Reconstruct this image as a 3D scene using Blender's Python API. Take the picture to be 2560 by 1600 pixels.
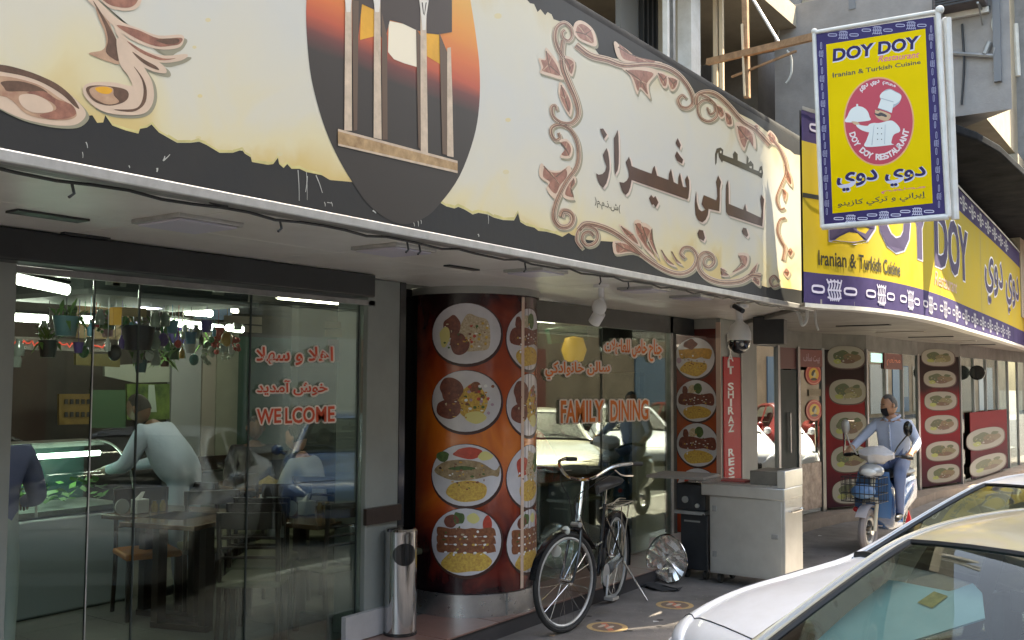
import bpy, bmesh, math, random
from mathutils import Vector, Matrix
random.seed(7)
sc = bpy.context.scene
for o in list(bpy.data.objects): bpy.data.objects.remove(o)
C = sc.collection
R = math.radians

# ------------------------------------------------------------------ camera
H = 1.85; F = 2460.; CX, CY = 1280., 800.
YAW = math.atan(1733/F); PITCH = math.atan(150/F); ROLL = 0.005
def _basis():
    cy, sy = math.cos(YAW), math.sin(YAW); cp, sp = math.cos(PITCH), math.sin(PITCH)
    f = Vector((-sy*cp, cy*cp, sp)); r = Vector((cy, sy, 0)); u = r.cross(f)
    c, s = math.cos(ROLL), math.sin(ROLL)
    return f, c*r+s*u, -s*r+c*u
FW, RT, UP = _basis()
cam = bpy.data.cameras.new("camera"); camo = bpy.data.objects.new("camera", cam); C.objects.link(camo)
cam.sensor_width = 36; cam.lens = 36*F/2560; cam.clip_start = .05; cam.clip_end = 600
m = Matrix((RT, UP, -FW)).transposed().to_4x4(); m.translation = (0, 0, H)
camo.matrix_world = m; sc.camera = camo

# ------------------------------------------------------------------ light
SUN_EL = R(61); SUN_AZ = math.atan2(.545, .839)      # azimuth from +Y towards +X
sdir = Vector((math.sin(SUN_AZ)*math.cos(SUN_EL), math.cos(SUN_AZ)*math.cos(SUN_EL), math.sin(SUN_EL)))
w = bpy.data.worlds.new("World"); sc.world = w; w.use_nodes = True
nt = w.node_tree; bg = nt.nodes['Background']
sky = nt.nodes.new('ShaderNodeTexSky'); sky.sky_type = 'NISHITA'; sky.sun_disc = False
sky.sun_elevation = SUN_EL; sky.sun_rotation = SUN_AZ; sky.dust_density = 3.0; sky.air_density = 1.2
nt.links.new(sky.outputs[0], bg.inputs[0]); bg.inputs[1].default_value = .15
sl = bpy.data.lights.new("sun", 'SUN'); sl.energy = 5.0; sl.angle = R(.5); sl.color = (1, .93, .82)
so = bpy.data.objects.new("sun", sl); C.objects.link(so)
so.rotation_euler = sdir.to_track_quat('Z', 'Y').to_euler(); so.location = (8, 12, 30)
sc.view_settings.view_transform = 'Standard'; sc.view_settings.look = 'None'
sc.view_settings.gamma = 1; sc.view_settings.use_curve_mapping = False
sc.view_settings.exposure = 2.38
sc.view_settings.use_white_balance = True; sc.view_settings.white_balance_temperature = 7600; sc.view_settings.white_balance_tint = 8
sc.render.engine = 'CYCLES'
sc.cycles.use_denoising = True; sc.cycles.max_bounces = 10; sc.cycles.transparent_max_bounces = 16
sc.cycles.sample_clamp_indirect = 6; sc.cycles.caustics_reflective = False; sc.cycles.caustics_refractive = False

# ------------------------------------------------------------------ survey helpers
def ray(px, py):
    return FW + (px-CX)/F*RT - (py-CY)/F*UP
def W(px, py, ax, val):
    d = ray(px, py); o = (0, 0, H); t = (val-o[ax])/d[ax]
    return Vector((0, 0, H)) + t*d

# ------------------------------------------------------------------ materials
MATS = {}
def mat(name, col, rough=.6, metal=0., bump=0., bscale=40., var=0., vscale=3., coat=0., emis=None, estr=1., spec=.5, dirt=None):
    if name in MATS: return MATS[name]
    m = bpy.data.materials.new(name); MATS[name] = m; m.use_nodes = True
    n = m.node_tree; b = n.nodes['Principled BSDF']
    b.inputs['Base Color'].default_value = (*col, 1); b.inputs['Roughness'].default_value = rough
    b.inputs['Metallic'].default_value = metal; b.inputs['Coat Weight'].default_value = coat
    b.inputs['Coat Roughness'].default_value = .08
    b.inputs['Specular IOR Level'].default_value = spec
    if emis is not None:
        b.inputs['Emission Color'].default_value = (*emis, 1); b.inputs['Emission Strength'].default_value = estr
    if var or bump or dirt:
        tc = n.nodes.new('ShaderNodeTexCoord')
    if var or dirt:
        nz = n.nodes.new('ShaderNodeTexNoise'); nz.inputs['Scale'].default_value = vscale
        nz.inputs['Detail'].default_value = 7; nz.inputs['Roughness'].default_value = .65
        n.links.new(tc.outputs['Object'], nz.inputs['Vector'])
        rp = n.nodes.new('ShaderNodeValToRGB'); e = rp.color_ramp.elements
        e[0].position = .3; e[1].position = .7
        d = dirt if dirt else tuple(c*(1-var) for c in col)
        e[0].color = (*d, 1); e[1].color = (*[min(1, c*(1+var*.5)) for c in col], 1)
        n.links.new(nz.outputs['Fac'], rp.inputs['Fac']); n.links.new(rp.outputs['Color'], b.inputs['Base Color'])
        mr = n.nodes.new('ShaderNodeMapRange'); mr.inputs['To Min'].default_value = min(1, rough*1.25); mr.inputs['To Max'].default_value = rough*.8
        n.links.new(nz.outputs['Fac'], mr.inputs['Value']); n.links.new(mr.outputs[0], b.inputs['Roughness'])
    if bump:
        n2 = n.nodes.new('ShaderNodeTexNoise'); n2.inputs['Scale'].default_value = bscale; n2.inputs['Detail'].default_value = 5
        bp = n.nodes.new('ShaderNodeBump'); bp.inputs['Strength'].default_value = bump; bp.inputs['Distance'].default_value = .01
        n.links.new(tc.outputs['Object'], n2.inputs['Vector']); n.links.new(n2.outputs['Fac'], bp.inputs['Height'])
        n.links.new(bp.outputs['Normal'], b.inputs['Normal'])
    return m
def glass(name, tint, ior=1.5, rough=0.0, mult=1.0):
    if name in MATS: return MATS[name]
    m = bpy.data.materials.new(name); MATS[name] = m; m.use_nodes = True
    n = m.node_tree; n.nodes.remove(n.nodes['Principled BSDF']); out = n.nodes['Material Output']
    t = n.nodes.new('ShaderNodeBsdfTransparent'); t.inputs[0].default_value = (*tint, 1)
    g = n.nodes.new('ShaderNodeBsdfGlossy'); g.inputs['Roughness'].default_value = rough; g.inputs[0].default_value = (.95, 1, .98, 1)
    f = n.nodes.new('ShaderNodeFresnel'); f.inputs[0].default_value = ior
    mu = n.nodes.new('ShaderNodeMath'); mu.operation = 'MULTIPLY'; mu.inputs[1].default_value = mult; mu.use_clamp = True
    mx = n.nodes.new('ShaderNodeMixShader')
    n.links.new(f.outputs[0], mu.inputs[0]); n.links.new(mu.outputs[0], mx.inputs[0])
    n.links.new(t.outputs[0], mx.inputs[1]); n.links.new(g.outputs[0], mx.inputs[2]); n.links.new(mx.outputs[0], out.inputs[0])
    return m
def ramp_mat(name, stops, rough=.3, axis='Z', lo=0, hi=1, nscale=2.5, namt=.25, stretch=(1, 1, 1), coat=0., spec=.5):
    """printed picture: colours along an object axis, broken up by noise"""
    m = bpy.data.materials.new(name); MATS[name] = m; m.use_nodes = True
    n = m.node_tree; b = n.nodes['Principled BSDF']; b.inputs['Roughness'].default_value = rough; b.inputs['Coat Weight'].default_value = coat
    b.inputs['Specular IOR Level'].default_value = spec
    tc = n.nodes.new('ShaderNodeTexCoord'); sp = n.nodes.new('ShaderNodeSeparateXYZ'); n.links.new(tc.outputs['Object'], sp.inputs[0])
    mr = n.nodes.new('ShaderNodeMapRange'); mr.inputs['From Min'].default_value = lo; mr.inputs['From Max'].default_value = hi
    n.links.new(sp.outputs[axis], mr.inputs['Value'])
    mp = n.nodes.new('ShaderNodeMapping'); mp.inputs['Scale'].default_value = stretch; n.links.new(tc.outputs['Object'], mp.inputs[0])
    nz = n.nodes.new('ShaderNodeTexNoise'); nz.inputs['Scale'].default_value = nscale; nz.inputs['Detail'].default_value = 4
    nz.inputs['Distortion'].default_value = .8
    n.links.new(mp.outputs[0], nz.inputs['Vector'])
    a = n.nodes.new('ShaderNodeMath'); a.operation = 'SUBTRACT'; a.inputs[1].default_value = .5; n.links.new(nz.outputs['Fac'], a.inputs[0])
    c = n.nodes.new('ShaderNodeMath'); c.operation = 'MULTIPLY_ADD'; c.inputs[1].default_value = namt*2; n.links.new(a.outputs[0], c.inputs[0]); n.links.new(mr.outputs[0], c.inputs[2])
    rp = n.nodes.new('ShaderNodeValToRGB'); n.links.new(c.outputs[0], rp.inputs['Fac']); el = rp.color_ramp.elements
    while len(el) < len(stops): el.new(.5)
    for e, (p, col) in zip(el, stops): e.position = p; e.color = (*col, 1)
    n.links.new(rp.outputs['Color'], b.inputs['Base Color'])
    return m

# ------------------------------------------------------------------ mesh builder
def spline(pts, k=6, closed=False):
    P = [Vector(p) for p in pts]; n = len(P); out = []
    rng = range(n if closed else n-1)
    for i in rng:
        p0 = P[(i-1) % n] if (closed or i > 0) else P[0]*2-P[1]
        p1 = P[i]; p2 = P[(i+1) % n]
        p3 = P[(i+2) % n] if (closed or i+2 < n) else P[-1]*2-P[-2]
        for j in range(k):
            t = j/k
            out.append(.5*((2*p1)+(p2-p0)*t+(2*p0-5*p1+4*p2-p3)*t*t+(3*p1-p0-3*p2+p3)*t**3))
    if not closed: out.append(P[-1])
    return out
class MB:
    def __init__(s): s.v = []; s.f = []; s.m = []; s.mi = 0
    def add(s, vs, fs):
        b = len(s.v); s.v += [Vector(v) for v in vs]
        for f in fs: s.f.append([b+i for i in f]); s.m.append(s.mi)
        return s
    def box(s, a, b, rz=0, c=None):
        x0, y0, z0 = a; x1, y1, z1 = b
        vs = [Vector(p) for p in ((x0,y0,z0),(x1,y0,z0),(x1,y1,z0),(x0,y1,z0),(x0,y0,z1),(x1,y0,z1),(x1,y1,z1),(x0,y1,z1))]
        if rz:
            c = Vector(c) if c else Vector(((x0+x1)/2, (y0+y1)/2, 0)); Mr = Matrix.Rotation(rz, 3, 'Z')
            vs = [c+Mr@(v-c) for v in vs]
        return s.add(vs, [(0,3,2,1),(4,5,6,7),(0,1,5,4),(1,2,6,5),(2,3,7,6),(3,0,4,7)])
    def beam(s, p, q, wd, ht=None, up=(0, 0, 1)):
        p = Vector(p); q = Vector(q); ht = ht or wd; d = (q-p).normalized(); u = Vector(up)
        if abs(d.dot(u)) > .98: u = Vector((0, 1, 0))
        r = d.cross(u).normalized(); u = r.cross(d)
        vs = []
        for c in (p, q):
            for a, b in ((-1,-1),(1,-1),(1,1),(-1,1)): vs.append(c+r*a*wd/2+u*b*ht/2)
        return s.add(vs, [(3,2,1,0),(4,5,6,7),(0,1,5,4),(1,2,6,5),(2,3,7,6),(3,0,4,7)])
    def tube(s, pts, r, n=10, closed=False, cap=True):
        P = [Vector(p) for p in pts]; N = len(P); rs = r if isinstance(r, (list, tuple)) else [r]*N
        rings = []; prev = None
        for i, p in enumerate(P):
            if closed: d = P[(i+1) % N]-P[i-1]
            else: d = P[min(i+1, N-1)]-P[max(i-1, 0)]
            d = d.normalized() if d.length > 1e-9 else Vector((0, 0, 1))
            if prev is None:
                a = Vector((0, 0, 1)) if abs(d.z) < .9 else Vector((0, 1, 0)); u = d.cross(a).normalized()
            else: u = (prev-d*prev.dot(d)).normalized()
            prev = u; v = d.cross(u); rings.append([p+rs[i]*(math.cos(t)*u+math.sin(t)*v) for t in [2*math.pi*k/n for k in range(n)]])
        vs = [x for rg in rings for x in rg]; fs = []
        for i in range(N if closed else N-1):
            a = i*n; b = ((i+1) % N)*n
            for k in range(n): fs.append((a+k, a+(k+1) % n, b+(k+1) % n, b+k))
        if cap and not closed: fs.append(tuple(range(n))[::-1]); fs.append(tuple((N-1)*n+k for k in range(n)))
        return s.add(vs, fs)
    def lathe(s, prof, c=(0, 0, 0), n=24, ax='z', a0=0, a1=2*math.pi):
        c = Vector(c); full = abs(a1-a0-2*math.pi) < 1e-6; K = n if full else n+1; vs = []; fs = []
        for r, h in prof:
            for k in range(K):
                t = a0+(a1-a0)*k/n; p = (r*math.cos(t), r*math.sin(t), h)
                if ax == 'y': p = (p[0], h, p[1])
                if ax == 'x': p = (h, p[0], p[1])
                vs.append(c+Vector(p))
        for i in range(len(prof)-1):
            for k in range(n): fs.append((i*K+k, i*K+(k+1) % K, (i+1)*K+(k+1) % K, (i+1)*K+k))
        return s.add(vs, fs)
    def ball(s, c, r, n=12, k=8):
        r = r if isinstance(r, (list, tuple, Vector)) else (r, r, r); c = Vector(c); vs = []; fs = []
        for i in range(k+1):
            ph = math.pi*i/k
            for j in range(n):
                t = 2*math.pi*j/n; vs.append(c+Vector((r[0]*math.sin(ph)*math.cos(t), r[1]*math.sin(ph)*math.sin(t), r[2]*math.cos(ph))))
        for i in range(k):
            for j in range(n): fs.append((i*n+j, (i+1)*n+j, (i+1)*n+(j+1) % n, i*n+(j+1) % n))
        return s.add(vs, fs)
    def poly(s, pts): return s.add(pts, [tuple(range(len(pts)))])
    def prism(s, pts, ex):
        ex = Vector(ex); P = [Vector(p) for p in pts]; n = len(P)
        fs = [tuple(range(n))[::-1], tuple(range(n, 2*n))]+[(i, (i+1) % n, n+(i+1) % n, n+i) for i in range(n)]
        return s.add(P+[p+ex for p in P], fs)
    def loft(s, rings, closed=True, caps=False):
        n = len(rings[0]); vs = [x for rg in rings for x in rg]; fs = []
        for i in range(len(rings)-1):
            for k in range(n if closed else n-1): fs.append((i*n+k, i*n+(k+1) % n, (i+1)*n+(k+1) % n, (i+1)*n+k))
        if caps: fs.append(tuple(range(n))[::-1]); fs.append(tuple((len(rings)-1)*n+k for k in range(n)))
        return s.add(vs, fs)
def mesh_of(name, mb, mats, off=Vector((0, 0, 0)), smooth=True, ang=38):
    me = bpy.data.meshes.new(name); me.from_pydata([v-off for v in mb.v], [], mb.f)
    for mm in (mats if isinstance(mats, (list, tuple)) else [mats]): me.materials.append(mm)
    me.polygons.foreach_set('material_index', mb.m)
    if smooth:
        me.polygons.foreach_set('use_smooth', [True]*len(mb.f)); me.update(); me.set_sharp_from_angle(angle=R(ang))
    me.update(); return me
def part(name, mb, mats, parent=None, bev=0, label=None, kind=None, smooth=True, ang=38):
    off = Vector((0, 0, 0)); q = parent
    while q is not None: off = off+q.location; q = q.parent
    o = bpy.data.objects.new(name, mesh_of(name, mb, mats, off, smooth, ang)); C.objects.link(o)
    if parent: o.parent = parent
    if bev:
        b = o.modifiers.new("bevel", 'BEVEL'); b.width = bev; b.segments = 2; b.limit_method = 'ANGLE'; b.angle_limit = R(40)
    if label: o['label'] = label
    if kind: o['kind'] = kind
    return o
def thing(name, label, cat, loc=(0, 0, 0), group=None):
    o = bpy.data.objects.new(name, None); C.objects.link(o); o.location = loc; o.empty_display_size = .1
    o['label'] = label; o['category'] = cat
    if group: o['group'] = group
    return o
def single(name, mb, mats, label, cat, group=None, bev=0, smooth=True, ang=38):
    lo = Vector((min(v.x for v in mb.v)+max(v.x for v in mb.v), min(v.y for v in mb.v)+max(v.y for v in mb.v), 2*min(v.z for v in mb.v)))/2
    o = bpy.data.objects.new(name, mesh_of(name, mb, mats, lo, smooth, ang)); C.objects.link(o); o.location = lo
    o['label'] = label; o['category'] = cat
    if group: o['group'] = group
    if bev:
        b = o.modifiers.new("bevel", 'BEVEL'); b.width = bev; b.segments = 2; b.limit_method = 'ANGLE'; b.angle_limit = R(40)
    return o
def struct(name, mb, mats, bev=0, smooth=True):
    o = part(name, mb, mats, None, bev, smooth=smooth); o['kind'] = 'structure'; return o
def copy_tree(o, loc, rz=None, label=None, group=None):
    def cp(a, p):
        c = a.copy(); C.objects.link(c)
        if p is not None: c.parent = p
        for ch in a.children: cp(ch, c)
        return c
    c = cp(o, None); c.location = loc
    if rz is not None: c.rotation_euler = (0, 0, rz)
    if label: c['label'] = label
    if group: c['group'] = group
    return c

# ------------------------------------------------------------------ text
_TX = {}
def text_shape(body, off=0., shear=0.):
    k = (body, off, shear)
    if k in _TX: return _TX[k]
    c = bpy.data.curves.new('t', 'FONT'); c.body = body; c.size = 1; c.offset = off; c.shear = shear; c.resolution_u = 3
    o = bpy.data.objects.new('t', c); C.objects.link(o)
    dg = bpy.context.evaluated_depsgraph_get(); me = bpy.data.meshes.new_from_object(o.evaluated_get(dg))
    v = [tuple(x.co) for x in me.vertices]; f = [tuple(p.vertices) for p in me.polygons]
    bpy.data.objects.remove(o); bpy.data.meshes.remove(me); bpy.data.curves.remove(c)
    _TX[k] = (v, f); return v, f
def put_text(mb, body, quad, surf, d=0., off=0., shear=0., ref=None):
    """quad = TL,TR,BR,BL in surface coordinates; surf(x,y,d)->3D. ref: bounding box source offset"""
    v, f = text_shape(body, off, shear); b, _ = text_shape(body, ref if ref is not None else off, shear)
    x0 = min(p[0] for p in b); x1 = max(p[0] for p in b); y0 = min(p[1] for p in b); y1 = max(p[1] for p in b)
    TL, TR, BR, BL = [Vector(q) for q in quad]; vs = []
    for p in v:
        a = (p[0]-x0)/(x1-x0); e = (p[1]-y0)/(y1-y0)
        q = (BL*(1-a)+BR*a)*(1-e)+(TL*(1-a)+TR*a)*e
        vs.append(surf(q.x, q.y, d))
    return mb.add(vs, f)
def ar(s):
    """shape simple Arabic text: presentation forms, reversed"""
    F4 = {'ا':(0xFE8D,0xFE8E),'أ':(0xFE83,0xFE84),'إ':(0xFE87,0xFE88),'آ':(0xFE81,0xFE82),'د':(0xFEA9,0xFEAA),'ذ':(0xFEAB,0xFEAC),'ر':(0xFEAD,0xFEAE),'ز':(0xFEAF,0xFEB0),'و':(0xFEED,0xFEEE),
          'ب':0xFE8F,'ت':0xFE95,'ج':0xFE9D,'ح':0xFEA1,'خ':0xFEA5,'س':0xFEB1,'ش':0xFEB5,'ص':0xFEB9,'ط':0xFEC1,'ع':0xFEC9,'ف':0xFED1,'ق':0xFED5,'ك':0xFED9,'ل':0xFEDD,'م':0xFEE1,'ن':0xFEE5,'ه':0xFEE9,'ي':0xFEF1,'ة':(0xFE93,0xFE94)}
    s = s.replace('لا', '\u0001'); F4['\u0001'] = (0xFEFB, 0xFEFC); out = []
    dual = lambda c: isinstance(F4.get(c), int)
    for i, c in enumerate(s):
        if c not in F4: out.append(c); continue
        pj = i > 0 and dual(s[i-1]); nj = dual(c) and i+1 < len(s) and s[i+1] in F4
        if dual(c): out.append(chr(F4[c]+(3 if pj and nj else 2 if nj else 1 if pj else 0)))
        else: out.append(chr(F4[c][1 if pj else 0]))
    return ''.join(out[::-1])
def ribbon(mb, pts, w0, w1=None, surf=None, d=0., k=6, prof=None):
    """tapering brush stroke in surface coordinates"""
    P = spline([(p[0], p[1], 0) for p in pts], k); n = len(P); w1 = w0 if w1 is None else w1; L = []; Rr = []
    for i, p in enumerate(P):
        t = (P[min(i+1, n-1)]-P[max(i-1, 0)]).normalized(); nn = Vector((-t.y, t.x, 0)); u = i/(n-1)
        wv = (prof(u) if prof else (w0*(1-u)+w1*u))/2
        L.append(p+nn*wv); Rr.append(p-nn*wv)
    vs = [surf(q.x, q.y, d) for q in L+Rr]
    return mb.add(vs, [(i, i+1, n+i+1, n+i) for i in range(n-1)])
def blob(mb, pts, surf, d=0., sm=True, k=4):
    P = spline([(p[0], p[1], 0) for p in pts], k, True) if sm else [Vector((p[0], p[1], 0)) for p in pts]
    return mb.poly([surf(q.x, q.y, d) for q in P])
def disc(mb, cx, cy, rx, ry, surf, d=0., n=32, a0=0, a1=2*math.pi, sq=1.):
    pts = []
    for i in range(n):
        t = a0+(a1-a0)*i/n; c, s = math.cos(t), math.sin(t)
        c = math.copysign(abs(c)**sq, c); s = math.copysign(abs(s)**sq, s)
        pts.append((cx+rx*c, cy+ry*s))
    return blob(mb, pts, surf, d, False)
def ring(mb, cx, cy, rx, ry, w, surf, d=0., n=32):
    a = [surf(cx+rx*math.cos(2*math.pi*i/n), cy+ry*math.sin(2*math.pi*i/n), d) for i in range(n)]
    b = [surf(cx+(rx-w)*math.cos(2*math.pi*i/n), cy+(ry-w)*math.sin(2*math.pi*i/n), d) for i in range(n)]
    return mb.add(a+b, [(i, (i+1) % n, n+(i+1) % n, n+i) for i in range(n)])

# ================================================================== MATERIALS
cream = ramp_mat('cream_vinyl', [(0, (.60, .46, .20)), (.10, (.64, .57, .36)), (.24, (.60, .57, .46)), (.5, (.55, .55, .50)), (.8, (.59, .565, .455)), (1, (.58, .50, .31))], .5, 'Z', .1, 1.5, 2.2, .30, (1, 1, 1), spec=.3)
black = mat('black_vinyl', (.020, .022, .024), .5, var=.45, vscale=2.5, bump=.08, bscale=20, spec=.25, dirt=(.034, .033, .031))
hood = mat('dark_hood', (.028, .030, .031), .85, var=.35, vscale=3, bump=.1, spec=.12)
alum = mat('aluminium', (.50, .50, .49), .38, .6, var=.25, vscale=9)
alumd = mat('dull_aluminium', (.33, .33, .32), .45, .4, var=.3, vscale=6)
soff = mat('soffit_panel', (.80, .79, .75), .3, var=.16, vscale=1.6, dirt=(.68, .66, .60), bump=.12, bscale=2.2)
dark = mat('dark_paint', (.02, .022, .024), .45, var=.4, vscale=4)
shut = mat('shutter_housing', (.028, .032, .034), .4, var=.3, vscale=3)
pil = mat('grey_stone', (.26, .28, .26), .4, var=.15, vscale=2, bump=.05)
steel = mat('brushed_steel', (.58, .58, .57), .28, .9, var=.15, vscale=14)
steel2 = mat('polished_steel', (.62, .62, .62), .12, 1., var=.06, vscale=9)
chrome = mat('chrome', (.75, .74, .72), .12, 1.)
blackp = mat('black_gloss', (.012, .012, .013), .22, coat=.5)
rubber = mat('rubber', (.02, .02, .02), .75, bump=.2, bscale=90)
white = mat('white_plastic', (.72, .72, .70), .4)
whitep = mat('white_paint', (.74, .73, .69), .45, var=.12, vscale=6, dirt=(.6, .58, .52))
asph = mat('pavement_concrete', (.19, .175, .165), .85, var=.35, vscale=2.2, dirt=(.12, .11, .10), bump=.5, bscale=60)
road_m = mat('asphalt', (.06, .058, .056), .9, var=.3, vscale=3, bump=.6, bscale=80)
tile_r = mat('red_tile', (.23, .125, .10), .3, var=.3, vscale=5, dirt=(.20, .13, .11), bump=.08)
wood = mat('weathered_wood', (.40, .24, .13), .75, var=.4, vscale=12, bump=.3, bscale=50)
woodd = mat('dark_wood', (.035, .020, .014), .3, var=.3, vscale=8)
beige = mat('beige_render', (.42, .37, .28), .8, var=.18, vscale=2, bump=.3, bscale=50)
greyb = mat('grey_render', (.30, .285, .27), .8, var=.30, vscale=1.7, bump=.25, bscale=40)
glz = glass('window_glass', (.86, .91, .87), 1.5, mult=.36)
glz2 = glass('clear_glass', (.9, .95, .93), 1.45)
purple = mat('purple_vinyl', (.045, .032, .125), .5, var=.2, vscale=3, spec=.2)
yellow = mat('yellow_vinyl', (.82, .58, .001), .5, var=.06, vscale=2, spec=.12)
inkp = mat('lilac_ink', (.60, .58, .72), .4)
inkd = mat('navy_ink', (.03, .02, .10), .5, spec=.2)
inkr = mat('red_ink', (.55, .055, .075), .4)
inkpink = mat('pink_ink', (.75, .25, .15), .4)
inkw = mat('white_ink', (.82, .82, .80), .4)
inkk = mat('black_ink', (.03, .028, .015), .4)
SP = [mat('print_outline', (.62, .47, .35), .4, var=.1, vscale=9), mat('print_tan', (.46, .31, .20), .4, var=.35, vscale=14, dirt=(.33, .17, .11)), mat('print_brown', (.13, .07, .045), .4, var=.4, vscale=25), mat('print_blush', (.34, .15, .10), .4, var=.45, vscale=22, dirt=(.17, .07, .05)), mat('print_shadow', (.28, .26, .18), .5)]

# ================================================================== SETTING
struct('street', MB().box((-2.2, -60, -.3), (30, 120, -.10)), road_m)
struct('pavement', MB().box((-40, -60, -.3), (-2.2, 120, 0)), asph)
mb = MB()
for i in range(30): mb.box((-2.2, -20+i*1.2+.006, -.28), (-2.06, -20+(i+1)*1.2-.006, .008))
struct('kerb', mb, mat('kerbstone', (.30, .29, .27), .8, var=.3, vscale=5, bump=.3), bev=.015)
struct('ground_beyond', MB().box((-300, -300, -.6), (300, 300, -.35)), asph)

# ---- threshold step with red tiles
step = thing('entrance_step', 'low step of dull red tiles along the restaurant front', 'step', (-4.4, 5, 0))
part('step_base', MB().box((-4.78, 1, 0), (-4.20, 10.6, .112)), mat('step_core', (.05, .045, .045), .8), step)
for i in range(16):
    y = 1+i*.6
    part('tile', MB().box((-4.78, y+.004, .112), (-4.185, y+.596, .124)), tile_r, step, bev=.002)
single('doormat', MB().box((-4.17, 5.05, .004), (-3.84, 5.62, .022)), mat('mat_rubber', (.03, .03, .032), .9, bump=.6, bscale=150), 'dark rubber doormat on the pavement in front of the big round pillar', 'doormat', bev=.004)

# ---- restaurant floor and inner walls
mb = MB().box((-9.0, .5, -.05), (-4.72, 10.4, .108)); struct('floor', mb, mat('floor_grout', (.10, .11, .10), .7))
flo = mat('floor_tile', (.26, .27, .25), .2, var=.12, vscale=3)
fl = MB()
for i in range(7):
    for j in range(16): fl.box((-9.0+i*.6+.003, .6+j*.6+.003, .108), (-9.0+(i+1)*.6-.003, .6+(j+1)*.6-.003, .116))
struct('floor_tiling', fl, flo, smooth=False)
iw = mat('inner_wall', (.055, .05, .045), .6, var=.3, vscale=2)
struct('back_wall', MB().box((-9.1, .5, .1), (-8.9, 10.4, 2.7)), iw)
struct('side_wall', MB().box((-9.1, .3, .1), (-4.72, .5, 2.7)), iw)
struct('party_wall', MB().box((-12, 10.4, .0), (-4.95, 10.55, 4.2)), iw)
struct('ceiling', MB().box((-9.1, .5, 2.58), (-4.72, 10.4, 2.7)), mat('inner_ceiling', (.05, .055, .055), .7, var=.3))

# ================================================================== RESTAURANT BUILDING FRONT
bd = thing('restaurant_building', 'restaurant shopfront of dark framed glass under a long cream sign', 'building', (-4.7, 5, 0))
part('upper_slab', MB().box((-9.1, -3, 2.72), (-3.18, 9.0, 4.0)), hood, bd)
for i in range(9):
    for j in range(2):
        y = .3+i*1.17; x0 = -3.02-j*.86
        part('soffit_panel', MB().box((x0-.855, y+.004, 2.545), (x0, y+1.166, 2.57)), soff, bd, bev=.003)
part('soffit_backing', MB().box((-4.74, .2, 2.575), (-3.0, 10.9, 2.60)), dark, bd)
part('shutter_housing', MB().box((-4.70, 1.2, 2.39), (-4.47, 4.78, 2.54)), shut, bd, bev=.01)
part('header_rail', MB().box((-4.69, 1.2, 2.355), (-4.66, 4.98, 2.388)), alumd, bd)
part('pilaster', MB().box((-4.95, 4.91, .12), (-4.66, 5.235, 2.54)), pil, bd, bev=.006)
part('pilaster_rail', MB().box((-4.659, 4.89, .87), (-4.63, 5.24, .98)), woodd, bd)
part('dark_return', MB().box((-4.98, 5.30, .12), (-4.96, 5.9, 2.54)), blackp, bd)
part('pilaster_trim', MB().box((-4.95, 5.238, .12), (-4.66, 5.30, 2.54)), blackp, bd)
part('skirting', MB().box((-4.66, 4.7, .13), (-4.62, 5.235, .30)), mat('skirting_grey', (.45, .44, .44), .5, var=.15), bd)
part('end_post', MB().box((-4.78, 2.30, .12), (-4.60, 2.448, 2.54)), pil, bd, bev=.004)
part('post_trim', MB().box((-4.72, 2.45, .12), (-4.66, 2.475, 2.3)), alum, bd)
part('upper_frame', MB().box((-4.76, 6.3, 2.36), (-4.68, 10.2, 2.54)), shut, bd)
part('corner_post', MB().box((-4.74, 9.60, .12), (-4.68, 9.66, 2.54)), alumd, bd)
part('side_panel', MB().box((-4.80, 8.95, .12), (-4.76, 9.6, 1.62)), mat('khaki_panel', (.30, .26, .17), .55, var=.15, vscale=4), bd)
part('side_panel_frame', MB().box((-4.755, 9.66, .12), (-4.70, 9.78, 2.4)), shut, bd)
# glass panes: butt-jointed sheets
for (y0, y1, z1) in ((2.49, 2.905, 2.355), (2.913, 3.17, 2.355), (3.178, 3.93, 2.355), (3.938, 4.86, 2.355), (4.866, 4.905, 2.355), (6.5, 8.15, 2.36), (8.16, 9.6, 2.36)):
    part('pane', MB().box((-4.705, y0, .13), (-4.695, y1, z1)), glz, bd, smooth=False)
joint = mat('silicone_joint', (.02, .03, .028), .5)
for y in (2.909, 3.174, 3.934, 4.863, 8.155):
    part('joint', MB().box((-4.704, y-.004, .13), (-4.693, y+.004, 2.355)), joint, bd)
# vertical thin bright edges
part('glass_edge', MB().box((-4.694, 2.905, .15), (-4.690, 2.911, 2.1)), alum, bd)

# lamps in the soffit
lampf = mat('lamp_diffuser', (.62, .60, .70), .3)
for k, (px, py, s) in enumerate(((470, 556, .17), (985, 622, .16), (1340, 678, .15), (1610, 722, .15), (1730, 742, .14), (1480, 668, .1))):
    p = W(px, py, 2, 2.54)
    lab = ['first square soffit lamp from the left end of the canopy', 'square soffit lamp just left of the big round pillar', 'square soffit lamp just right of the big round pillar', 'square soffit lamp above the family dining window', 'last square soffit lamp, closest to the domed camera', 'small square lamp beside the fascia rail above the bicycle'][k]
    t = thing('ceiling_lamp', lab, 'lamp', (p.x, p.y, 2.5), 'square lamps set in the soffit')
    part('lamp_frame', MB().box((p.x-s, p.y-s, 2.526), (p.x+s, p.y+s, 2.546)), alum, t, bev=.004)
    part('diffuser', MB().box((p.x-s+.02, p.y-s+.02, 2.517), (p.x+s-.02, p.y+s-.02, 2.5265)), lampf, t, bev=.003)
for k, (px, py, l, wv) in enumerate(((122, 538, .16, .05), (215, 588, .12, .02), (1155, 668, .15, .025))):
    p = W(px, py, 2, 2.544)
    single('soffit_slot', MB().box((p.x-wv, p.y-l, 2.535), (p.x+wv, p.y+l, 2.5449)), dark, ['wide black slot in the soffit at the left end', 'narrow black slot above the left window', 'narrow dark slot in the soffit above the round pillar'][k], 'vent', 'black slots in the soffit')

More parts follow.
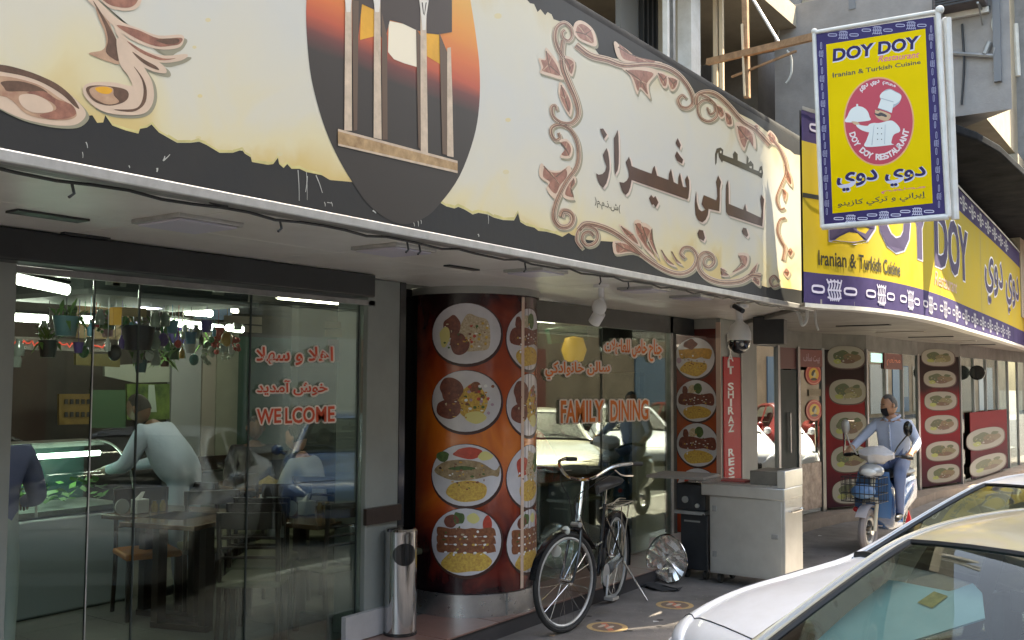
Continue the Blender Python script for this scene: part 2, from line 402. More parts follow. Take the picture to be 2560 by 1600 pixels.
# ================================================================== LONG CREAM SIGN
XF = -2.90
def fas(x, y, d=0.): return W(x, y, 0, XF+d*.30)
sg = thing('restaurant_sign', 'long cream sign with scroll frame, arch window picture and Arabic lettering', 'sign', (-3.0, 5, 2.5))
YL, YR, ZB, ZT = .9, 8.86, 2.53, 4.09
part('sign_box', MB().box((-3.17, YL, ZB), (XF, YR, 3.99)), black, sg)
rings = []
for t in range(9):
    a = math.pi/2*t/8; x = -3.05+.15*math.cos(a); z = 3.99+.11*math.sin(a); rings.append([Vector((x, YL, z)), Vector((x, YR, z))])
rings.append([Vector((-3.4, YL, 4.10)), Vector((-3.4, YR, 4.10))])
part('rolled_top', MB().loft(rings, closed=False), hood, sg)
part('bottom_rail', MB().box((XF-.035, YL, 2.487), (XF+.012, YR, 2.528)), alum, sg, bev=.006)
part('inner_rail', MB().box((XF-.13, YL, 2.50), (XF-.06, YR, 2.532)), alumd, sg, bev=.004)
part('rail_gap', MB().box((XF-.058, YL, 2.495), (XF-.037, YR, 2.50)), dark, sg)
# torn cream field
low = [(-170, 215), (0, 262), (215, 290), (231, 288), (243, 307), (258, 306), (263, 288), (281, 314), (314, 326), (346, 334), (350, 322), (367, 319), (379, 311), (397, 331), (420, 344), (443, 357), (476, 357), (498, 354), (516, 362), (549, 382), (582, 382), (605, 374), (612, 384), (627, 393), (630, 405), (670, 412), (683, 410), (695, 394), (698, 410), (709, 420), (718, 410), (729, 422), (749, 422), (766, 430), (805, 438), (825, 450), (881, 455), (1000, 480), (1101, 507), (1116, 516), (1136, 521), (1146, 517), (1162, 524), (1182, 536), (1196, 532), (1219, 536), (1235, 544), (1258, 550), (1285, 551), (1295, 532), (1301, 555), (1316, 564), (1336, 569), (1346, 577), (1366, 579), (1389, 585), (1406, 592), (1422, 582), (1429, 587), (1470, 600), (1540, 605), (1610, 650), (1690, 688), (1740, 676), (1800, 700), (1870, 700), (1899, 712), (1920, 719), (1940, 714), (1953, 719), (1985, 723), (2029, 731)]
top = [(2027, 400), (2016, 395), (2008, 399), (2000, 388), (1986, 386), (1975, 376), (1963, 370), (1940, 352), (1918, 330), (1880, 300), (1850, 285), (1800, 250), (1760, 238), (1728, 232), (1700, 190), (1640, 168), (1560, 150), (1500, 140), (1480, 112), (1440, 92), (1409, 57), (1384, 48), (1379, 36), (1369, 30), (1363, 38), (1351, 23), (1344, 30), (1335, 10), (1325, 8), (1318, 0), (1300, -14)]
P = [fas(x, y, .002) for x, y in low+top]
for k in range(26):
    y = 4.05-k*.12
    P.append(Vector((XF+.0006, y, 3.86+.03*math.sin(k*2.1)+.02*math.sin(k*5.3))))
P[-1].y = 1.0; P.append(Vector((XF+.0006, 1.0, 2.75)))
part('cream_field', MB().poly(P), cream, sg, smooth=False)
# yellow scorched rim along the torn edge
burn = mat('scorched_edge', (.60, .53, .22), .5, var=.3, vscale=8)
for seg in (low[6:36], low[38:58]):
    mb = MB()
    for a in range(0, len(seg)-2, 1):
        x, y = seg[a]; x2, y2 = seg[a+1]
        mb.poly([fas(x, y-1, .003), fas(x2, y2-1, .003), fas(x2, y2-5-4*random.random(), .003), fas(x, y-5-4*random.random(), .003)])
    part('scorched_rim', mb, burn, sg, smooth=False)
# arch-window picture on an egg-shaped field
ramp_mat('sunset_print', [(0, (.035, .03, .027)), (.40, (.04, .033, .03)), (.47, (.16, .045, .04)), (.53, (.48, .09, .045)), (.60, (.62, .15, .045)), (.75, (.70, .28, .05)), (1, (.65, .42, .10))], .4, 'Z', .2, 1.35, 1.5, .05, (1, .5, 3))
egg = [(881, 455), (838, 380), (805, 298), (779, 198), (768, 100), (766, 0), (778, -160), (810, -300), (870, -400), (960, -430), (1060, -370), (1130, -230), (1162, -80), (1176, 0), (1189, 83), (1199, 172), (1198, 265), (1184, 347), (1149, 440), (1101, 508), (1060, 545), (1000, 560), (930, 520)]
part('sunset_field', MB().poly([fas(x, y, .005) for x, y in [(q.x, q.y) for q in spline([(a, b, 0) for a, b in egg], 4, True)]]), MATS['sunset_print'], sg, smooth=False)
def polyset(name, sets, parent, surf, d0=.008, dd=.0012, smooth=False, label=None):
    """several flat prints in one part; every set = (material, [(pts, smoothflag)...])"""
    mb = MB(); ms = []
    for i, (mt, shapes) in enumerate(sets):
        if mt not in ms: ms.append(mt)
        mb.mi = ms.index(mt)
        for k, sh in enumerate(shapes):
            pts, fl = sh
            blob(mb, pts, surf, d0+i*dd+k*.00012, fl)
    return part(name, mb, ms, parent, smooth=smooth, label=label)
pb = mat('print_sun', (.80, .72, .55), .4); pst = mat('print_stone', (.58, .46, .34), .4, var=.25, vscale=18); pdk = mat('print_roof', (.050, .036, .032), .4); pgd = mat('print_gilt', (.42, .28, .14), .4, var=.45, vscale=20, dirt=(.25, .15, .07)); pbr = mat('print_umber', (.12, .075, .05), .4); por = mat('print_amber', (.72, .36, .03), .4, var=.2, vscale=6)
polyset('pavilion_picture', [
 (por, [([(903, 8), (936, 25), (938, 90), (900, 100)], False), ([(1066, 84), (1100, 84), (1108, 165), (1067, 140)], False)]),
 (pb, [([(972, 52), (1010, 60), (1040, 74), (1044, 168), (1010, 158), (985, 148), (970, 130)], False)]),
 (pdk, [([(862, -160), (1130, -160), (1130, 80), (1095, 86), (1068, 83), (1040, 75), (1005, 58), (975, 50), (960, 110), (952, 90), (948, 20), (935, 24), (905, 10), (895, 100), (892, 40), (885, 10)], False)]),
 (pbr, [([(880, 0), (897, 2), (893, 325), (884, 327)], False), ([(954, 30), (968, 90), (969, 349), (956, 349)], False), ([(1040, 70), (1052, 90), (1051, 372), (1046, 368)], False), ([(1098, 80), (1118, 130), (1118, 388), (1106, 384)], False)]),
 (pst, [([(863, -160), (878, -160), (879, 0), (880, 327), (861, 326), (863, 0)], False), ([(936, -160), (951, -160), (951, 20), (954, 349), (934, 344)], False), ([(1050, -160), (1070, -160), (1066, 60), (1070, 384), (1052, 380), (1051, 60)], False), ([(1118, 120), (1127, 118), (1131, 240), (1134, 393), (1118, 390)], False)]),
 (pgd, [([(845, 322), (1144, 402), (1144, 433), (845, 364)], False)]),
 (pst, [([(845, 322), (1144, 402), (1144, 408), (845, 328)], False), ([(845, 359), (1144, 427), (1144, 433), (845, 364)], False)]),
 (mat('print_capital', (.70, .66, .58), .4), [([(1048, 0), (1072, 0), (1066, 40), (1064, 75), (1056, 75), (1053, 40)], False), ([(932, -10), (952, -10), (948, 30), (938, 30)], False), ([(862, -5), (880, -5), (876, 30), (866, 30)], False)]),
 (pdk, [([(1054, 6), (1057, 6), (1060, 36), (1058, 36)], False), ([(1064, 6), (1067, 6), (1062, 36), (1060, 40)], False)]),
], sg, fas)
# scroll ornaments: outline, body, dark core
def scroll(name, strokes, leaves=(), d=.009, parent=None, surf=fas, sc_=1., outline=True):
    mb = MB()
    for i, (pts, w0, w1) in enumerate(strokes):
        e = i*.00009
        mb.mi = 4; ribbon(mb, [(x+4, y+5) for x, y in pts], (w0+3)*sc_, (w1+3)*sc_, surf, d-.002+e)
        mb.mi = 0; ribbon(mb, pts, (w0+3)*sc_, (w1+3)*sc_, surf, d+e)
        mb.mi = 1; ribbon(mb, pts, w0*.72*sc_, w1*.6*sc_, surf, d+.0012+e)
        mb.mi = 2; ribbon(mb, [(x+1, y+1.2) for x, y in pts], w0*.20*sc_, w1*.2*sc_, surf, d+.0024+e)
        SPn = spline([(x, y, 0) for x, y in pts], 4)
        for sg_, mi_ in ((-1, 2), (1, 2), (.45, 3), (-.6, 0)):
            q_ = []
            for a_ in range(len(SPn)):
                t_ = (SPn[min(a_+1, len(SPn)-1)]-SPn[max(a_-1, 0)]).normalized(); u_ = a_/(len(SPn)-1); ww = (w0*(1-u_)+w1*u_)*.40*sg_
                q_.append((SPn[a_].x-t_.y*ww, SPn[a_].y+t_.x*ww))
            mb.mi = mi_; ribbon(mb, q_, 1.5 if mi_ == 2 else w0*.12, 1.1, surf, d+.0028+e+abs(sg_)*.0002, 1)
    for i, pts in enumerate(leaves):
        e = i*.00009; c = Vector((sum(p[0] for p in pts)/len(pts), sum(p[1] for p in pts)/len(pts)))
        sh = lambda k, dx=0, dy=0: [(c.x+(x-c.x)*k+dx, c.y+(y-c.y)*k+dy) for x, y in pts]
        mb.mi = 4; blob(mb, sh(1.03, 3, 5), surf, d-.0015+e)
        mb.mi = 0; blob(mb, sh(1.0), surf, d+.0004+e)
        mb.mi = 3; blob(mb, sh(.74), surf, d+.0016+e)
        for kq in range(3):
            v_ = pts[(kq*2+1) % len(pts)]; mb.mi = 1 if kq != 1 else 2
            ribbon(mb, [(c.x*.9+v_[0]*.1, c.y*.9+v_[1]*.1), (c.x*.5+v_[0]*.5+1, c.y*.5+v_[1]*.5), (c.x*.15+v_[0]*.85, c.y*.15+v_[1]*.85)], 3.2, .8, surf, d+.0022+e+kq*.0002, 3)
        mb.mi = 2; ribbon(mb, [(pts[0][0]*.8+c.x*.2, pts[0][1]*.8+c.y*.2), (c.x, c.y), (pts[len(pts)//2][0]*.7+c.x*.3, pts[len(pts)//2][1]*.7+c.y*.3)], 3*sc_, 1*sc_, surf, d+.0028+e)
    return part(name, mb, SP, parent or sg, smooth=False)
scroll('scroll_ornament', [([(1409, 145), (1396, 125), (1387, 95), (1392, 68), (1410, 57), (1426, 68), (1431, 88), (1422, 102), (1409, 96), (1405, 82), (1412, 74)], 10, 5), ([(1440, 112), (1475, 138), (1520, 150), (1560, 163), (1620, 160), (1665, 168), (1700, 190), (1725, 225), (1733, 255), (1720, 270), (1702, 267), (1695, 250), (1705, 238), (1715, 245)], 15, 5)],
 [[(1433, 78), (1438, 56), (1456, 52), (1482, 72), (1492, 104), (1488, 116), (1468, 110), (1445, 98)], [(1535, 112), (1540, 104), (1562, 126), (1605, 146), (1655, 156), (1640, 164), (1590, 160), (1548, 148)], [(1555, 168), (1575, 190), (1592, 236), (1601, 222), (1626, 248), (1622, 212), (1645, 178), (1600, 166)], [(1642, 178), (1655, 216), (1668, 218), (1668, 188)], [(1668, 190), (1676, 226), (1690, 222), (1696, 198)]])
scroll('scroll_ornament', [([(1768, 268), (1775, 285), (1787, 278), (1783, 258), (1762, 250), (1745, 265), (1750, 292), (1772, 303), (1792, 290), (1790, 265), (1770, 245), (1752, 238)], 4, 6), ([(1740, 262), (1744, 238), (1765, 230), (1790, 236), (1820, 262), (1855, 302), (1890, 325), (1925, 362)], 8, 13)],
 [[(1790, 262), (1800, 296), (1812, 290), (1806, 268)], [(1812, 278), (1816, 312), (1832, 314), (1828, 288)], [(1838, 308), (1845, 350), (1860, 378), (1872, 350), (1889, 374), (1886, 335), (1862, 310)], [(1885, 312), (1895, 312), (1898, 335), (1888, 330)]])
scroll('scroll_ornament', [([(1405, 150), (1409, 175), (1424, 212), (1440, 250), (1446, 285), (1430, 308), (1402, 307), (1382, 290), (1379, 268), (1388, 264), (1392, 276)], 16, 5), ([(1408, 100), (1404, 130), (1408, 160)], 10, 14)],
 [[(1364, 119), (1380, 135), (1400, 165), (1410, 198), (1380, 192), (1350, 182), (1353, 170), (1346, 146), (1362, 146)], [(1408, 140), (1437, 152), (1432, 190), (1421, 180)], [(1400, 204), (1396, 235), (1410, 270), (1426, 292), (1431, 262), (1416, 225)]])
scroll('scroll_ornament', [([(1396, 332), (1400, 345), (1388, 350), (1378, 335), (1380, 318), (1400, 311), (1424, 322), (1442, 352), (1447, 390), (1440, 420), (1420, 448), (1402, 480), (1388, 515), (1385, 545), (1400, 566), (1422, 565), (1432, 548), (1425, 532), (1408, 528), (1402, 542)], 6, 14)],
 [[(1353, 408), (1372, 424), (1402, 426), (1424, 414), (1428, 440), (1405, 470), (1390, 498), (1366, 474), (1370, 458), (1348, 440)], [(1436, 440), (1418, 460), (1408, 492), (1436, 500), (1426, 480), (1440, 455)], [(1398, 352), (1412, 372), (1400, 392), (1425, 395), (1432, 370), (1418, 348)]])
scroll('scroll_ornament', [([(1484, 590), (1474, 580), (1460, 584), (1456, 600), (1468, 613), (1486, 608), (1494, 592), (1488, 574), (1465, 566), (1447, 576), (1442, 600), (1455, 620)], 7, 6), ([(1447, 575), (1462, 560), (1490, 562), (1530, 577), (1572, 606), (1612, 642), (1660, 673), (1700, 684), (1730, 672), (1742, 645), (1730, 622), (1710, 620), (1702, 634), (1712, 646)], 13, 7)],
 [[(1533, 604), (1548, 602), (1582, 614), (1618, 646), (1580, 632), (1540, 636), (1532, 620)], [(1547, 560), (1565, 590), (1602, 618), (1585, 585)], [(1585, 554), (1592, 590), (1622, 630), (1608, 585), (1602, 552)], [(1603, 558), (1628, 570), (1614, 605), (1642, 652), (1602, 608)], [(1628, 566), (1621, 600), (1648, 648), (1632, 600)], [(1650, 620), (1662, 640), (1692, 668), (1665, 655)], [(1676, 624), (1688, 645), (1708, 664), (1690, 655)]])
scroll('scroll_ornament', [([(1784, 652), (1774, 642), (1762, 646), (1760, 660), (1772, 668), (1785, 656), (1780, 638), (1762, 632), (1748, 645), (1748, 672), (1768, 694), (1805, 706), (1850, 703), (1880, 688), (1902, 690)], 5, 14)],
 [[(1845, 634), (1858, 660), (1822, 690), (1866, 668), (1872, 636)], [(1800, 668), (1815, 675), (1800, 690), (1825, 690)], [(1868, 690), (1895, 655), (1885, 690)], [(1885, 690), (1900, 700), (1898, 716), (1880, 700)]])
scroll('scroll_ornament', [([(1935, 352), (1950, 372), (1962, 400), (1966, 430), (1952, 465), (1942, 495), (1950, 522), (1962, 520)], 7, 3), ([(1964, 545), (1950, 550), (1944, 575), (1952, 600), (1962, 620), (1958, 650)], 4, 7), ([(1945, 700), (1935, 690), (1925, 700), (1932, 716), (1948, 712)], 6, 4)],
 [[(1918, 335), (1926, 326), (1942, 345), (1938, 362), (1924, 355)], [(1960, 405), (1978, 440), (1980, 468), (1964, 446)], [(1955, 470), (1968, 480), (1962, 505)], [(1968, 628), (1976, 618), (1984, 630), (1976, 642)], [(1958, 680), (1966, 668), (1976, 682), (1968, 694)]])
# big flower on the left
K = 640/1935.
def kk(l): return [(x*K, y*K) for x, y in l]
mb = MB()
def lay(mi, pts, d, sm=True): mb.mi = mi; blob(mb, kk(pts), fas, d, sm)
oval = [(-300, 470), (0, 500), (160, 530), (300, 570), (450, 650), (560, 740), (640, 830), (640, 890), (560, 945), (400, 945), (200, 905), (60, 850), (-100, 770), (-300, 700)]
lay(4, [(x+25, y+22) for x, y in oval], .0060); lay(0, oval, .0072)
lay(2, [(-200, 500), (0, 488), (170, 525), (310, 575), (440, 640), (545, 730), (600, 820), (560, 800), (470, 715), (330, 630), (180, 575), (0, 540)], .0082)
lay(1, [(-200, 580), (20, 575), (200, 610), (330, 660), (450, 740), (545, 800), (580, 870), (520, 905), (380, 905), (200, 862), (50, 735), (-200, 700)], .0090)
lay(2, [(10, 618), (140, 612), (280, 650), (360, 700), (300, 700), (180, 690), (60, 690), (30, 660)], .0098)
lay(3, [(200, 700), (330, 690), (430, 750), (540, 790), (575, 860), (500, 895), (380, 900), (300, 870), (420, 830), (400, 780), (300, 730)], .0104)
lay(0, [(150, 720), (260, 715), (370, 770), (395, 840), (250, 850), (160, 790)], .0110)
# leaf spray
for shp in ([(700, -40), (900, 170), (1050, 240), (1200, 290), (1400, 290), (1400, 345), (1340, 395), (1200, 400)], [(930, 330), (1060, 500), (1180, 565), (1285, 580), (1270, 525), (1150, 460)], [(900, 480), (1010, 380), (1110, 530), (1175, 640), (1185, 765), (1130, 865), (1010, 895), (840, 880), (720, 815), (900, 800), (1050, 700)], [(1000, 350), (1250, 445), (1425, 430), (1440, 450), (1360, 488), (1220, 498)]):
    lay(4, shp, .0050)
lay(1, [(690, -60), (720, 0), (800, 110), (850, 230), (890, 330), (910, 480), (800, 460), (690, 415), (680, 398), (770, 380), (802, 330), (790, 240), (740, 120)], .0070)
lay(2, [(700, 0), (780, 120), (850, 240), (890, 330), (900, 455), (850, 440), (800, 390), (815, 300), (790, 190)], .0079)
lay(0, [(640, -100), (760, 20), (900, 150), (1050, 215), (1200, 268), (1370, 262), (1388, 310), (1345, 362), (1200, 372), (1010, 310), (850, 190), (760, 90), (660, 0)], .0078)
lay(3, [(880, 190), (1040, 225), (1200, 290), (1370, 285), (1360, 330), (1300, 345), (1180, 350), (1020, 285)], .0088)
lay(2, [(1180, 300), (1340, 290), (1345, 325), (1260, 335)], .0096)
lay(0, [(730, -80), (1040, -60), (1065, 20), (1010, 75), (900, 78), (800, 40)], .0084)
lay(3, [(740, -60), (1020, -40), (1035, 15), (985, 55), (900, 55), (810, 25)], .0094)
lay(0, [(870, 200), (990, 320), (1100, 385), (1250, 420), (1400, 408), (1415, 430), (1350, 462), (1210, 472), (1050, 405), (900, 290)], .0090)
lay(3, [(960, 310), (1090, 385), (1230, 440), (1330, 440), (1210, 455), (1060, 395)], .0102)
lay(0, [(930, 330), (1050, 480), (1160, 540), (1255, 552), (1240, 500), (1150, 440), (1040, 400)], .0098)
lay(2, [(1000, 390), (1090, 450), (1180, 500), (1200, 530), (1120, 500), (1050, 450)], .0110)
lay(0, [(880, 300), (930, 300), (1000, 360), (1090, 510), (1150, 620), (1162, 750), (1110, 845), (1000, 872), (820, 855), (700, 795), (630, 710), (640, 645), (720, 620), (860, 622), (960, 645), (1000, 640), (960, 560), (905, 480)], .0106)
lay(2, [(1010, 500), (1070, 600), (1085, 700), (1060, 790), (1000, 825), (860, 828), (1000, 845), (1090, 790), (1110, 690), (1080, 590)], .0118)
lay(2, [(652, 665), (720, 645), (860, 655), (955, 680), (972, 730), (930, 775), (830, 798), (730, 775), (672, 725)], .0122)
lay(1, [(680, 670), (760, 650), (850, 665), (860, 720), (900, 770), (820, 790), (740, 760), (690, 720)], .0130)
mb.mi = 5; blob(mb, kk([(720, 665), (800, 655), (850, 680), (820, 710), (750, 700)]), fas, .0138)
part('flower_ornament', mb, SP+[por], sg, smooth=False)
# lettering
def T2(l): return [(1480+.19838*x, 320+.19838*y) for x, y in l]
letters = [
 ([(140, 5), (190, 85), (150, 140), (100, 10)], 0),
 ([(185, 250), (205, 310), (220, 420), (222, 520), (205, 620), (180, 700), (140, 755), (105, 720), (75, 660), (50, 570), (85, 590), (130, 580), (165, 545), (185, 480), (160, 420), (140, 340), (155, 300)], 0),
 ([(325, 20), (335, 120), (340, 300), (338, 450), (325, 530), (290, 590), (285, 500), (280, 300), (275, 130), (300, 80)], 0),
 ([(345, 680), (400, 690), (440, 660), (462, 620), (465, 560), (445, 490), (425, 430), (445, 400), (465, 360), (485, 410), (500, 480), (600, 520), (750, 575), (770, 500), (790, 475), (805, 540), (820, 600), (965, 655), (970, 580), (995, 510), (1010, 580), (1030, 680), (1085, 710), (1090, 620), (1108, 560), (1125, 640), (1145, 735), (1165, 745), (1190, 745), (1170, 650), (1200, 595), (1225, 660), (1228, 760), (1215, 880), (1200, 900), (1000, 830), (770, 750), (500, 655), (485, 740), (460, 810), (425, 845), (390, 810), (365, 750)], 0),
 ([(1080, 125), (1120, 215), (1105, 265), (1052, 190)], 0), ([(1068, 290), (1110, 350), (1150, 400), (1135, 450), (1070, 410), (1045, 350)], 0),
 ([(745, 840), (775, 880), (800, 855), (838, 940), (805, 1000), (775, 960), (755, 970), (718, 885)], 0),
 ([(1590, 595), (1628, 680), (1612, 760), (1612, 900), (1605, 1050), (1470, 1020), (1460, 1100), (1430, 1160), (1390, 1190), (1340, 1165), (1305, 1090), (1297, 960), (1312, 790), (1320, 930), (1345, 1020), (1380, 1050), (1430, 1030), (1380, 960), (1395, 890), (1410, 845), (1565, 910), (1580, 860), (1575, 760), (1562, 680)], 0),
 ([(1690, 720), (1715, 650), (1722, 760), (1725, 955), (1905, 1030), (1930, 950), (1948, 1045), (2130, 1130), (2140, 1050), (2120, 900), (2130, 835), (2170, 900), (2160, 1000), (2155, 1130), (2145, 1240), (1900, 1160), (1720, 1100), (1690, 1060), (1685, 900)], 0),
 ([(1348, 1280), (1400, 1290), (1425, 1385), (1405, 1425), (1350, 1390), (1328, 1330)], 0), ([(1905, 1255), (1945, 1265), (1970, 1350), (1950, 1375), (1905, 1335), (1888, 1300)], 0)]
small = [[(1555, 470), (1550, 330), (1570, 260), (1620, 245), (1655, 275), (1650, 335), (1780, 385), (1775, 330), (1800, 290), (1838, 330), (1835, 408), (1945, 455), (1950, 340), (1975, 380), (1970, 440), (2000, 410), (2035, 460), (2035, 520), (2100, 545), (2115, 490), (2140, 475), (2155, 570), (2140, 635), (2090, 600), (1840, 490), (1650, 410), (1640, 440), (1600, 370), (1590, 300), (1575, 340), (1570, 440)]]
lt = mat('maroon_letter', (.085, .040, .032), .38, var=.3, vscale=3, dirt=(.06, .035, .03)); lo_ = mat('letter_edge', (.66, .54, .46), .4); ls = mat('letter_shadow', (.36, .36, .28), .5); lb = mat('olive_letter', (.055, .048, .030), .4)
mb = MB()
for i, (pl, _) in enumerate(letters):
    e = i*.0001; q = T2(pl)
    mb.mi = 2; blob(mb, [(x+5, y+9) for x, y in q], fas, .0050+e, False)
    for dx, dy, de in ((3, 5, 0), (1.5, 2.5, .0013), (4, 2, .0026)):
        mb.mi = 1; blob(mb, [(x+dx, y+dy) for x, y in q], fas, .0065+e+de, False)
    mb.mi = 0; blob(mb, q, fas, .0115+e, False)
part('arabic_lettering', mb, [lt, lo_, ls], sg, smooth=False)
mb = MB()
for q in small: blob(mb, T2(q), fas, .007, False)
mb.mi = 1
blob(mb, T2([(1615, 285), (1635, 290), (1630, 320), (1612, 312)]), fas, .009, False); blob(mb, T2([(1985, 480), (2015, 485), (2010, 510), (1985, 500)]), fas, .009, False); blob(mb, T2([(2112, 540), (2135, 530), (2135, 565), (2115, 565)]), fas, .009, False)
part('arabic_word', mb, [lb, cream], sg, smooth=False)
mb = MB(); put_text(mb, ar('(ش.ذ.م.م)'), [(1487, 492), (1551, 512), (1551, 538), (1487, 518)], fas, .006, .006)
part('small_print', mb, lb, sg, smooth=False)
# bird droppings and drips on the black band
mb = MB()
for a, b, wv in (((745, 425), (748, 502), 2.2), ((766, 430), (768, 500), 1.5), ((768, 440), (764, 480), 3), ((790, 438), (806, 482), 2.5), ((215, 355), (219, 370), 3), ((408, 402), (425, 386), 3.5), ((408, 402), (412, 390), 4), ((206, 380), (207, 395), 2), ((811, 505), (813, 516), 2), ((818, 506), (830, 508), 2), ((828, 505), (831, 516), 2), ((935, 512), (943, 522), 4), ((932, 526), (940, 533), 4), ((1034, 556), (1036, 566), 2), ((1044, 549), (1046, 566), 2), ((1052, 550), (1053, 560), 2), ((1195, 585), (1197, 592), 3), ((1220, 535), (1221, 560), 1.5), ((393, 420), (392, 430), 5), ((322, 414), (324, 420), 3)):
    mb = MB(); ribbon(mb, [a, ((a[0]+b[0])/2+1, (a[1]+b[1])/2), b], wv, wv*.5, fas, .004, 2); part('dropping_streak', mb, mat('lime_streak', (.42, .42, .38), .8), sg, smooth=False)
# cable and clips along the rail
cb = MB(); pts = []
for i in range(60):
    y = 1.3+i*.128; pts.append((XF-.05, y, 2.476+.006*math.sin(i*1.7)+.004*math.sin(i*3.1)))
cb.tube(pts, .006, 6)
for px, py in ((180, 432), (700, 530), (1018, 590), (1048, 590), (1312, 650), (1500, 678), (1570, 694)):
    p = W(px, py-8, 0, XF-.05); cb.tube([(p.x, p.y, 2.475), (p.x, p.y+.01, 2.44), (p.x, p.y-.008, 2.425)], .005, 6)
part('edge_cable', cb, dark, sg)
t = thing('rail_spotlight', 'small dark clip light hanging under the sign rail at the left', 'spotlight', W(555, 505, 0, XF-.05))
p = t.location
part('lamp_head', MB().tube([p+Vector((0, -.05, .0)), p+Vector((0, .02, -.01))], .014, 10), dark, t); part('clip', MB().box((p.x-.03, p.y-.005, p.z), (p.x+.03, p.y+.05, p.z+.02)), alumd, t)

# ================================================================== BIG ROUND PILLAR WITH MENU PRINTS
CC = Vector((-4.73, 6.18, 0)); CR = .505
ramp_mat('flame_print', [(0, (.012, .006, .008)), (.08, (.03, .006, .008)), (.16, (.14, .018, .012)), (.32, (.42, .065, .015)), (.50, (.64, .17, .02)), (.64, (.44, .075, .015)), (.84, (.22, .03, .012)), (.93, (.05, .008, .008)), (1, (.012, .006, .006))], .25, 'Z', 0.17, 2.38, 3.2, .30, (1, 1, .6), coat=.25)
pl = thing('menu_pillar', 'fat round pillar wrapped in an orange menu print with big plates of food', 'pillar', (CC.x, CC.y, .12))
FA = math.atan2(-CC.y, -CC.x)   # towards the camera
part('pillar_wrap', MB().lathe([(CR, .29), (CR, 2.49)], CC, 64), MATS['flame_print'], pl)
part('dark_seam', MB().lathe([(CR+.004, .29), (CR+.004, 2.49)], CC, 10, a0=FA-2.2, a1=FA-.98), blackp, pl)
part('steel_base', MB().lathe([(CR+.012, .124), (CR+.012, .285), (CR-.02, .292)], CC, 64), steel, pl)
part('base_joint', MB().box((CC.x+CR*math.cos(FA+.55)-.005, CC.y+CR*math.sin(FA+.55)-.02, .13), (CC.x+CR*math.cos(FA+.55)+.02, CC.y+CR*math.sin(FA+.55)-.012, .285)), alumd, pl)
part('collar', MB().lathe([(CR+.02, 2.49), (CR+.02, 2.545)], CC, 64), mat('collar_grey', (.33, .33, .30), .5, var=.15), pl)
part('clear_seam', MB().lathe([(CR+.006, .30), (CR+.006, 2.48)], CC, 3, a0=FA+.80, a1=FA+.87), mat('clear_tape', (.75, .55, .42), .1, coat=1.), pl)
def colm(x, z, d=0.):   # x = arc length from the line facing the camera, z height
    a = FA+x/CR; r = CR+.002+d*.5
    return Vector((CC.x+r*math.cos(a), CC.y+r*math.sin(a), z))

# food prints ------------------------------------------------------
rim = mat('plate_shadow', (.05, .015, .01), .4); plate_w = mat('plate_white', (.62, .60, .62), .3, var=.15, vscale=5, coat=.2)
rice = mat('print_rice', (.56, .48, .34), .5, var=.45, vscale=60, dirt=(.35, .25, .14)); ricey = mat('print_saffron_rice', (.60, .43, .08), .5, var=.5, vscale=55, dirt=(.45, .22, .05))
meat = mat('print_meat', (.20, .055, .03), .4, var=.5, vscale=30, dirt=(.09, .02, .015)); keb = mat('print_kebab', (.27, .10, .045), .4, var=.5, vscale=40, dirt=(.14, .045, .02))
chick = mat('print_chicken', (.58, .30, .04), .4, var=.4, vscale=30); tom = mat('print_tomato', (.55, .07, .04), .35, var=.3, vscale=20); grn = mat('print_green', (.08, .14, .035), .5, var=.5, vscale=30); lem = mat('print_lemon', (.68, .62, .24), .4); fish = mat('print_fish', (.36, .26, .14), .4, var=.5, vscale=25, dirt=(.18, .12, .06)); onion = mat('print_onion', (.42, .28, .36), .4)
FOOD = [rim, plate_w, rice, ricey, meat, keb, chick, tom, grn, lem, fish, onion, inkw]
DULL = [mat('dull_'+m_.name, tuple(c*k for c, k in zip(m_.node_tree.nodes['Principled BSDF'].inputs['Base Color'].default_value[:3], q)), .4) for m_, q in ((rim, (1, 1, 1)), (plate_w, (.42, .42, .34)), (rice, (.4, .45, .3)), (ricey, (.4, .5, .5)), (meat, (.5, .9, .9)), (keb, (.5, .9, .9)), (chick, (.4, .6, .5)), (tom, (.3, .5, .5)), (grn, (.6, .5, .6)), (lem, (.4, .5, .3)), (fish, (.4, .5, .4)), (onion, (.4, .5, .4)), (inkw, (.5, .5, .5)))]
def wrap(mb, surf, mx=.045):
    """tessellate flat prints finely enough to follow a curved surface"""
    bm = bmesh.new(); vs = [bm.verts.new(v) for v in mb.v]
    for f, m_ in zip(mb.f, mb.m):
        try: q = bm.faces.new([vs[i] for i in f]); q.material_index = m_
        except ValueError: pass
    bmesh.ops.triangulate(bm, faces=bm.faces[:])
    for _ in range(5):
        es = [e for e in bm.edges if abs(e.verts[0].co.x-e.verts[1].co.x) > mx]
        if not es: break
        bmesh.ops.subdivide_edges(bm, edges=es, cuts=1); bmesh.ops.triangulate(bm, faces=[f for f in bm.faces if len(f.verts) > 3])
    out = MB(); bm.verts.index_update(); out.v = [surf(v.co.x, v.co.y, v.co.z) for v in bm.verts]
    for f in bm.faces: out.f.append([v.index for v in f.verts]); out.m.append(f.material_index)
    bm.free(); return out
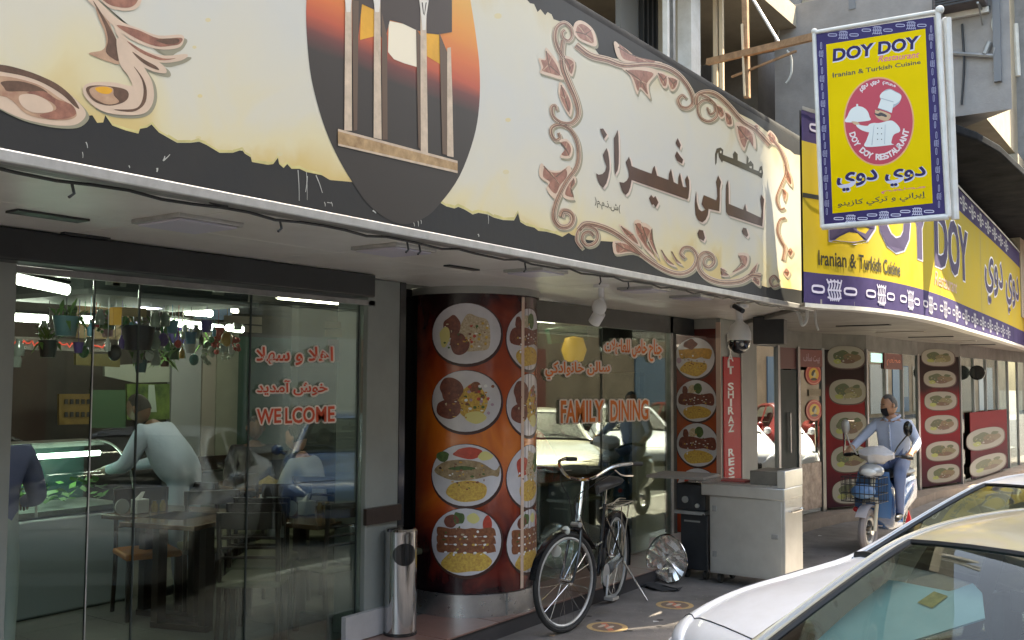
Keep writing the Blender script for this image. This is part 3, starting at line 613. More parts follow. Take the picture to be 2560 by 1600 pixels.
def dish(parent, surf, cx, cz, rx, rz, kind, dull=None, sq=1.):
    """plate print: surf(x along, z up, d)"""
    mb = MB(); surf0 = surf; curved = surf is colm
    if curved: surf = lambda x, z, d=0.: Vector((x, z, d))
    def L(mi, pts, k, sm=True):
        mb.mi = mi; blob(mb, [(cx+rx*a, cz+rz*b) for a, b in pts], surf, .0015+k*.0007, sm)
    mb.mi = 0; disc(mb, cx+rx*.02, cz-rz*.04, rx*1.05, rz*1.06, surf, .0006, 36, sq=sq)
    mb.mi = 1; disc(mb, cx, cz, rx, rz, surf, .0014, 36, sq=sq)
    rd = random.Random(kind*7+3)
    def lump(mi, x, y, a, b, k, n=9, j=.18):
        L(mi, [(x+a*(1+rd.uniform(-j, j))*math.cos(2*math.pi*i/n), y+b*(1+rd.uniform(-j, j))*math.sin(2*math.pi*i/n)) for i in range(n)], k)
    if kind == 0:
        lump(2, .25, .0, .48, .66, 1); lump(4, -.38, .25, .24, .36, 2); lump(4, -.18, -.32, .26, .34, 3); lump(9, -.6, -.1, .15, .32, 4)
        for i in range(12): lump(7 if i % 3 == 0 else 3, .3+rd.uniform(-.35, .35), rd.uniform(-.5, .5), .04, .05, 5+i*.1, 5)
    elif kind == 1:
        lump(3, .18, -.05, .42, .6, 1); lump(4, -.42, .35, .34, .38, 2); lump(4, -.48, -.25, .36, .36, 3); lump(9, .25, -.52, .3, .2, 4); lump(5, .28, .45, .16, .2, 5)
        for i in range(26): lump([5, 8, 12, 7, 11][i % 5], .3+rd.uniform(-.3, .45), rd.uniform(-.4, .6), .05, .05, 6+i*.1, 5)
    elif kind == 2:
        lump(7, .05, .72, .4, .18, 1); lump(8, -.65, .6, .2, .16, 1.2); lump(9, .55, .62, .2, .14, 1.4)
        L(10, [(-.92, .12), (-.6, .42), (-.1, .5), (.4, .42), (.8, .15), (.95, .3), (.92, -.05), (.7, -.02), (.3, -.12), (-.2, -.18), (-.6, -.1)], 2)
        lump(3, .05, -.52, .6, .34, 3)
        L(8, [(-.5, .2), (-.1, .3), (.3, .22), (-.1, .16)], 4); L(0, [(-.78, .2), (-.72, .26), (-.68, .18)], 5)
    elif kind == 3:
        lump(3, .0, -.58, .68, .34, 1); lump(4, -.4, .62, .22, .18, 1.5); lump(8, -.2, .7, .16, .18, 2); lump(9, .2, .7, .16, .16, 2.5); lump(7, .6, .5, .13, .26, 3)
        for r_ in range(3):
            y = .28-r_*.24
            L(5, [(-.82+.06*(i % 2), y+.12) if i == 0 else (-.82+i*.2, y+.11+.03*(i % 2)) for i in range(9)]+[(.84, y-.1)]+[(.8-i*.2, y-.11-.03*(i % 2)) for i in range(9)], 4+r_)
            for i in range(5): lump(12, -.55+i*.27, y-.12, .05, .03, 8+r_, 5)
    elif kind == 4:
        lump(3, 0, -.5, .75, .35, 1)
        L(6, [(-.8, .35), (-.7, .42), (.75, .45), (.8, .0), (.6, -.05), (.3, .02), (0, -.06), (-.3, .0), (-.7, -.02)], 3); lump(4, -.2, .68, .32, .24, 4); lump(11, -.8, -.1, .12, .14, 5)
    elif kind == 5:
        lump(3, 0, -.55, .7, .32, 1)
        L(4, [(-.8, .3), (-.3, .38), (.2, .3), (.8, .35), (.85, -.2), (.3, -.15), (-.2, -.22), (-.85, -.15)], 3); lump(4, -.55, .5, .16, .2, 4); lump(8, .1, .62, .2, .26, 5); lump(2, -.2, .55, .2, .2, 4.5)
        for i in range(6): lump(12, -.5+i*.2, .02+.05*(i % 2), .05, .02, 7, 4)
    elif kind == 6:
        lump(7, -.35, .35, .32, .34, 1); lump(2, .1, .3, .3, .5, 1.5); lump(8, .45, .4, .24, .3, 2); lump(3, 0, -.45, .6, .35, 3)
    else:
        lump(8, -.25, .1, .42, .5, 1); lump(10 if kind % 2 else 5, .3, -.05, .45, .42, 2); lump(9, -.5, -.4, .22, .2, 3); lump(4 if kind % 3 else 2, .1, -.35, .4, .22, 4); lump(8, .45, .4, .2, .16, 5)
    for i in range(34):
        a = rd.uniform(0, 6.28); q = rd.uniform(.1, .72); lump([3, 5, 2, 4, 12, 8, 6][rd.randrange(7)], q*math.cos(a), q*math.sin(a)*.8-.05, rd.uniform(.015, .05), rd.uniform(.015, .04), 9+i*.03, 5, .4)
    if curved: mb = wrap(mb, surf0)
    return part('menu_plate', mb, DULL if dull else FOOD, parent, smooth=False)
def zc(py): return W(1190, py, 1, 5.80).z
zs = [zc(834), zc(1003), zc(1188), zc(1355)]
for i, z in enumerate(zs):
    dish(pl, colm, -.055+.004*i, z, .268, .225 if i < 3 else .243, i)
    dish(pl, colm, .515+.004*i, z-.03, .255, .235, [5, 1, 6, 3][i])

# ================================================================== SECOND (SQUARE) MENU PILLAR
Y2 = 10.2; X2a, X2b = -4.955, -4.372
p2 = thing('square_menu_pillar', 'square pillar with an orange menu print of four plates beside the grill cart', 'pillar', (-4.66, 10.7, .12))
part('pillar_core', MB().box((X2a, Y2+.004, .12), (X2b-.002, 11.28, 2.54)), pil, p2)
part('menu_print', MB().box((X2a+.01, Y2-.004, .16), (X2b-.05, Y2+.003, 2.43)), ramp_mat('flame_print_two', [(0, (.03, .006, .02)), (.12, (.20, .02, .02)), (.35, (.52, .09, .03)), (.6, (.42, .09, .025)), (.8, (.20, .035, .02)), (1, (.10, .018, .012))], .25, 'Z', -.55, 2.35, 2.0, .12, coat=.4), p2)
part('print_edge', MB().box((X2b-.05, Y2-.008, .14), (X2b+.004, Y2+.003, 2.50)), mat('pale_edge', (.62, .45, .36), .4), p2)
part('head_band', MB().box((X2a, Y2-.006, 2.43), (X2b-.05, Y2+.003, 2.54)), mat('collar_grey', (0, 0, 0)), p2)
def s2(x, z, d=0.): return Vector((x, Y2-.0045-d, z))
for (px, py, r, k) in ((1737, 895, 50, 4), (1741, 1002, 51, 5), (1744, 1112, 53, 5), (1746, 1227, 55, 6)):
    a = W(px, py, 1, Y2); b = W(px+r, py, 1, Y2); dish(p2, s2, a.x, a.z, b.x-a.x, (b.x-a.x)*.95, k)
bn = thing('red_banner', 'narrow red vertical banner with white capital letters on the side of the square pillar', 'banner', (X2b+.01, 10.4, .6))
def sb(y, z, d=0.): return Vector((X2b+.012+d, y, z))
yb0 = W(1810, 1000, 0, X2b+.012).y; yb1 = W(1852, 1000, 0, X2b+.012).y
part('banner_cloth', MB().box((X2b, yb0, .62), (X2b+.012, yb1, 2.12)), mat('red_gloss', (.50, .012, .02), .45, spec=.2), bn)
part('side_chrome', MB().box((X2b, yb1+.01, .2), (X2b+.02, yb1+.05, 2.5)), alumd, bn)
for ch, py in zip('LAYALISHIRAZREST', (846, 862, 878, 894, 910, 926, 966, 986, 1006, 1026, 1048, 1070, 1130, 1153, 1177, 1200)):
    ym = (yb0+yb1)/2-.05; z = W(1831, py, 0, X2b).z; hw = .085 if ch != 'I' else .03; hh = .043
    m_ = MB(); put_text(m_, ch, [(ym-hw, z+hh), (ym+hw, z+hh), (ym+hw, z-hh), (ym-hw, z-hh)], sb, .0015, .03)
    part('letter', m_, inkw, bn, smooth=False)

# ================================================================== NEIGHBOURING RESTAURANT FRONT
nb = thing('neighbour_restaurant', 'neighbouring glass shopfront with maroon menu panels under a yellow sign', 'building', (-4.2, 14, 0))
PL = [(-4.44, 11.3), (-4.38, 12.0), (-4.33, 12.6), (-4.23, 13.27), (-3.87, 14.07), (-3.81, 16.8), (-3.45, 18.24), (-3.2, 24.), (-2.9, 34)]
def segf(i):
    p = Vector((*PL[i], 0)); q = Vector((*PL[i+1], 0)); t = (q-p).normalized(); n = Vector((t.y, -t.x, 0)); L = (q-p).length
    return p, t, n, L
def segbox(i, a, b, z0, z1, d0, d1):
    p, t, n, L = segf(i); v = [p+t*a+n*d0, p+t*b+n*d0, p+t*b+n*d1, p+t*a+n*d1]
    return MB().prism([Vector((q.x, q.y, z0)) for q in v], (0, 0, z1-z0))
def segsurf(i, base=.012):
    p, t, n, L = segf(i)
    return lambda u, z, d=0.: Vector((*(p+t*u+n*(base+d)).xy, z))
def segpx(i, px, py, base=.012):
    p, t, n, L = segf(i); p = p+n*base; d = ray(px, py)
    den = d.x*t.y-d.y*t.x; k = (p.x*t.y-p.y*t.x)/den
    return ((d*k-p).dot(t) if False else (Vector((d.x*k, d.y*k, 0))-p).dot(t)), H+k*d.z
part('neighbour_step', MB().prism([Vector((x+dx, y, 0)) for x, y, dx in [(a, b, .28) for a, b in PL[:8]]+[(a, b, -1.) for a, b in PL[:8][::-1]]], (0, 0, .12)), mat('tan_step', (.30, .24, .19), .7, var=.25, vscale=4), nb)
chr_ = mat('grey_frame', (.34, .34, .34), .3, .7)
for i in range(8):
    L = segf(i)[3]
    part('header', segbox(i, 0, L, 2.28, 2.60, -.10, .005), mat('header_grey', (.16, .16, .15), .5, var=.3), nb)
    part('frame_post', segbox(i, -.03, .03, .12, 2.3, -.08, .02), chr_, nb)
glm = glass('mirror_glass', (.35, .42, .42), 1.5, mult=.55)
part('pane', segbox(0, .03, segf(0)[3]-.03, .13, 2.28, -.02, -.01), glm, nb, smooth=False)
part('door', segbox(1, .02, segf(1)[3]-.01, .13, 2.0, -.05, .0), mat('dark_green_door', (.012, .028, .03), .5, spec=.2), nb, bev=.004)
part('door_transom', segbox(1, .02, segf(1)[3]-.01, 2.01, 2.28, -.04, -.01), mat('maroon_gloss', (.10, .015, .015), .3), nb)
u = segf(1)[3]*.45; part('handle', segbox(1, u, u+.02, .95, 1.45, .02, .04), alum, nb)
part('pane', segbox(2, .03, segf(2)[3]-.02, .13, 2.0, -.02, -.01), glm, nb, smooth=False)
part('poster', segbox(2, .05, segf(2)[3]-.05, .18, .78, -.008, -.002), mat('poster_picture', (.42, .33, .27), .35, var=.7, vscale=7, dirt=(.12, .07, .05)), nb)
ramp_mat('maroon_print', [(0, (.02, .012, .02)), (.25, (.09, .010, .018)), (.5, (.22, .018, .022)), (.70, (.20, .018, .02)), (.78, (.03, .012, .012)), (1, (.012, .010, .010))], .7, 'Z', 0, 2.3, 1.5, .07, coat=0, spec=.15)
for i, lst in ((3, ((2116, 893, 48, 28, 8), (2120, 979, 47, 31, 9), (2122, 1064, 48, 34, 10), (2125, 1147, 48, 33, 11), (2128, 1228, 46, 30, 12))), (6, ((2462, 1095, 44, 26, 8), (2468, 1160, 42, 24, 11))), (5, ((2346, 894, 40, 21, 9), (2350, 947, 39, 21, 8), (2352, 1002, 39, 23, 13), (2354, 1061, 40, 23, 10), (2357, 1127, 40, 24, 11), (2359, 1183, 39, 22, 14)))):
    L = segf(i)[3]
    if i == 6: ua, ub_ = segpx(6, 2420, 1000)[0], segpx(6, 2512, 1000)[0]; part('menu_panel', segbox(i, ua, ub_, .16, 1.32, .03, .04), MATS['maroon_print'], nb)
    else: part('menu_panel', segbox(i, .05, L-.05, .16, 2.28, .0, .01), MATS['maroon_print'], nb)
    sf = segsurf(i, .042 if i == 6 else .012)
    for (px, py, rx, ry, k) in lst:
        u0, z0 = segpx(i, px, py); u1, _ = segpx(i, px+rx, py); _, z1 = segpx(i, px, py+ry)
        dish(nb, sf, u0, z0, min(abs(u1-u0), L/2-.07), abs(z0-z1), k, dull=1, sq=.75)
for i in (4, 6, 7):
    L = segf(i)[3]; n = max(2, round(L/.95))
    for k in range(n):
        part('pane', segbox(i, k*L/n+.02, (k+1)*L/n-.02, .13, 2.28, -.02, -.01), glm if k % 2 else glz, nb, smooth=False)
        part('mullion', segbox(i, k*L/n-.02, k*L/n+.02, .13, 2.28, -.03, .015), chr_, nb)
red_h = mat('header_red', (.16, .03, .025), .4)
for i, s_, a, b in ((2, 'بيت سلف', .0, 1.), (4, 'مطعم', .3, .65)):
    L = segf(i)[3]; part('header_sign', segbox(i, L*a+.01, L*b-.01, 2.04, 2.27, .0, .015), red_h, nb)
    m_ = MB(); put_text(m_, ar(s_), [(L*a+.12, 2.22), (L*b-.1, 2.22), (L*b-.1, 2.09), (L*a+.12, 2.09)], segsurf(i, .016), .002, .02); part('header_lettering', m_, inkpink if i == 4 else onion, nb, smooth=False)
# wall lamp / speaker and hand rail further along
part('round_speaker', MB().lathe([(.0, 0), (.11, .0), (.13, -.02), (.13, -.06)], (-3.30, 19.0, 2.02), 20, ax='y'), blackp, nb)
mb = MB(); uu, zz = segpx(3, 2108, 1130, .1); pp, tt, nn, LL = segf(3)
q = pp+tt*uu+nn*.12; mb.tube([(q.x+.1, q.y+.1, 1.33), (q.x, q.y, 1.33), (q.x, q.y, .88), (q.x+.12, q.y+.1, .88)], .02, 8); part('door_pull', mb, chrome, nb)
# stickers
for k, (px, py) in enumerate(((2034, 936), (2038, 1026))):
    u0, z0 = segpx(2, px, py, .0); sf = segsurf(2, .0); r = .30; rz_ = .135; mb = MB(); rr = r*.78
    u1 = min(u0, segf(2)[3]-.24)
    disc(mb, u1, z0, rr, rz_*1.05, sf, .001); mb.mi = 1; ring(mb, u1, z0, rr*.92, rz_*.96, .012, sf, .002); mb.mi = 2; disc(mb, u1, z0, rr*.6, rz_*.64, sf, .003)
    mb.mi = 3; blob(mb, [(u1-.05*rr/.2, z0+.03), (u1, z0+.06), (u1+.05, z0+.05), (u1+.01, z0+.02), (u1-.02, z0-.02), (u1-.07, z0-.01)], sf, .004); blob(mb, [(u1-.09, z0-.06), (u1, z0-.045), (u1+.09, z0-.06), (u1+.05, z0-.08), (u1-.05, z0-.08)], sf, .0041)
    mb.mi = 4; blob(mb, [(u1-.01, z0+.03), (u1+.05, z0+.02), (u1+.06, z0-.02), (u1, z0-.045), (u1-.02, z0-.02)], sf, .0035)
    q = sf(u1, z0-rz_)
    single('round_sticker', mb, [mat('sticker_red', (.55, .07, .05), .4), mat('sticker_pink', (.70, .35, .25), .4), mat('sticker_yellow', (.75, .50, .05), .4), inkk, mat('sticker_face', (.55, .55, .40), .4)], ['upper round red and yellow sticker with a head on the door glass', 'lower round red and yellow sticker with a head on the door glass'][k], 'sticker', 'round head stickers on the door glass', smooth=False)
u0, z0 = segpx(2, 2036, 981, 0.)
single('hours_sticker', MB().add(*(lambda m: (m.v, m.f))(segbox(2, u0-.16, min(u0+.2, segf(2)[3]-.03), z0-.05, z0+.04, .0, .003))), mat('sticker_tan', (.24, .20, .13), .5), 'small dull tan rectangular sticker between the two round head stickers', 'sticker')
# inside of the neighbour
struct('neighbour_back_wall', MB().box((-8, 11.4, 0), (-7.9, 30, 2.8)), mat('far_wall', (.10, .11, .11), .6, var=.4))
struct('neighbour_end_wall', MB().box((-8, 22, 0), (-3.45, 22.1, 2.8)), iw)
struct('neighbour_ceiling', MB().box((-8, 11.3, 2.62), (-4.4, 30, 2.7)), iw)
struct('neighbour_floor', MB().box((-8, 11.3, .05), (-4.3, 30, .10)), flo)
for k, (px, py, ht) in enumerate(((2190, 887, .14), (2255, 930, .5), (2440, 950, .5))):
    q = W(px, py, 0, -5.0)
    t = thing('light_box', ['bright teal light box high behind the neighbour glass', 'pale yellow rack seen through the neighbour glass', 'pale board behind the far neighbour glass'][k], 'light box', q)
    part('box_face', MB().box((q.x, q.y-.35, q.z-ht), (q.x+.03, q.y+.35, q.z+ht*.2)), mat('face_%s' % 'abc'[k], [(.5, .8, .8), (.5, .45, .25), (.5, .48, .42)][k], .5, emis=[(.5, .9, .9), (.5, .42, .25), (.5, .46, .4)][k], estr=[.5, .06, .1][k]), t)  # the rack and the board are no lamps; their colour carries a faint glow

# ================================================================== YELLOW CURVED SIGN
CP = [(q.x, q.y) for q in spline([(-2.70, 8.02, 0), (-2.63, 8.25, 0), (-2.40, 8.85, 0), (-2.27, 9.9, 0), (-2.26, 11.3, 0), (-2.33, 12.9, 0), (-2.46, 16, 0), (-2.64, 19.6, 0), (-3.0, 26, 0)], 14)]
SL = [0.]
for a, b in zip(CP, CP[1:]): SL.append(SL[-1]+math.hypot(b[0]-a[0], b[1]-a[1]))
def curve_at(s):
    s = max(0, min(SL[-1]-1e-6, s))
    i = max(j for j in range(len(SL)-1) if SL[j] <= s)
    f = (s-SL[i])/(SL[i+1]-SL[i]); a, b = CP[i], CP[i+1]; tx, ty = (b[0]-a[0]), (b[1]-a[1]); l = math.hypot(tx, ty)
    return a[0]+tx*f, a[1]+ty*f, ty/l, -tx/l
def dsv(s, z, d=0.):
    x, y, nx, ny = curve_at(s); return Vector((x+nx*(.001+d), y+ny*(.001+d), z))
def dpx(px, py):
    d = ray(px, py); best = None
    for i in range(len(CP)-1):
        a, b = CP[i], CP[i+1]; ex, ey = b[0]-a[0], b[1]-a[1]; den = d.x*ey-d.y*ex
        if abs(den) < 1e-9: continue
        k = (a[0]*ey-a[1]*ex)/den; u = ((d.x*k-a[0])*ex+(d.y*k-a[1])*ey)/(ex*ex+ey*ey)
        if -1e-6 <= u <= 1+1e-6 and k > 0: return SL[i]+u*(SL[i+1]-SL[i]), H+k*d.z
    return 0, 0
ds = thing('yellow_sign', 'long curved yellow sign board with purple patterned border over the neighbour shop', 'sign', (-2.5, 12, 2.5))
zb, zy0, zy1, zt = 2.50, 2.76, 3.86, 4.12
def strip(z0, z1, d=0., s0=0., s1=None, step=.12):
    s1 = s1 or SL[-1]-.01; n = int((s1-s0)/step); mb = MB()
    rg = [[dsv(s0+(s1-s0)*i/n, z0, d), dsv(s0+(s1-s0)*i/n, z1, d)] for i in range(n+1)]
    return mb.loft(rg, closed=False)
fadep = mat('faded_purple', (.07, .055, .15), .8, spec=.08, var=.25, vscale=2.5)
part('yellow_field', strip(zy0, zy1), mat('sign_yellow', (.52, .38, .02), .8, spec=.08, var=.16, vscale=.9, dirt=(.50, .40, .09)), ds)
part('border_band', strip(zb, zy0), fadep, ds); part('border_band', strip(zy1, zt), fadep, ds)
part('white_rim', strip(zb-.035, zb, .012), whitep, ds)
part('white_rim_face', MB().loft([[dsv(s*.2, zb-.035, .012), dsv(s*.2, zb-.035, -.12)] for s in range(int(SL[-1]/.2))], closed=False), whitep, ds)
part('top_rim', strip(zt, zt+.03, .01), alumd, ds)
part('board_back', MB().loft([[dsv(s*.2, zb, -.02), dsv(s*.2, zt, -.02)] for s in range(int(SL[-1]/.2))], closed=False), dark, ds)
part('panel_joint', MB().add([dsv(3.05, zb, .003), dsv(3.06, zb, .003), dsv(3.06, zt, .003), dsv(3.05, zt, .003), dsv(6.1, zb, .003), dsv(6.115, zb, .003), dsv(6.115, zt, .003), dsv(6.1, zt, .003), dsv(0, 3.38, .003), dsv(.42, 3.38, .003), dsv(.42, 3.42, .003), dsv(0, 3.42, .003)], [(0, 1, 2, 3), (4, 5, 6, 7), (8, 9, 10, 11)]), dark, ds, smooth=False)
def motif(mb, cx, cy, w_, h_, surf, d, vert=False):
    """capsule outlines either side of a knot"""
    sw = (lambda x, y, dd: surf(cx+y, cy+x, dd)) if vert else (lambda x, y, dd: surf(cx+x, cy+y, dd))
    t_ = h_*.09
    for sg_ in (-1, 1):
        c = sg_*w_*.34; a = w_*.15; b = h_*.17; o1 = []; o2 = []
        for i in range(12):
            th = 2*math.pi*i/12; ox = math.copysign(abs(math.cos(th))**.6, math.cos(th)); oy = math.copysign(abs(math.sin(th))**.6, math.sin(th))
            o1.append(sw(c+a*ox, b*oy, d)); o2.append(sw(c+(a-t_)*ox, (b-t_)*oy, d))
        mb.add(o1+o2, [(i, (i+1) % 12, 12+(i+1) % 12, 12+i) for i in range(12)])
    for i in range(5):
        x = (i-2)*w_*.055
        ribbon(mb, [(x-w_*.02*(i-2), -h_*.42), (x+w_*.012, -h_*.2), (x-w_*.012, 0), (x+w_*.012, h_*.2), (x-w_*.02*(2-i), h_*.42)], t_*.8, t_*.8, sw, d+.0003*i, 3)
    for y in (-.28, 0, .28): ribbon(mb, [(-w_*.14, y*h_), (0, y*h_*1.25), (w_*.14, y*h_)], t_*.8, t_*.8, sw, d+.0018, 3)
for i in range(13):
    s_ = dpx(2085, 730)[0]+i*(dpx(2205, 740)[0]-dpx(2085, 730)[0])*.98
    if s_ > SL[-1]-1: break
    for z in (zb+.125, zt-.125):
        mb = MB(); motif(mb, s_, z, .60, .22, dsv, .003); part('border_motif', mb, mat('border_ink', (.42, .41, .48), .5) if i > 2 else inkp, ds, smooth=False)
# lettering
def sq4(pts): return [dpx(*p) for p in pts]
a_ = dpx(2082, 594)[0]; b_ = dpx(2385, 690)[0]; c_ = b_+(b_-a_)*.30
z0 = dpx(2110, 598)[1]; z1 = z0+.57
for k, (mt, d, off, dx) in enumerate(((mat('letter_lilac', (.52, .50, .58), .4), .003, .055, 0.), (mat('letter_slate', (.09, .075, .14), .8, spec=.08), .005, .035, -.01))):
    mb = MB(); put_text(mb, 'DOY DOY', [(a_+dx, z1), (c_+dx, z1), (c_+dx, z0), (a_+dx, z0)], dsv, d, off, 0, .0)
    part('big_lettering', mb, mt, ds, smooth=False)
a_ = dpx(2045, 660)[0]; b_ = dpx(2250, 700)[0]; z0 = dpx(2050, 662)[1]
mb = MB(); put_text(mb, 'Iranian & Turkish Cuisine', [(a_, z0+.125), (b_, z0+.125), (b_, z0-.005), (a_, z0-.005)], dsv, .004, .018); part('cuisine_lettering', mb, inkk, ds, smooth=False)
a_ = dpx(2335, 700)[0]; mb = MB(); put_text(mb, 'Restaurant', [(a_, 3.0), (a_+1.3, 3.0), (a_+1.3, 2.85), (a_, 2.85)], dsv, .004, .01, .3); part('script_lettering', mb, mat('faded_pink', (.55, .30, .20), .5), ds, smooth=False)
a_ = dpx(2462, 700)[0]; b_ = a_+4.4
for mt, d, off in ((mat('letter_lilac', (0, 0, 0)), .004, .05), (mat('letter_slate', (0, 0, 0)), .006, .02)):
    mb = MB(); put_text(mb, ar('دوي دوي'), [(a_, 3.62), (b_, 3.62), (b_, 2.95), (a_, 2.95)], dsv, d, off, 0, 0); part('arabic_lettering', mb, mt, ds, smooth=False)
# canopy underside
mb = MB()
P = [Vector((a-.0, b, 2.50)) for a, b in [(x, y) for x, y in CP[::4]]]+[Vector((a, b, 2.50)) for a, b in PL[::-1]]+[Vector((-4.4, 10.9, 2.50)), Vector((-3.05, 8.9, 2.50))]
part('canopy_underside', MB().prism(P, (0, 0, .04)), mat('canopy_grey', (.28, .27, .25), .5, var=.35, vscale=2), nb)
for i in range(5):
    y = 11.5+i*1.7; single('canopy_slot', MB().box((-3.5, y, 2.488), (-2.9, y+.09, 2.4995)), mat('slot_light', (.45, .42, .38), .4) if i % 2 else dark, ['nearest','second','middle','fourth','last'][i]+' thin strip in the underside of the yellow sign canopy', 'strip', 'strips under the yellow sign canopy')
# dark curved hood above the yellow sign, its overhang shaped to shade it
HP = [(-3.3, 10.75), (-2.02, 10.75), (-1.90, 11.2), (-1.80, 12.0), (-1.76, 13.5), (-1.9, 17), (-2.1, 24), (-3.3, 24)]
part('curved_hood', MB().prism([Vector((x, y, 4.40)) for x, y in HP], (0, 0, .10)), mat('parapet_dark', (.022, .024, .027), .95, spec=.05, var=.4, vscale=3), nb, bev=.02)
part('hood_fascia_wall', MB().box((-3.0, 10.0, 4.1), (-2.8, 24, 4.40)), MATS['parapet_dark'], nb)
q1 = W(2440, 520, 0, -2.79)
part('parapet_window', MB().box((-2.80, 13.6, 4.16), (-2.77, 19, 4.36)), mat('teal_pane', (.03, .09, .11), .15, coat=.5), nb)

# ================================================================== HANGING SIGN
YS = 8.0
def hs(x, y, d=0.): return W(2000+.3968*x, .3968*y, 1, YS-d*(.4 if 0 < d < .02 else 1))
hg = thing('hanging_sign', 'yellow and purple double sided box sign hanging out over the pavement', 'sign', (-2.05, 8.1, 3.1))
qTL, qTR, qBR, qBL = hs(84, 200), hs(905, 58), hs(972, 1375), hs(138, 1438)
part('sign_case', MB().prism([hs(95, 215, -.012), hs(870, 90, -.012), hs(935, 1355, -.012), hs(140, 1420, -.012)], (0, .17, 0)), whitep, hg, bev=.01)
mb = MB(); mb.tube([hs(88, 205), hs(868, 72)], .017, 10); mb.tube([hs(868, 72), hs(935, 1365)], .022, 10); mb.tube([hs(935, 1365), hs(140, 1432)], .024, 10); mb.tube([hs(140, 1432), hs(88, 205)], .018, 10)
mb.ball(hs(880, 62), .034); mb.ball(hs(90, 198), .026)
off = Vector((0, .17, 0)); mb.tube([hs(875, 80)+off, hs(940, 1360)+off], .022, 10); mb.ball(hs(885, 90)+off, .03)
mb.tube([hs(910, 90)+off*.6, hs(960, 1370)+off*.6], .03, 8)
part('white_frame', mb, whitep, hg)
polyset('sign_face', [(purple, [([(100, 215), (842, 105), (916, 1345), (145, 1415)], False)]), (yellow, [([(165, 280), (790, 180), (836, 1280), (205, 1345)], False)])], hg, hs, .001, .003)
for t in (.2, .5, .8):
    mb = MB(); cx, cy = 130+(842-130)*t, 240-(100)*t
    motif(mb, cx, cy, 200, 62, hs, .0045); part('border_motif', mb, mat('soft_lilac', (.36, .35, .50), .5), hg, smooth=False)
    mb = MB(); cx, cy = 165+(900-165)*(t*.95+.02), 1392-(75)*t
    motif(mb, cx, cy, 220, 58, hs, .0045); part('border_motif', mb, inkp, hg, smooth=False)
for k in range(7):
    t = (k+.5)/7
    for x0, x1, y0, y1 in ((130, 172, 260, 1360), (822, 880, 150, 1320)):
        mb = MB(); motif(mb, x0+(x1-x0)*t, y0+(y1-y0)*t, 150, 34, hs, .0045, True); part('border_motif', mb, mat('soft_lilac', (0, 0, 0)), hg, smooth=False)
for mt, d, off_, dx in ((inkp, .0045, .07, 4), (inkd, .006, .035, 0)):
    mb = MB(); put_text(mb, 'DOY DOY', [(203+dx, 312+dx), (742+dx, 228+dx), (748+dx, 302+dx), (210+dx, 384+dx)], hs, d, off_, .12, 0); part('latin_name', mb, mt, hg, smooth=False); mb = MB()
    put_text(mb, ar('دوي دوي'), [(232+dx, 1085+dx), (786+dx, 1050+dx), (790+dx, 1150+dx), (238+dx, 1205+dx)], hs, d, off_*.8, 0, 0)
    part('arabic_name', mb, mt, hg, smooth=False)
mb = MB(); put_text(mb, 'Restaurant', [(488, 352), (752, 322), (755, 362), (490, 392)], hs, .0045, .02, .35); part('script_word', mb, mat('hot_pink_ink', (.70, .16, .20), .4), hg, smooth=False); mb = MB()
put_text(mb, ar('مطعم'), [(510, 1196), (790, 1165), (792, 1192), (512, 1222)], hs, .0045, .02); part('pink_lettering', mb, mat('hot_pink_ink', (.70, .16, .20), .4), hg, smooth=False)
mb = MB(); put_text(mb, 'Iranian & Turkish Cuisine', [(205, 458), (760, 376), (761, 402), (206, 490)], hs, .0045, .02); part('cuisine_line', mb, inkk, hg, smooth=False); mb = MB()
put_text(mb, ar('إيراني و تركي كازينو'), [(236, 1268), (792, 1205), (794, 1255), (238, 1318)], hs, .0045, .015); part('small_lettering', mb, inkk, hg, smooth=False)
# round emblem with moustached cook
ex, ey, erx, ery = 497, 765, 222, 280
mb = MB(); disc(mb, ex, ey, erx, ery, hs, .0045, 48); mb.mi = 1; disc(mb, ex, ey, erx-9, ery-9, hs, .0056, 48)
def arc_text(mb, s, r0, a0, a1, flip, sz, surf=hs, d=.0068):
    n = len(s)
    for i, ch in enumerate(s):
        if ch == ' ': continue
        a = a0+(a1-a0)*(i+.5)/n; rx, ry = erx*r0, ery*r0
        cx, cy = ex+rx*math.cos(a), ey-ry*math.sin(a)
        tx, ty = -rx*math.sin(a), -ry*math.cos(a); l = math.hypot(tx, ty); tx, ty = tx/l, ty/l
        if not flip: tx, ty = -tx, -ty
        nx, ny = ty, -tx            # "up" of the glyph
        hw, hh = (sz*.46 if ch != 'I' else sz*.15), sz*.55
        put_text(mb, ch, [(cx-tx*hw+nx*hh, cy-ty*hw+ny*hh), (cx+tx*hw+nx*hh, cy+ty*hw+ny*hh), (cx+tx*hw-nx*hh, cy+ty*hw-ny*hh), (cx-tx*hw-nx*hh, cy-ty*hw-ny*hh)], surf, d, .04)
mb.mi = 2; arc_text(mb, 'DOY DOY RESTAURANT', .80, math.pi*1.10, math.pi*1.93, True, 36)
put_text(mb, ar('دوي'), [(370, 545), (425, 520), (435, 555), (385, 590)], hs, .0068, .05); put_text(mb, ar('دوي'), [(440, 515), (500, 500), (502, 535), (447, 548)], hs, .0068, .05); put_text(mb, ar('مطعم'), [(520, 500), (605, 530), (600, 562), (520, 535)], hs, .0068, .05)
part('round_emblem', mb, [mat('emblem_rim', (.78, .36, .16), .4), mat('emblem_red', (.52, .03, .06), .4), mat('emblem_text', (.80, .68, .66), .4)], hg, smooth=False)
fc = mat('cook_white', (.72, .74, .70), .4); fs_ = mat('cook_skin', (.62, .38, .22), .4); fk = mat('cook_dark', (.04, .03, .03), .4); fg_ = mat('cook_grey', (.40, .44, .46), .4)
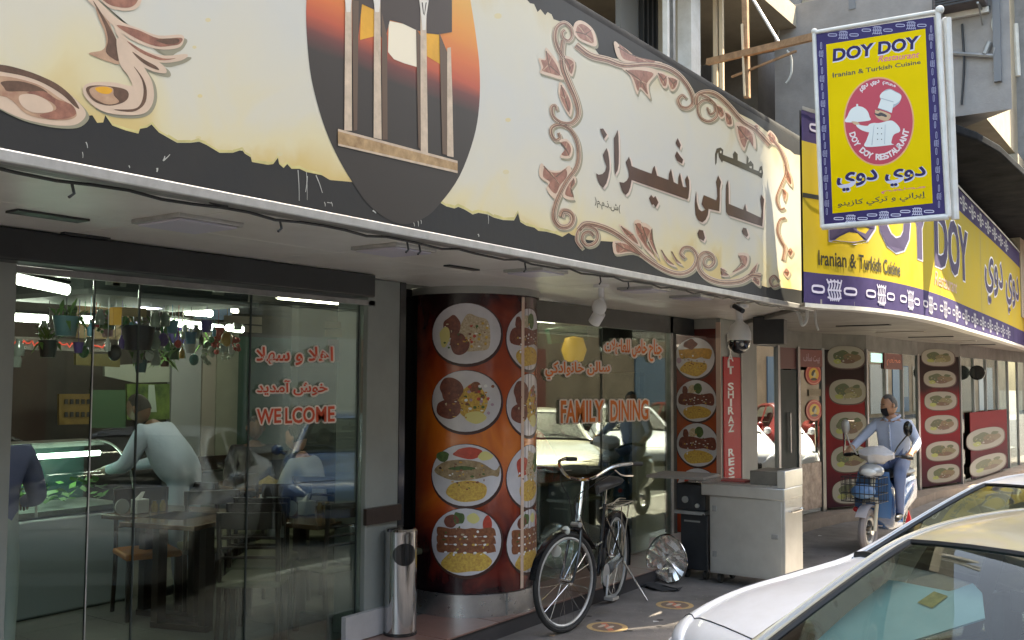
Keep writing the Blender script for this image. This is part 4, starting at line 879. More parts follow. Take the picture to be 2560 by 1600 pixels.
polyset('cook_picture', [
 (fg_, [([(518, 585), (560, 560), (600, 575), (638, 600), (630, 640), (610, 662), (575, 680), (520, 650)], True)]),
 (fc, [([(503, 605), (520, 580), (545, 572), (570, 566), (600, 580), (636, 600), (632, 630), (600, 655), (575, 648), (515, 625)], True), ([(515, 610), (592, 640), (578, 712), (490, 680)], False),
       ([(290, 770), (300, 730), (320, 690), (355, 670), (395, 675), (425, 700), (438, 735), (435, 760)], True), ([(355, 655), (365, 655), (368, 672), (354, 672)], False),
       ([(430, 790), (460, 775), (500, 775), (560, 760), (590, 765), (625, 800), (628, 830), (590, 850), (575, 900), (583, 912), (415, 925), (420, 880), (435, 835)], True),
       ([(355, 780), (390, 790), (430, 792), (470, 775), (450, 830), (400, 825), (360, 800)], True)]),
 (fs_, [([(482, 690), (560, 715), (572, 735), (550, 760), (510, 755), (480, 735), (474, 710)], True), ([(325, 765), (360, 768), (375, 782), (345, 785)], True)]),
 (fk, [([(468, 712), (490, 716), (510, 708), (545, 725), (543, 738), (515, 730), (495, 732), (475, 722)], True), ([(480, 690), (500, 694), (499, 699), (480, 695)], False)]),
 (fg_, [([(505, 615), (590, 640), (588, 645), (504, 620)], False), ([(465, 790), (468, 790), (455, 915), (450, 915)], False), ([(535, 785), (538, 785), (535, 908), (531, 908)], False), ([(498, 680), (560, 700), (559, 704), (497, 684)], False)]),
 (fk, [([(486+dx, y), (492+dx, y), (492+dx, y+6), (486+dx, y+6)], False) for dx in (0, 25) for y in (805, 840, 875)]),
], hg, hs, .0078, .0008)
# bracket arms and poles carrying the sign
wb = W(1770, 155, 0, -3.9); we = hs(88, 215)
fr = thing('wooden_bracket', 'rough wooden bracket of lashed poles holding the hanging sign', 'bracket', (-3.4, 8.5, 4.1))
part('long_arm', MB().beam(wb, we+Vector((0, .06, .0)), .05, .06), wood, fr)
q0 = W(1862, -40, 1, 8.6); q1 = W(1868, 245, 1, 8.6); part('upright_pole', MB().beam(q0, q1, .05, .05), wood, fr)
q0 = W(1855, 60, 1, 8.55); q1 = W(1862, 240, 1, 8.55); part('sunlit_slat', MB().beam(q0, q1, .018, .02), mat('pale_wood', (.62, .50, .33), .7), fr)
q0 = W(1830, 192, 1, 8.8); q1 = W(1990, 128, 1, 8.1); part('thin_brace', MB().beam(q0, q1, .018, .018), wood, fr)
q0 = W(1872, -20, 1, 8.5); q1 = W(1953, 115, 1, 8.3); part('steel_brace', MB().beam(q0, q1, .018, .018), whitep, fr)
q = [W(*p, 1, 8.2) for p in ((1968, 126), (1978, 145), (1979, 175), (1974, 195), (1965, 208))]
single('loose_cable', MB().tube(spline(q, 5), .009, 6), mat('cable_grey', (.5, .5, .46), .5), 'loose pale cable end dangling from the wooden bracket', 'cable')

# ================================================================== UPPER BUILDING
ub = thing('apartment_block', 'grey and beige apartment block with columns and a boxed balcony above the signs', 'building', (-4.5, 11, 4.1))
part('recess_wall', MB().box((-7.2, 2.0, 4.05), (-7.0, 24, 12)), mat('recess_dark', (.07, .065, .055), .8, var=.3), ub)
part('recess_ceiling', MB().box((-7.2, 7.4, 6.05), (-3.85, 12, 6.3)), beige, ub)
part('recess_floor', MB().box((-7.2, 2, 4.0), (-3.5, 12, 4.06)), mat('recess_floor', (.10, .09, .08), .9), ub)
part('wall', MB().box((-5.2, 12.0, 4.05), (-4.6, 40, 12)), greyb, ub)
# louvred shutter
q0 = W(1598, 30, 0, -4.6); q1 = W(1655, 60, 0, -4.6)
part('louvre_frame', MB().box((-4.68, q0.y-.35, 4.05), (-4.62, q1.y+.12, 7.0)), mat('louvre_frame', (.17, .17, .16), .5), ub)
for i in range(5):
    y = q0.y+(q1.y-q0.y)*i/5; part('louvre_slat', MB().box((-4.61, y+.02, 4.45), (-4.57, y+.055, 7)), black, ub)
for px, wd, mt in ((1668, .05, whitep), (1683, .05, alumd)):
    q = W(px, 80, 0, -4.2); part('post', MB().box((-4.25, q.y, 4.05), (-4.2, q.y+wd, 8)), mt, ub)
q = W(1694, 80, 0, -4.35); q2 = W(1728, 80, 0, -4.35); part('beige_panel', MB().box((-4.6, q.y, 4.05), (-4.35, q2.y, 8)), beige, ub)
part('ledge', MB().box((-4.35, q.y-.2, 4.83), (-4.2, q2.y+.05, 4.97)), whitep, ub)
q = W(1728, 80, 0, -4.2); q2 = W(1751, 80, 0, -4.2); part('column', MB().box((-4.5, q.y, 4.05), (-4.2, q2.y, 8)), whitep, ub)
for px, wd in ((1783, .04), (1798, .04)):
    q = W(px, 160, 1, 9.6); part('post', MB().box((q.x, 9.6, 4.05), (q.x+wd, 9.64, 6.05)), mat('pale_wood', (0, 0, 0)), ub)
part('inner_column', MB().box((-5.3, 9.9, 4.05), (-4.9, 10.3, 6.06)), beige, ub)
part('upper_floor', MB().box((-6.0, 13.75, 6.0), (-2.7, 20, 13)), beige, ub)
for k in range(2): part('upper_window', MB().box((-5.4+k*1.3, 13.735, 6.7), (-4.6+k*1.3, 13.748, 8.0)), mat('window_dark', (.04, .035, .035), .3), ub)
# boxed balcony, chamfered
YB = 11.3; c0 = W(2530, 272, 1, YB); zb_ = c0.z
plan = [(-4.12, YB), (c0.x, YB), (c0.x-.75, YB+.72), (-4.12, YB+2.4)]
part('boxed_balcony', MB().prism([Vector((x, y, zb_)) for x, y in plan], (0, 0, 1.62)), greyb, ub)
q = W(2500, 205, 1, YB); part('corner_pilaster', MB().box((q.x-.05, YB-.05, q.z), (q.x+.02, YB, zb_+1.6)), mat('pilaster_shade', (.20, .21, .22), .8), ub)
part('sill', MB().box((c0.x-1.9, YB-.06, W(2400, 47, 1, YB).z), (W(2475, 50, 1, YB).x, YB-.01, W(2400, 38, 1, YB).z+.02)), whitep, ub)
q = W(2330, -30, 1, YB); q2 = W(2470, 30, 1, YB); part('window_opening', MB().box((q.x, YB-.012, q2.z+.03), (q2.x, YB-.004, zb_+1.55)), mat('window_dark', (.04, .035, .035), .3), ub)
part('window_bar', MB().beam(W(2390, 0, 1, YB-.03), W(2410, 38, 1, YB-.03), .03), dark, ub); part('window_bar', MB().beam(W(2400, 28, 1, YB-.03), W(2475, 18, 1, YB-.03), .03), dark, ub)
part('panel_mark', MB().box((W(2122, 0, 1, YB).x, YB-.01, W(2122, 25, 1, YB).z), (W(2138, 0, 1, YB).x, YB-.003, zb_+1.6)), mat('pilaster_shade', (0, 0, 0)), ub)
mb = MB(); mb.tube([W(2372, 133, 1, YB-.04), W(2483, 140, 1, YB-.04), W(2485, 120, 1, YB-.04)], .022, 6); mb.tube([W(2462, 135, 1, YB-.04), W(2474, 105, 1, YB-.04)], .03, 6)
part('waste_pipe', mb, alumd, ub)
# pale upright building further along
fb = thing('far_building', 'pale grey building edge with a drain pipe beyond the boxed balcony', 'building', (-2.0, 22, 0))
part('wall', MB().box((-4.5, 20, 2.75), (-2.15, 60, 14)), mat('pale_blue_grey', (.27, .27, .27), .8, var=.3), fb)
part('beige_bay', MB().box((-4.4, 19.2, 3.0), (-2.6, 19.99, 5.9)), beige, fb)
q = W(2538, 60, 1, 19.9); q2 = W(2545, 190, 1, 19.9); part('drain_pipe', MB().tube([q, q2], .05, 8), whitep, fb)

# ================================================================== STREET OPPOSITE (seen in reflections, shades the shopfront)
ob = thing('opposite_building', 'tall beige apartment block on the opposite side of the street', 'building', (9, 0, 0))
part('wall', MB().box((9, -45, -.1), (22, 15.99, 9)), beige, ob); part('tower_wall', MB().box((9.0, 16, -.1), (24, 26.15, 46)), mat('tower_beige', (.50, .45, .36), .8, var=.12, vscale=1), ob)
wn = MB().box((8.94, -.7, 0), (9.02, .7, 1.5)); wm = mesh_of('window', wn, mat('window_blue', (.05, .07, .09), .1, coat=.6)); bl = mesh_of('balcony', MB().box((8.1, -1.4, -.9), (9, 1.4, -.1)), mat('balcony_pale', (.50, .48, .42), .7))
for f_ in range(5):
    for k in range(12):
        if f_ > 1 and k < 9: continue
        for me, nm in ((wm, 'window'), (bl, 'balcony')):
            if nm == 'balcony' and (k+f_) % 2: continue
            o = bpy.data.objects.new(nm, me); C.objects.link(o); o.parent = ob; o.location = (-9, -20+k*4.2, 4.2+f_*3.2)
for k in range(11):
    part('shopfront', MB().box((8.9, -20+k*4.4, .1), (8.98, -16+k*4.4, 2.9)), [mat('shop_white', (.6, .58, .52), .4), mat('shop_dark', (.05, .06, .07), .2), mat('shop_red', (.35, .08, .05), .5), mat('shop_beige', (.5, .4, .28), .5)][k % 4], ob)
ob2 = thing('sunlit_building', 'pale building at the far end of the opposite side of the street', 'building', (9, 36, 0))
part('wall', MB().box((9, 26.4, -.1), (22, 130, 7)), mat('sunny_wall', (.48, .34, .22), .8, var=.3, vscale=1), ob2)
for k in range(9):
    part('shutter', MB().box((8.94, 34.5+k*4, .1), (8.99, 37.6+k*4, 2.8)), [mat('shutter_blue', (.12, .2, .3), .4), mat('shutter_tan', (.5, .4, .3), .5), mat('shutter_white', (.6, .58, .55), .4)][k % 3], ob2)

# ================================================================== BICYCLE
def wheel(name, parent, c, r, fwd, tyre_r=.02, spokes=20, rimmat=alum, hubr=.02, tmat=rubber):
    fwd = Vector(fwd).normalized(); ax = fwd.cross(Vector((0, 0, 1))); up = Vector((0, 0, 1)); c = Vector(c)
    pt = lambda a, q: c+(fwd*math.cos(a)+up*math.sin(a))*q
    ty = part(name, MB().tube([pt(2*math.pi*i/48, r) for i in range(48)], tyre_r, 8, True), tmat, parent)
    part('rim', MB().tube([pt(2*math.pi*i/48, r-tyre_r*1.5) for i in range(48)], tyre_r*.6, 6, True), rimmat, ty)
    mb = MB()
    for i in range(spokes):
        a = 2*math.pi*i/spokes; s = 1 if i % 2 else -1
        mb.tube([c+ax*.03*s+(pt(a+.25*s, hubr)-c), pt(a, r-tyre_r*1.6)], .0016, 4, cap=False)
    part('spokes', mb, chrome, ty, kind='stuff')
    part('hub', MB().tube([c-ax*.05, c+ax*.05], hubr, 10), chrome, ty)
    return ty
bh = Vector((.218, -.976, 0)).normalized(); bs = 1.05
b0 = Vector((-3.87, 6.25, 0))-bh*1.10*bs; bl_ = Vector((-bh.y, bh.x, 0))
def bk(x, y, z): return b0+bh*x*bs+bl_*y*bs+Vector((0, 0, z*bs))
tr = R(-19)
def bt(x, y, z):    # turned front assembly
    px_, py_ = 1.0, 0; dx, dy = x-px_, y-py_
    return bk(px_+dx*math.cos(tr)-dy*math.sin(tr), py_+dx*math.sin(tr)+dy*math.cos(tr), z)
bi = thing('bicycle', 'black city bicycle with chrome handlebar parked on its stand before the family dining window', 'bicycle', b0+bh*.5)
wheel('rear_wheel', bi, bk(0, 0, .35), .33*bs, bh)
fd = (bt(1.2, 0, 0)-bt(1.0, 0, 0)); wheel('front_wheel', bi, bt(1.10, 0, .35), .33*bs, fd)
mb = MB(); tb = lambda pts, r: mb.tube(spline(pts, 5), r, 8)
tb([bk(.97, 0, .68), bk(.93, 0, .88)], .021); tb([bk(.955, 0, .76), bk(.84, 0, .55), bk(.66, 0, .37), bk(.45, 0, .29)], .016)
tb([bk(.945, 0, .82), bk(.80, 0, .66), bk(.58, 0, .53), bk(.355, 0, .52)], .015); tb([bk(.45, 0, .29), bk(.28, 0, .80)], .016)
for s in (-1, 1): tb([bk(.45, .03*s, .29), bk(0, .06*s, .35)], .009); tb([bk(.31, .02*s, .70), bk(0, .06*s, .35)], .008)
part('frame', mb, blackp, bi)
mb = MB()
for s in (-1, 1): mb.tube(spline([bt(.985, .045*s, .70), bt(1.01, .055*s, .58), bt(1.045, .055*s, .47), bt(1.10, .055*s, .35)], 5), .011, 8)
mb.tube([bt(.985, -.05, .70), bt(.985, .05, .70)], .018, 8); part('fork', mb, blackp, bi)
mb = MB().tube([bt(.955, 0, .76), bt(.90, 0, 1.06)], .013, 8)
mb.tube(spline([bt(.62, -.30, 1.16), bt(.74, -.30, 1.17), bt(.88, -.24, 1.15), bt(.94, -.12, 1.07), bt(.93, 0, 1.05), bt(.94, .12, 1.07), bt(.88, .24, 1.15), bt(.74, .30, 1.17), bt(.62, .30, 1.16)], 6), .0125, 8)
part('handlebar', mb, chrome, bi)
for s in (-1, 1):
    part('grip', MB().tube([bt(.60, .30*s, 1.16), bt(.72, .302*s, 1.17)], .017, 10), rubber, bi)
    part('brake_lever', MB().tube(spline([bt(.86, .25*s, 1.13), bt(.80, .27*s, 1.09), bt(.68, .28*s, 1.08)], 4), .006, 6), chrome, bi)
mb = MB()
for s in (-1, 1): mb.tube(spline([bt(.84, .25*s, 1.12), bt(.98, .14*s, 1.02), bt(1.03, .03*s, .92), bt(.99, .02*s, .75)], 6), .004, 5)
mb.tube(spline([bt(.9, .05, 1.05), bt(1.0, .1, .92), bk(.9, .03, .74), bk(.6, .03, .5)], 6), .004, 5); part('cables', mb, rubber, bi)
mb = MB(); prof = [(.40, .0, .95, .045), (.30, 0, .955, .07), (.18, 0, .965, .11), (.08, 0, .97, .10)]
rg = []
for x, _, z, wv in [(.47, 0, .935, .015)]+prof+[(.04, 0, .965, .03)]:
    rg.append([bk(x, wv*math.cos(2*math.pi*i/12), z+.032*math.sin(2*math.pi*i/12)*(1 if math.sin(2*math.pi*i/12) > 0 else 1.4)) for i in range(12)])
part('saddle', MB().loft(rg, caps=True), mat('saddle_leather', (.03, .03, .032), .4, bump=.2), bi)
part('seat_post', MB().tube([bk(.285, 0, .79), bk(.24, 0, .94)], .012, 8), chrome, bi)
for nm, f_, cx, a0_, a1_ in (('rear_mudguard', bk, 0, 20, 200), ('front_mudguard', bt, 1.10, 10, 150)):
    mb = MB(); rg = []
    for i in range(15):
        a = R(a0_+(a1_-a0_)*i/14); rg.append([f_(cx+.372*math.cos(a)*(1-.0), y, .35+(.372-abs(y)*.25)*math.sin(a)) for y in (-.028, -.012, .012, .028)])
    part(nm, mb.loft(rg, closed=False), blackp, bi)
mb = MB()
for s in (-1, 1):
    mb.tube([bk(.25, .05*s, .76), bk(-.32, .06*s, .76)], .006, 6); mb.tube([bk(-.20, .06*s, .76), bk(0, .06*s, .35)], .005, 6); mb.tube([bk(.02, .06*s, .76), bk(0, .06*s, .35)], .005, 6)
for x in (-.32, -.2, -.08, .06, .2): mb.tube([bk(x, -.06, .76), bk(x, .06, .76)], .005, 6)
mb.tube(spline([bk(-.30, 0, .78), bk(-.1, 0, .80), bk(.1, 0, .77)], 4), .005, 6)
part('rear_rack', mb, mat('rack_steel', (.48, .42, .33), .35, .7), bi)
mb = MB(); cc = bk(.45, .06, .29); mb.lathe([(.0, 0), (.085, 0), (.09, .006), (.0, .008)], (0, 0, 0), 24, ax='y')
rot = Matrix.Rotation(math.atan2(bh.y, bh.x), 3, 'Z'); mb.v = [rot@v+cc for v in mb.v]
mb.tube([bk(.45, .08, .29), bk(.53, .09, .14)], .009, 6); mb.tube([bk(.45, -.06, .29), bk(.37, -.09, .44)], .009, 6); mb.box(bk(.53, .13, .14)-Vector((.04, .05, .01)), bk(.53, .13, .14)+Vector((.04, .05, .012))); mb.box(bk(.37, -.13, .44)-Vector((.04, .05, .01)), bk(.37, -.13, .44)+Vector((.04, .05, .012)))
part('crank', mb, alum, bi)
part('chain_guard', MB().prism([bk(.50, .045, .36), bk(.52, .045, .24), bk(.3, .045, .27), bk(0, .045, .33), bk(0, .045, .40), bk(.3, .045, .37)], bl_*.012), blackp, bi)
part('kickstand', MB().tube([bk(.05, .08, .33), bk(-.08, .24, .01)], .009, 6), chrome, bi)
part('front_lamp', MB().ball(bt(1.10, 0, .80)-Vector((0, 0, .10)), (.035, .03, .035)), mat('lamp_glass', (.6, .62, .55), .15, coat=.6), bi)
part('frame_lock', MB().tube([bt(.99, -.03, .66)+Vector((0, 0, .08)), bt(1.0, .05, .74)], .02, 8), alum, bi)
part('reflector', MB().lathe([(0, 0), (.042, 0), (.045, -.012), (0, -.014)], bt(1.19, -.01, .575), 18, ax='y'), mat('reflector_white', (.62, .60, .52), .25, coat=.5), bi)

# ================================================================== GRILL CART, GAS CABINET, SMALL THINGS
cart = thing('grill_cart', 'boxy stainless steel grill cart standing on the pavement beside the red banner', 'cart', (-3.4, 8.9, 0))
xa, xb, ya, yb = -3.80, -3.06, 8.52, 8.98
ctm = mat('cart_steel', (.60, .60, .58), .36, .8, var=.18, vscale=2.5, dirt=(.52, .51, .49), bump=.12, bscale=3)
part('cart_body', MB().box((xa+.03, ya, .10), (xb, yb, .82)), ctm, cart, bev=.006)
part('counter_lip', MB().box((xa-.045, ya-.02, .80), (xb+.004, yb, .905)), ctm, cart, bev=.008)
part('front_panel', MB().box((xa+.06, ya-.006, .12), (xb-.03, ya-.001, .79)), ctm, cart, bev=.002)
part('worktop', MB().box((xa-.18, ya+.0, .905), (xb-.0, yb, .925)), steel, cart, bev=.003)
part('rear_hood', MB().box((xb-.33, ya+.03, .925), (xb-.07, yb, 1.045)), mat('cart_dark_steel', (.20, .19, .17), .35, .6, var=.3, vscale=5), cart, bev=.004)
part('side_upstand', MB().box((xb-.07, ya-.003, .906), (xb+.006, yb, 1.06)), ctm, cart, bev=.006)
part('pipe', MB().tube([(xa+.015, ya-.02, .10), (xa+.015, ya-.02, .60), (xa-.03, ya-.02, .62)], .008, 6), dark, cart)
part('cart_handle', MB().tube(spline([(xb+.005, ya+.08, .70), (xb+.05, ya+.10, .70), (xb+.05, yb-.12, .70), (xb+.005, yb-.10, .70)], 3), .01, 8), chrome, cart)
for zz_ in (.25, .66): part('hinge', MB().box((xa+.062, ya-.014, zz_), (xa+.10, ya-.0065, zz_+.05)), alumd, cart)
part('latch', MB().box((xb-.12, ya-.018, .46), (xb-.06, ya-.0065, .50)), alumd, cart, bev=.003)
for x in (xa+.1, xb-.1):
    for y in (ya+.08, yb-.1):
        part('caster', MB().lathe([(0, -.015), (.045, -.015), (.045, .015), (0, .015)], (x, y, .047), 14, ax='x').box((x-.012, y-.02, .06), (x+.012, y+.02, .101)), rubber, cart)
part('charcoal_tray', MB().box((xa+.1, ya+.1, .926), (xb-.4, yb-.2, .94)), mat('tray_red', (.30, .06, .05), .5), cart)
cab = thing('gas_cabinet', 'black metal cabinet on castors pushed against the left of the grill cart', 'cabinet', (-3.95, 8.8, 0))
cbx = mat('cabinet_black', (.025, .027, .032), .4, var=.3, vscale=5)
part('cabinet_body', MB().box((-4.10, 8.60, .09), (-3.83, 9.1, .60)), cbx, cab, bev=.008); part('cabinet_head', MB().box((-4.13, 8.57, .64), (-3.835, 9.1, .885)), cbx, cab, bev=.01)
part('cabinet_shelf', MB().box((-4.14, 8.55, .605), (-3.832, 9.1, .635)), alumd, cab); part('drawer_lip', MB().box((-4.06, 8.592, .53), (-3.90, 8.60, .545)), alumd, cab)
part('dial', MB().lathe([(0, 0), (.03, 0), (.032, -.02), (0, -.022)], (-4.03, 8.568, .74), 14, ax='y'), alumd, cab); part('dial', MB().lathe([(0, 0), (.02, 0), (.02, -.02), (0, -.022)], (-3.91, 8.568, .69), 14, ax='y'), alum, cab)
for x in (-4.06, -3.87): part('caster', MB().lathe([(0, -.015), (.04, -.015), (.04, .015), (0, .015)], (x, 8.66, .042), 14, ax='x').box((x-.01, 8.64, .06), (x+.01, 8.68, .1)), rubber, cab)
single('cardboard_top', MB().box((-4.42, 8.50, .93), (-3.86, 9.0, .955), .1), mat('board_grey', (.25, .22, .19), .7), 'thin grey tray lying across the black cabinet and the cart edge', 'tray')
# crumpled foil disc
mb = MB(); n = 30; cen = Vector((-4.10, 8.30, .215)); rg = []
rd = random.Random(3)
for k in range(7):
    rr = .205*k/6; rg.append([cen+Vector((rr*math.cos(2*math.pi*i/n), .014*math.sin(38*(rr*math.cos(2*math.pi*i/n)+2*rr*math.sin(2*math.pi*i/n)))+rd.uniform(-.002, .002)+.10*(rr*math.sin(2*math.pi*i/n)), rr*math.sin(2*math.pi*i/n)+.018*math.sin(i*.5+rr*20))) for i in range(n)])
foil = thing('foil_disc', 'crumpled silvery round disc leaning on the step left of the black cabinet', 'disc', (-4.1, 8.3, 0))
part('disc_face', mb.loft(rg), mat('foil', (.88, .85, .80), .22, .8, bump=.12, bscale=5), foil)
part('disc_rim', MB().tube([cen+Vector((.205*math.cos(2*math.pi*i/30), .1*.205*math.sin(2*math.pi*i/30), .205*math.sin(2*math.pi*i/30)+.018*math.sin(i*.5+4.1))) for i in range(30)], .008, 6, True), steel2, foil)
single('pale_board', MB().prism([W(1625, 1345, 1, 8.75), W(1722, 1328, 1, 8.75), W(1724, 1400, 1, 8.75), W(1700, 1420, 1, 8.75), W(1612, 1425, 1, 8.75)], (0, .03, 0)), mat('pink_board', (.62, .50, .46), .5), 'pale pinkish board leaning behind the silvery disc', 'board')
single('rag', MB().loft([[Vector((-4.05+.10*i-.2, 7.95+.05*math.sin(i*2+j), .004+.03*math.sin(j*1.3+i)**2)) + Vector((0, .03*j, 0)) for j in range(6)] for i in range(5)], closed=False), mat('dark_rag', (.04, .04, .042), .9), 'dark crumpled rag on the pavement by the black cabinet', 'rag')
# bin
bnn = thing('litter_bin', 'slim polished steel litter bin with a dark round opening left of the round pillar', 'bin', (-4.74, 5.43, .12))
bc = Vector((-4.54, 5.14, 0))
part('bin_body', MB().lathe([(.105, .125), (.11, .13), (.11, .80), (.112, .82), (.10, .835), (0, .84)], bc, 28), steel2, bnn)
fa = math.atan2(-bc.y, -bc.x)+.25; sfb = lambda x, z, d=0.: Vector((bc.x+(.111+d)*math.cos(fa+x/.11), bc.y+(.111+d)*math.sin(fa+x/.11), z)); mb = MB(); disc(mb, 0, .67, .085, .075, lambda x, z, d=0.: Vector((x, z, d)), .0015, 20); mb = wrap(mb, sfb, .015)
part('bin_opening', mb, blackp, bnn, smooth=False)
part('bin_foot', MB().lathe([(.115, .122), (.115, .14), (.11, .145)], bc, 28), blackp, bnn)
# pavement stickers
for k, (px, py) in enumerate(((1518, 1568), (1687, 1513))):
    q = W(px, py, 2, 0); sf = lambda x, y, d=0., q=q: Vector((q.x+x, q.y+y, .002+d)); mb = MB()
    disc(mb, 0, 0, .155, .155, sf, 0, 36); mb.mi = 1; disc(mb, 0, 0, .115, .115, sf, .001, 36); mb.mi = 2
    ribbon(mb, [(-.08, .08), (.08, -.08)], .045, .045, sf, .002, 1); mb.mi = 3
    for s in (-1, 1): blob(mb, [(-.035*s-.02, -.05), (-.035*s+.005, -.05), (-.035*s+.012, .0), (-.035*s, .045), (-.035*s-.025, .03)], sf, .003)
    single('floor_sticker', mb, [mat('sticker_amber', (.58, .42, .20), .6, var=.3, vscale=30, dirt=(.45, .28, .14)), mat('sticker_brown', (.22, .15, .11), .6), mat('sticker_slash', (.60, .20, .12), .6), mat('sticker_feet', (.60, .50, .40), .6)], ['round keep distance sticker on the pavement nearest the bicycle front wheel', 'round keep distance sticker on the pavement between the bicycle and the white car bonnet'][k], 'floor sticker', 'round stickers on the pavement', smooth=False)
# domed camera and fixtures under the soffit
q = W(1848, 762, 2, 2.53)
dc = thing('dome_camera', 'white domed security camera with a dark lens hanging from the soffit corner', 'security camera', q)
part('camera_mount', MB().lathe([(.085, .0), (.08, -.03), (.035, -.035), (.03, -.14), (.045, -.16)], q, 24), white, dc)
part('camera_shell', MB().lathe([(.03, -.15), (.075, -.18), (.102, -.25), (.104, -.315), (.098, -.318)], q, 28), white, dc)
part('camera_dome', MB().lathe([(.096, -.315), (.098, -.33), (.088, -.385), (.05, -.425), (0, -.438)], q, 28), mat('dome_black', (.01, .01, .012), .08, coat=1.), dc)
part('camera_lens', MB().ball(q+Vector((.05, -.075, -.355)), .02), alum, dc)
q = W(1503, 775, 2, 2.36)
c2 = thing('wall_camera', 'small white turret camera under the soffit above the family dining window', 'security camera', q+Vector((0, 0, .1)))
part('camera_arm', MB().tube(spline([q+Vector((0, 0, .19)), q+Vector((0, 0, .08)), q+Vector((.03, -.04, .06))], 4), .022, 8), white, c2); part('camera_base', MB().lathe([(.06, .19), (.06, .165), (.02, .16)], q, 18), white, c2)
part('camera_head', MB().ball(q+Vector((.0, -.03, .02)), (.055, .055, .06)), white, c2); part('camera_tube', MB().tube([q+Vector((.0, -.02, -.02)), q+Vector((-.06, .0, -.09))], .045, 14), white, c2)
q = W(1925, 800, 2, 2.50)
single('black_speaker_box', MB().box((q.x-.16, q.y-.12, q.z-.26), (q.x+.16, q.y+.12, q.z+.03), .2), dark, 'black box speaker under the canopy between the two signs', 'speaker', bev=.01)
for k, pts in enumerate((((1990, 770), (1998, 790), (2006, 812), (2016, 800), (2018, 770)), ((2036, 765), (2038, 790), (2041, 812), (2046, 826)))):
    single('hanging_cable', MB().tube(spline([W(x, y, 1, 8.75) for x, y in pts], 5), .017 if k == 0 else .01, 8), whitep, ['thick pale looped conduit hanging below the end of the cream sign', 'thin pale cable with a plug hanging under the yellow sign corner'][k], 'cable')
q = W(1835, 765, 2, 2.49); single('sign_nozzle', MB().tube([q, q+Vector((.1, -.05, -.05))], .022, 8), dark, 'small dark nozzle below the lower edge of the cream sign near the domed camera', 'nozzle')

# window lettering -------------------------------------------------
def gls(x, y, d=0.): return W(x, y, 0, -4.689+d)
wl_o = mat('vinyl_cream', (.88, .76, .68), .5); wl_f = mat('vinyl_red', (.74, .12, .06), .6, spec=.2); wl_g = mat('vinyl_orange', (.88, .24, .05), .6, spec=.2)
def window_text(label, rows, fill, cat='lettering'):
    t = thing('window_lettering', label, cat, gls(rows[0][1][3][0], rows[0][1][3][1]))
    for body, quad, serif in rows:
        mb = MB()
        for k8 in range(10):
            dx8, dy8 = 4.2*math.cos(k8*.628), 4.2*math.sin(k8*.628); put_text(mb, body, [(x_+dx8, y_+dy8) for x_, y_ in quad], gls, k8*.00025, .02, 0, .0)
        part('outline', mb, wl_o, t, smooth=False)
        mb = MB(); put_text(mb, body, quad, gls, .004, .022, 0, .0)
        if serif:
            pass
        part('fill', mb, fill, t, smooth=False)
    return t
window_text('red Arabic greeting, top row of the lettering on the left window', [(ar('اهلا و سهلا'), [(642, 868), (832, 868), (832, 912), (642, 912)], 0)], wl_f)
window_text('red Persian greeting, middle row of the lettering on the left window', [(ar('خوش آمديد'), [(643, 952), (818, 950), (818, 988), (643, 988)], 0)], wl_f)
window_text('red capital letters WELCOME on the left window', [('WE', [(643, 1024), (702, 1022), (702, 1056), (643, 1060)], 1), ('LCOME', [(714, 1021), (836, 1016), (836, 1053), (714, 1058)], 1)], wl_f)
window_text('orange Arabic lettering, upper right row on the family dining window', [(ar('جناح خاص للعائلات'), [(1512, 850), (1654, 850), (1654, 905), (1512, 892)], 0)], wl_g)
window_text('orange Persian lettering, lower left row on the family dining window', [(ar('سالن خانوادگي'.replace('گ', 'ك')), [(1364, 905), (1524, 905), (1524, 942), (1364, 948)], 0)], wl_g)
window_text('orange capital letters FAMILY DINING on the right window', [('FAMILY', [(1403, 1003), (1508, 1002), (1508, 1052), (1403, 1056)], 1), ('DINING', [(1527, 1002), (1620, 1001), (1620, 1048), (1527, 1052)], 1)], wl_g)

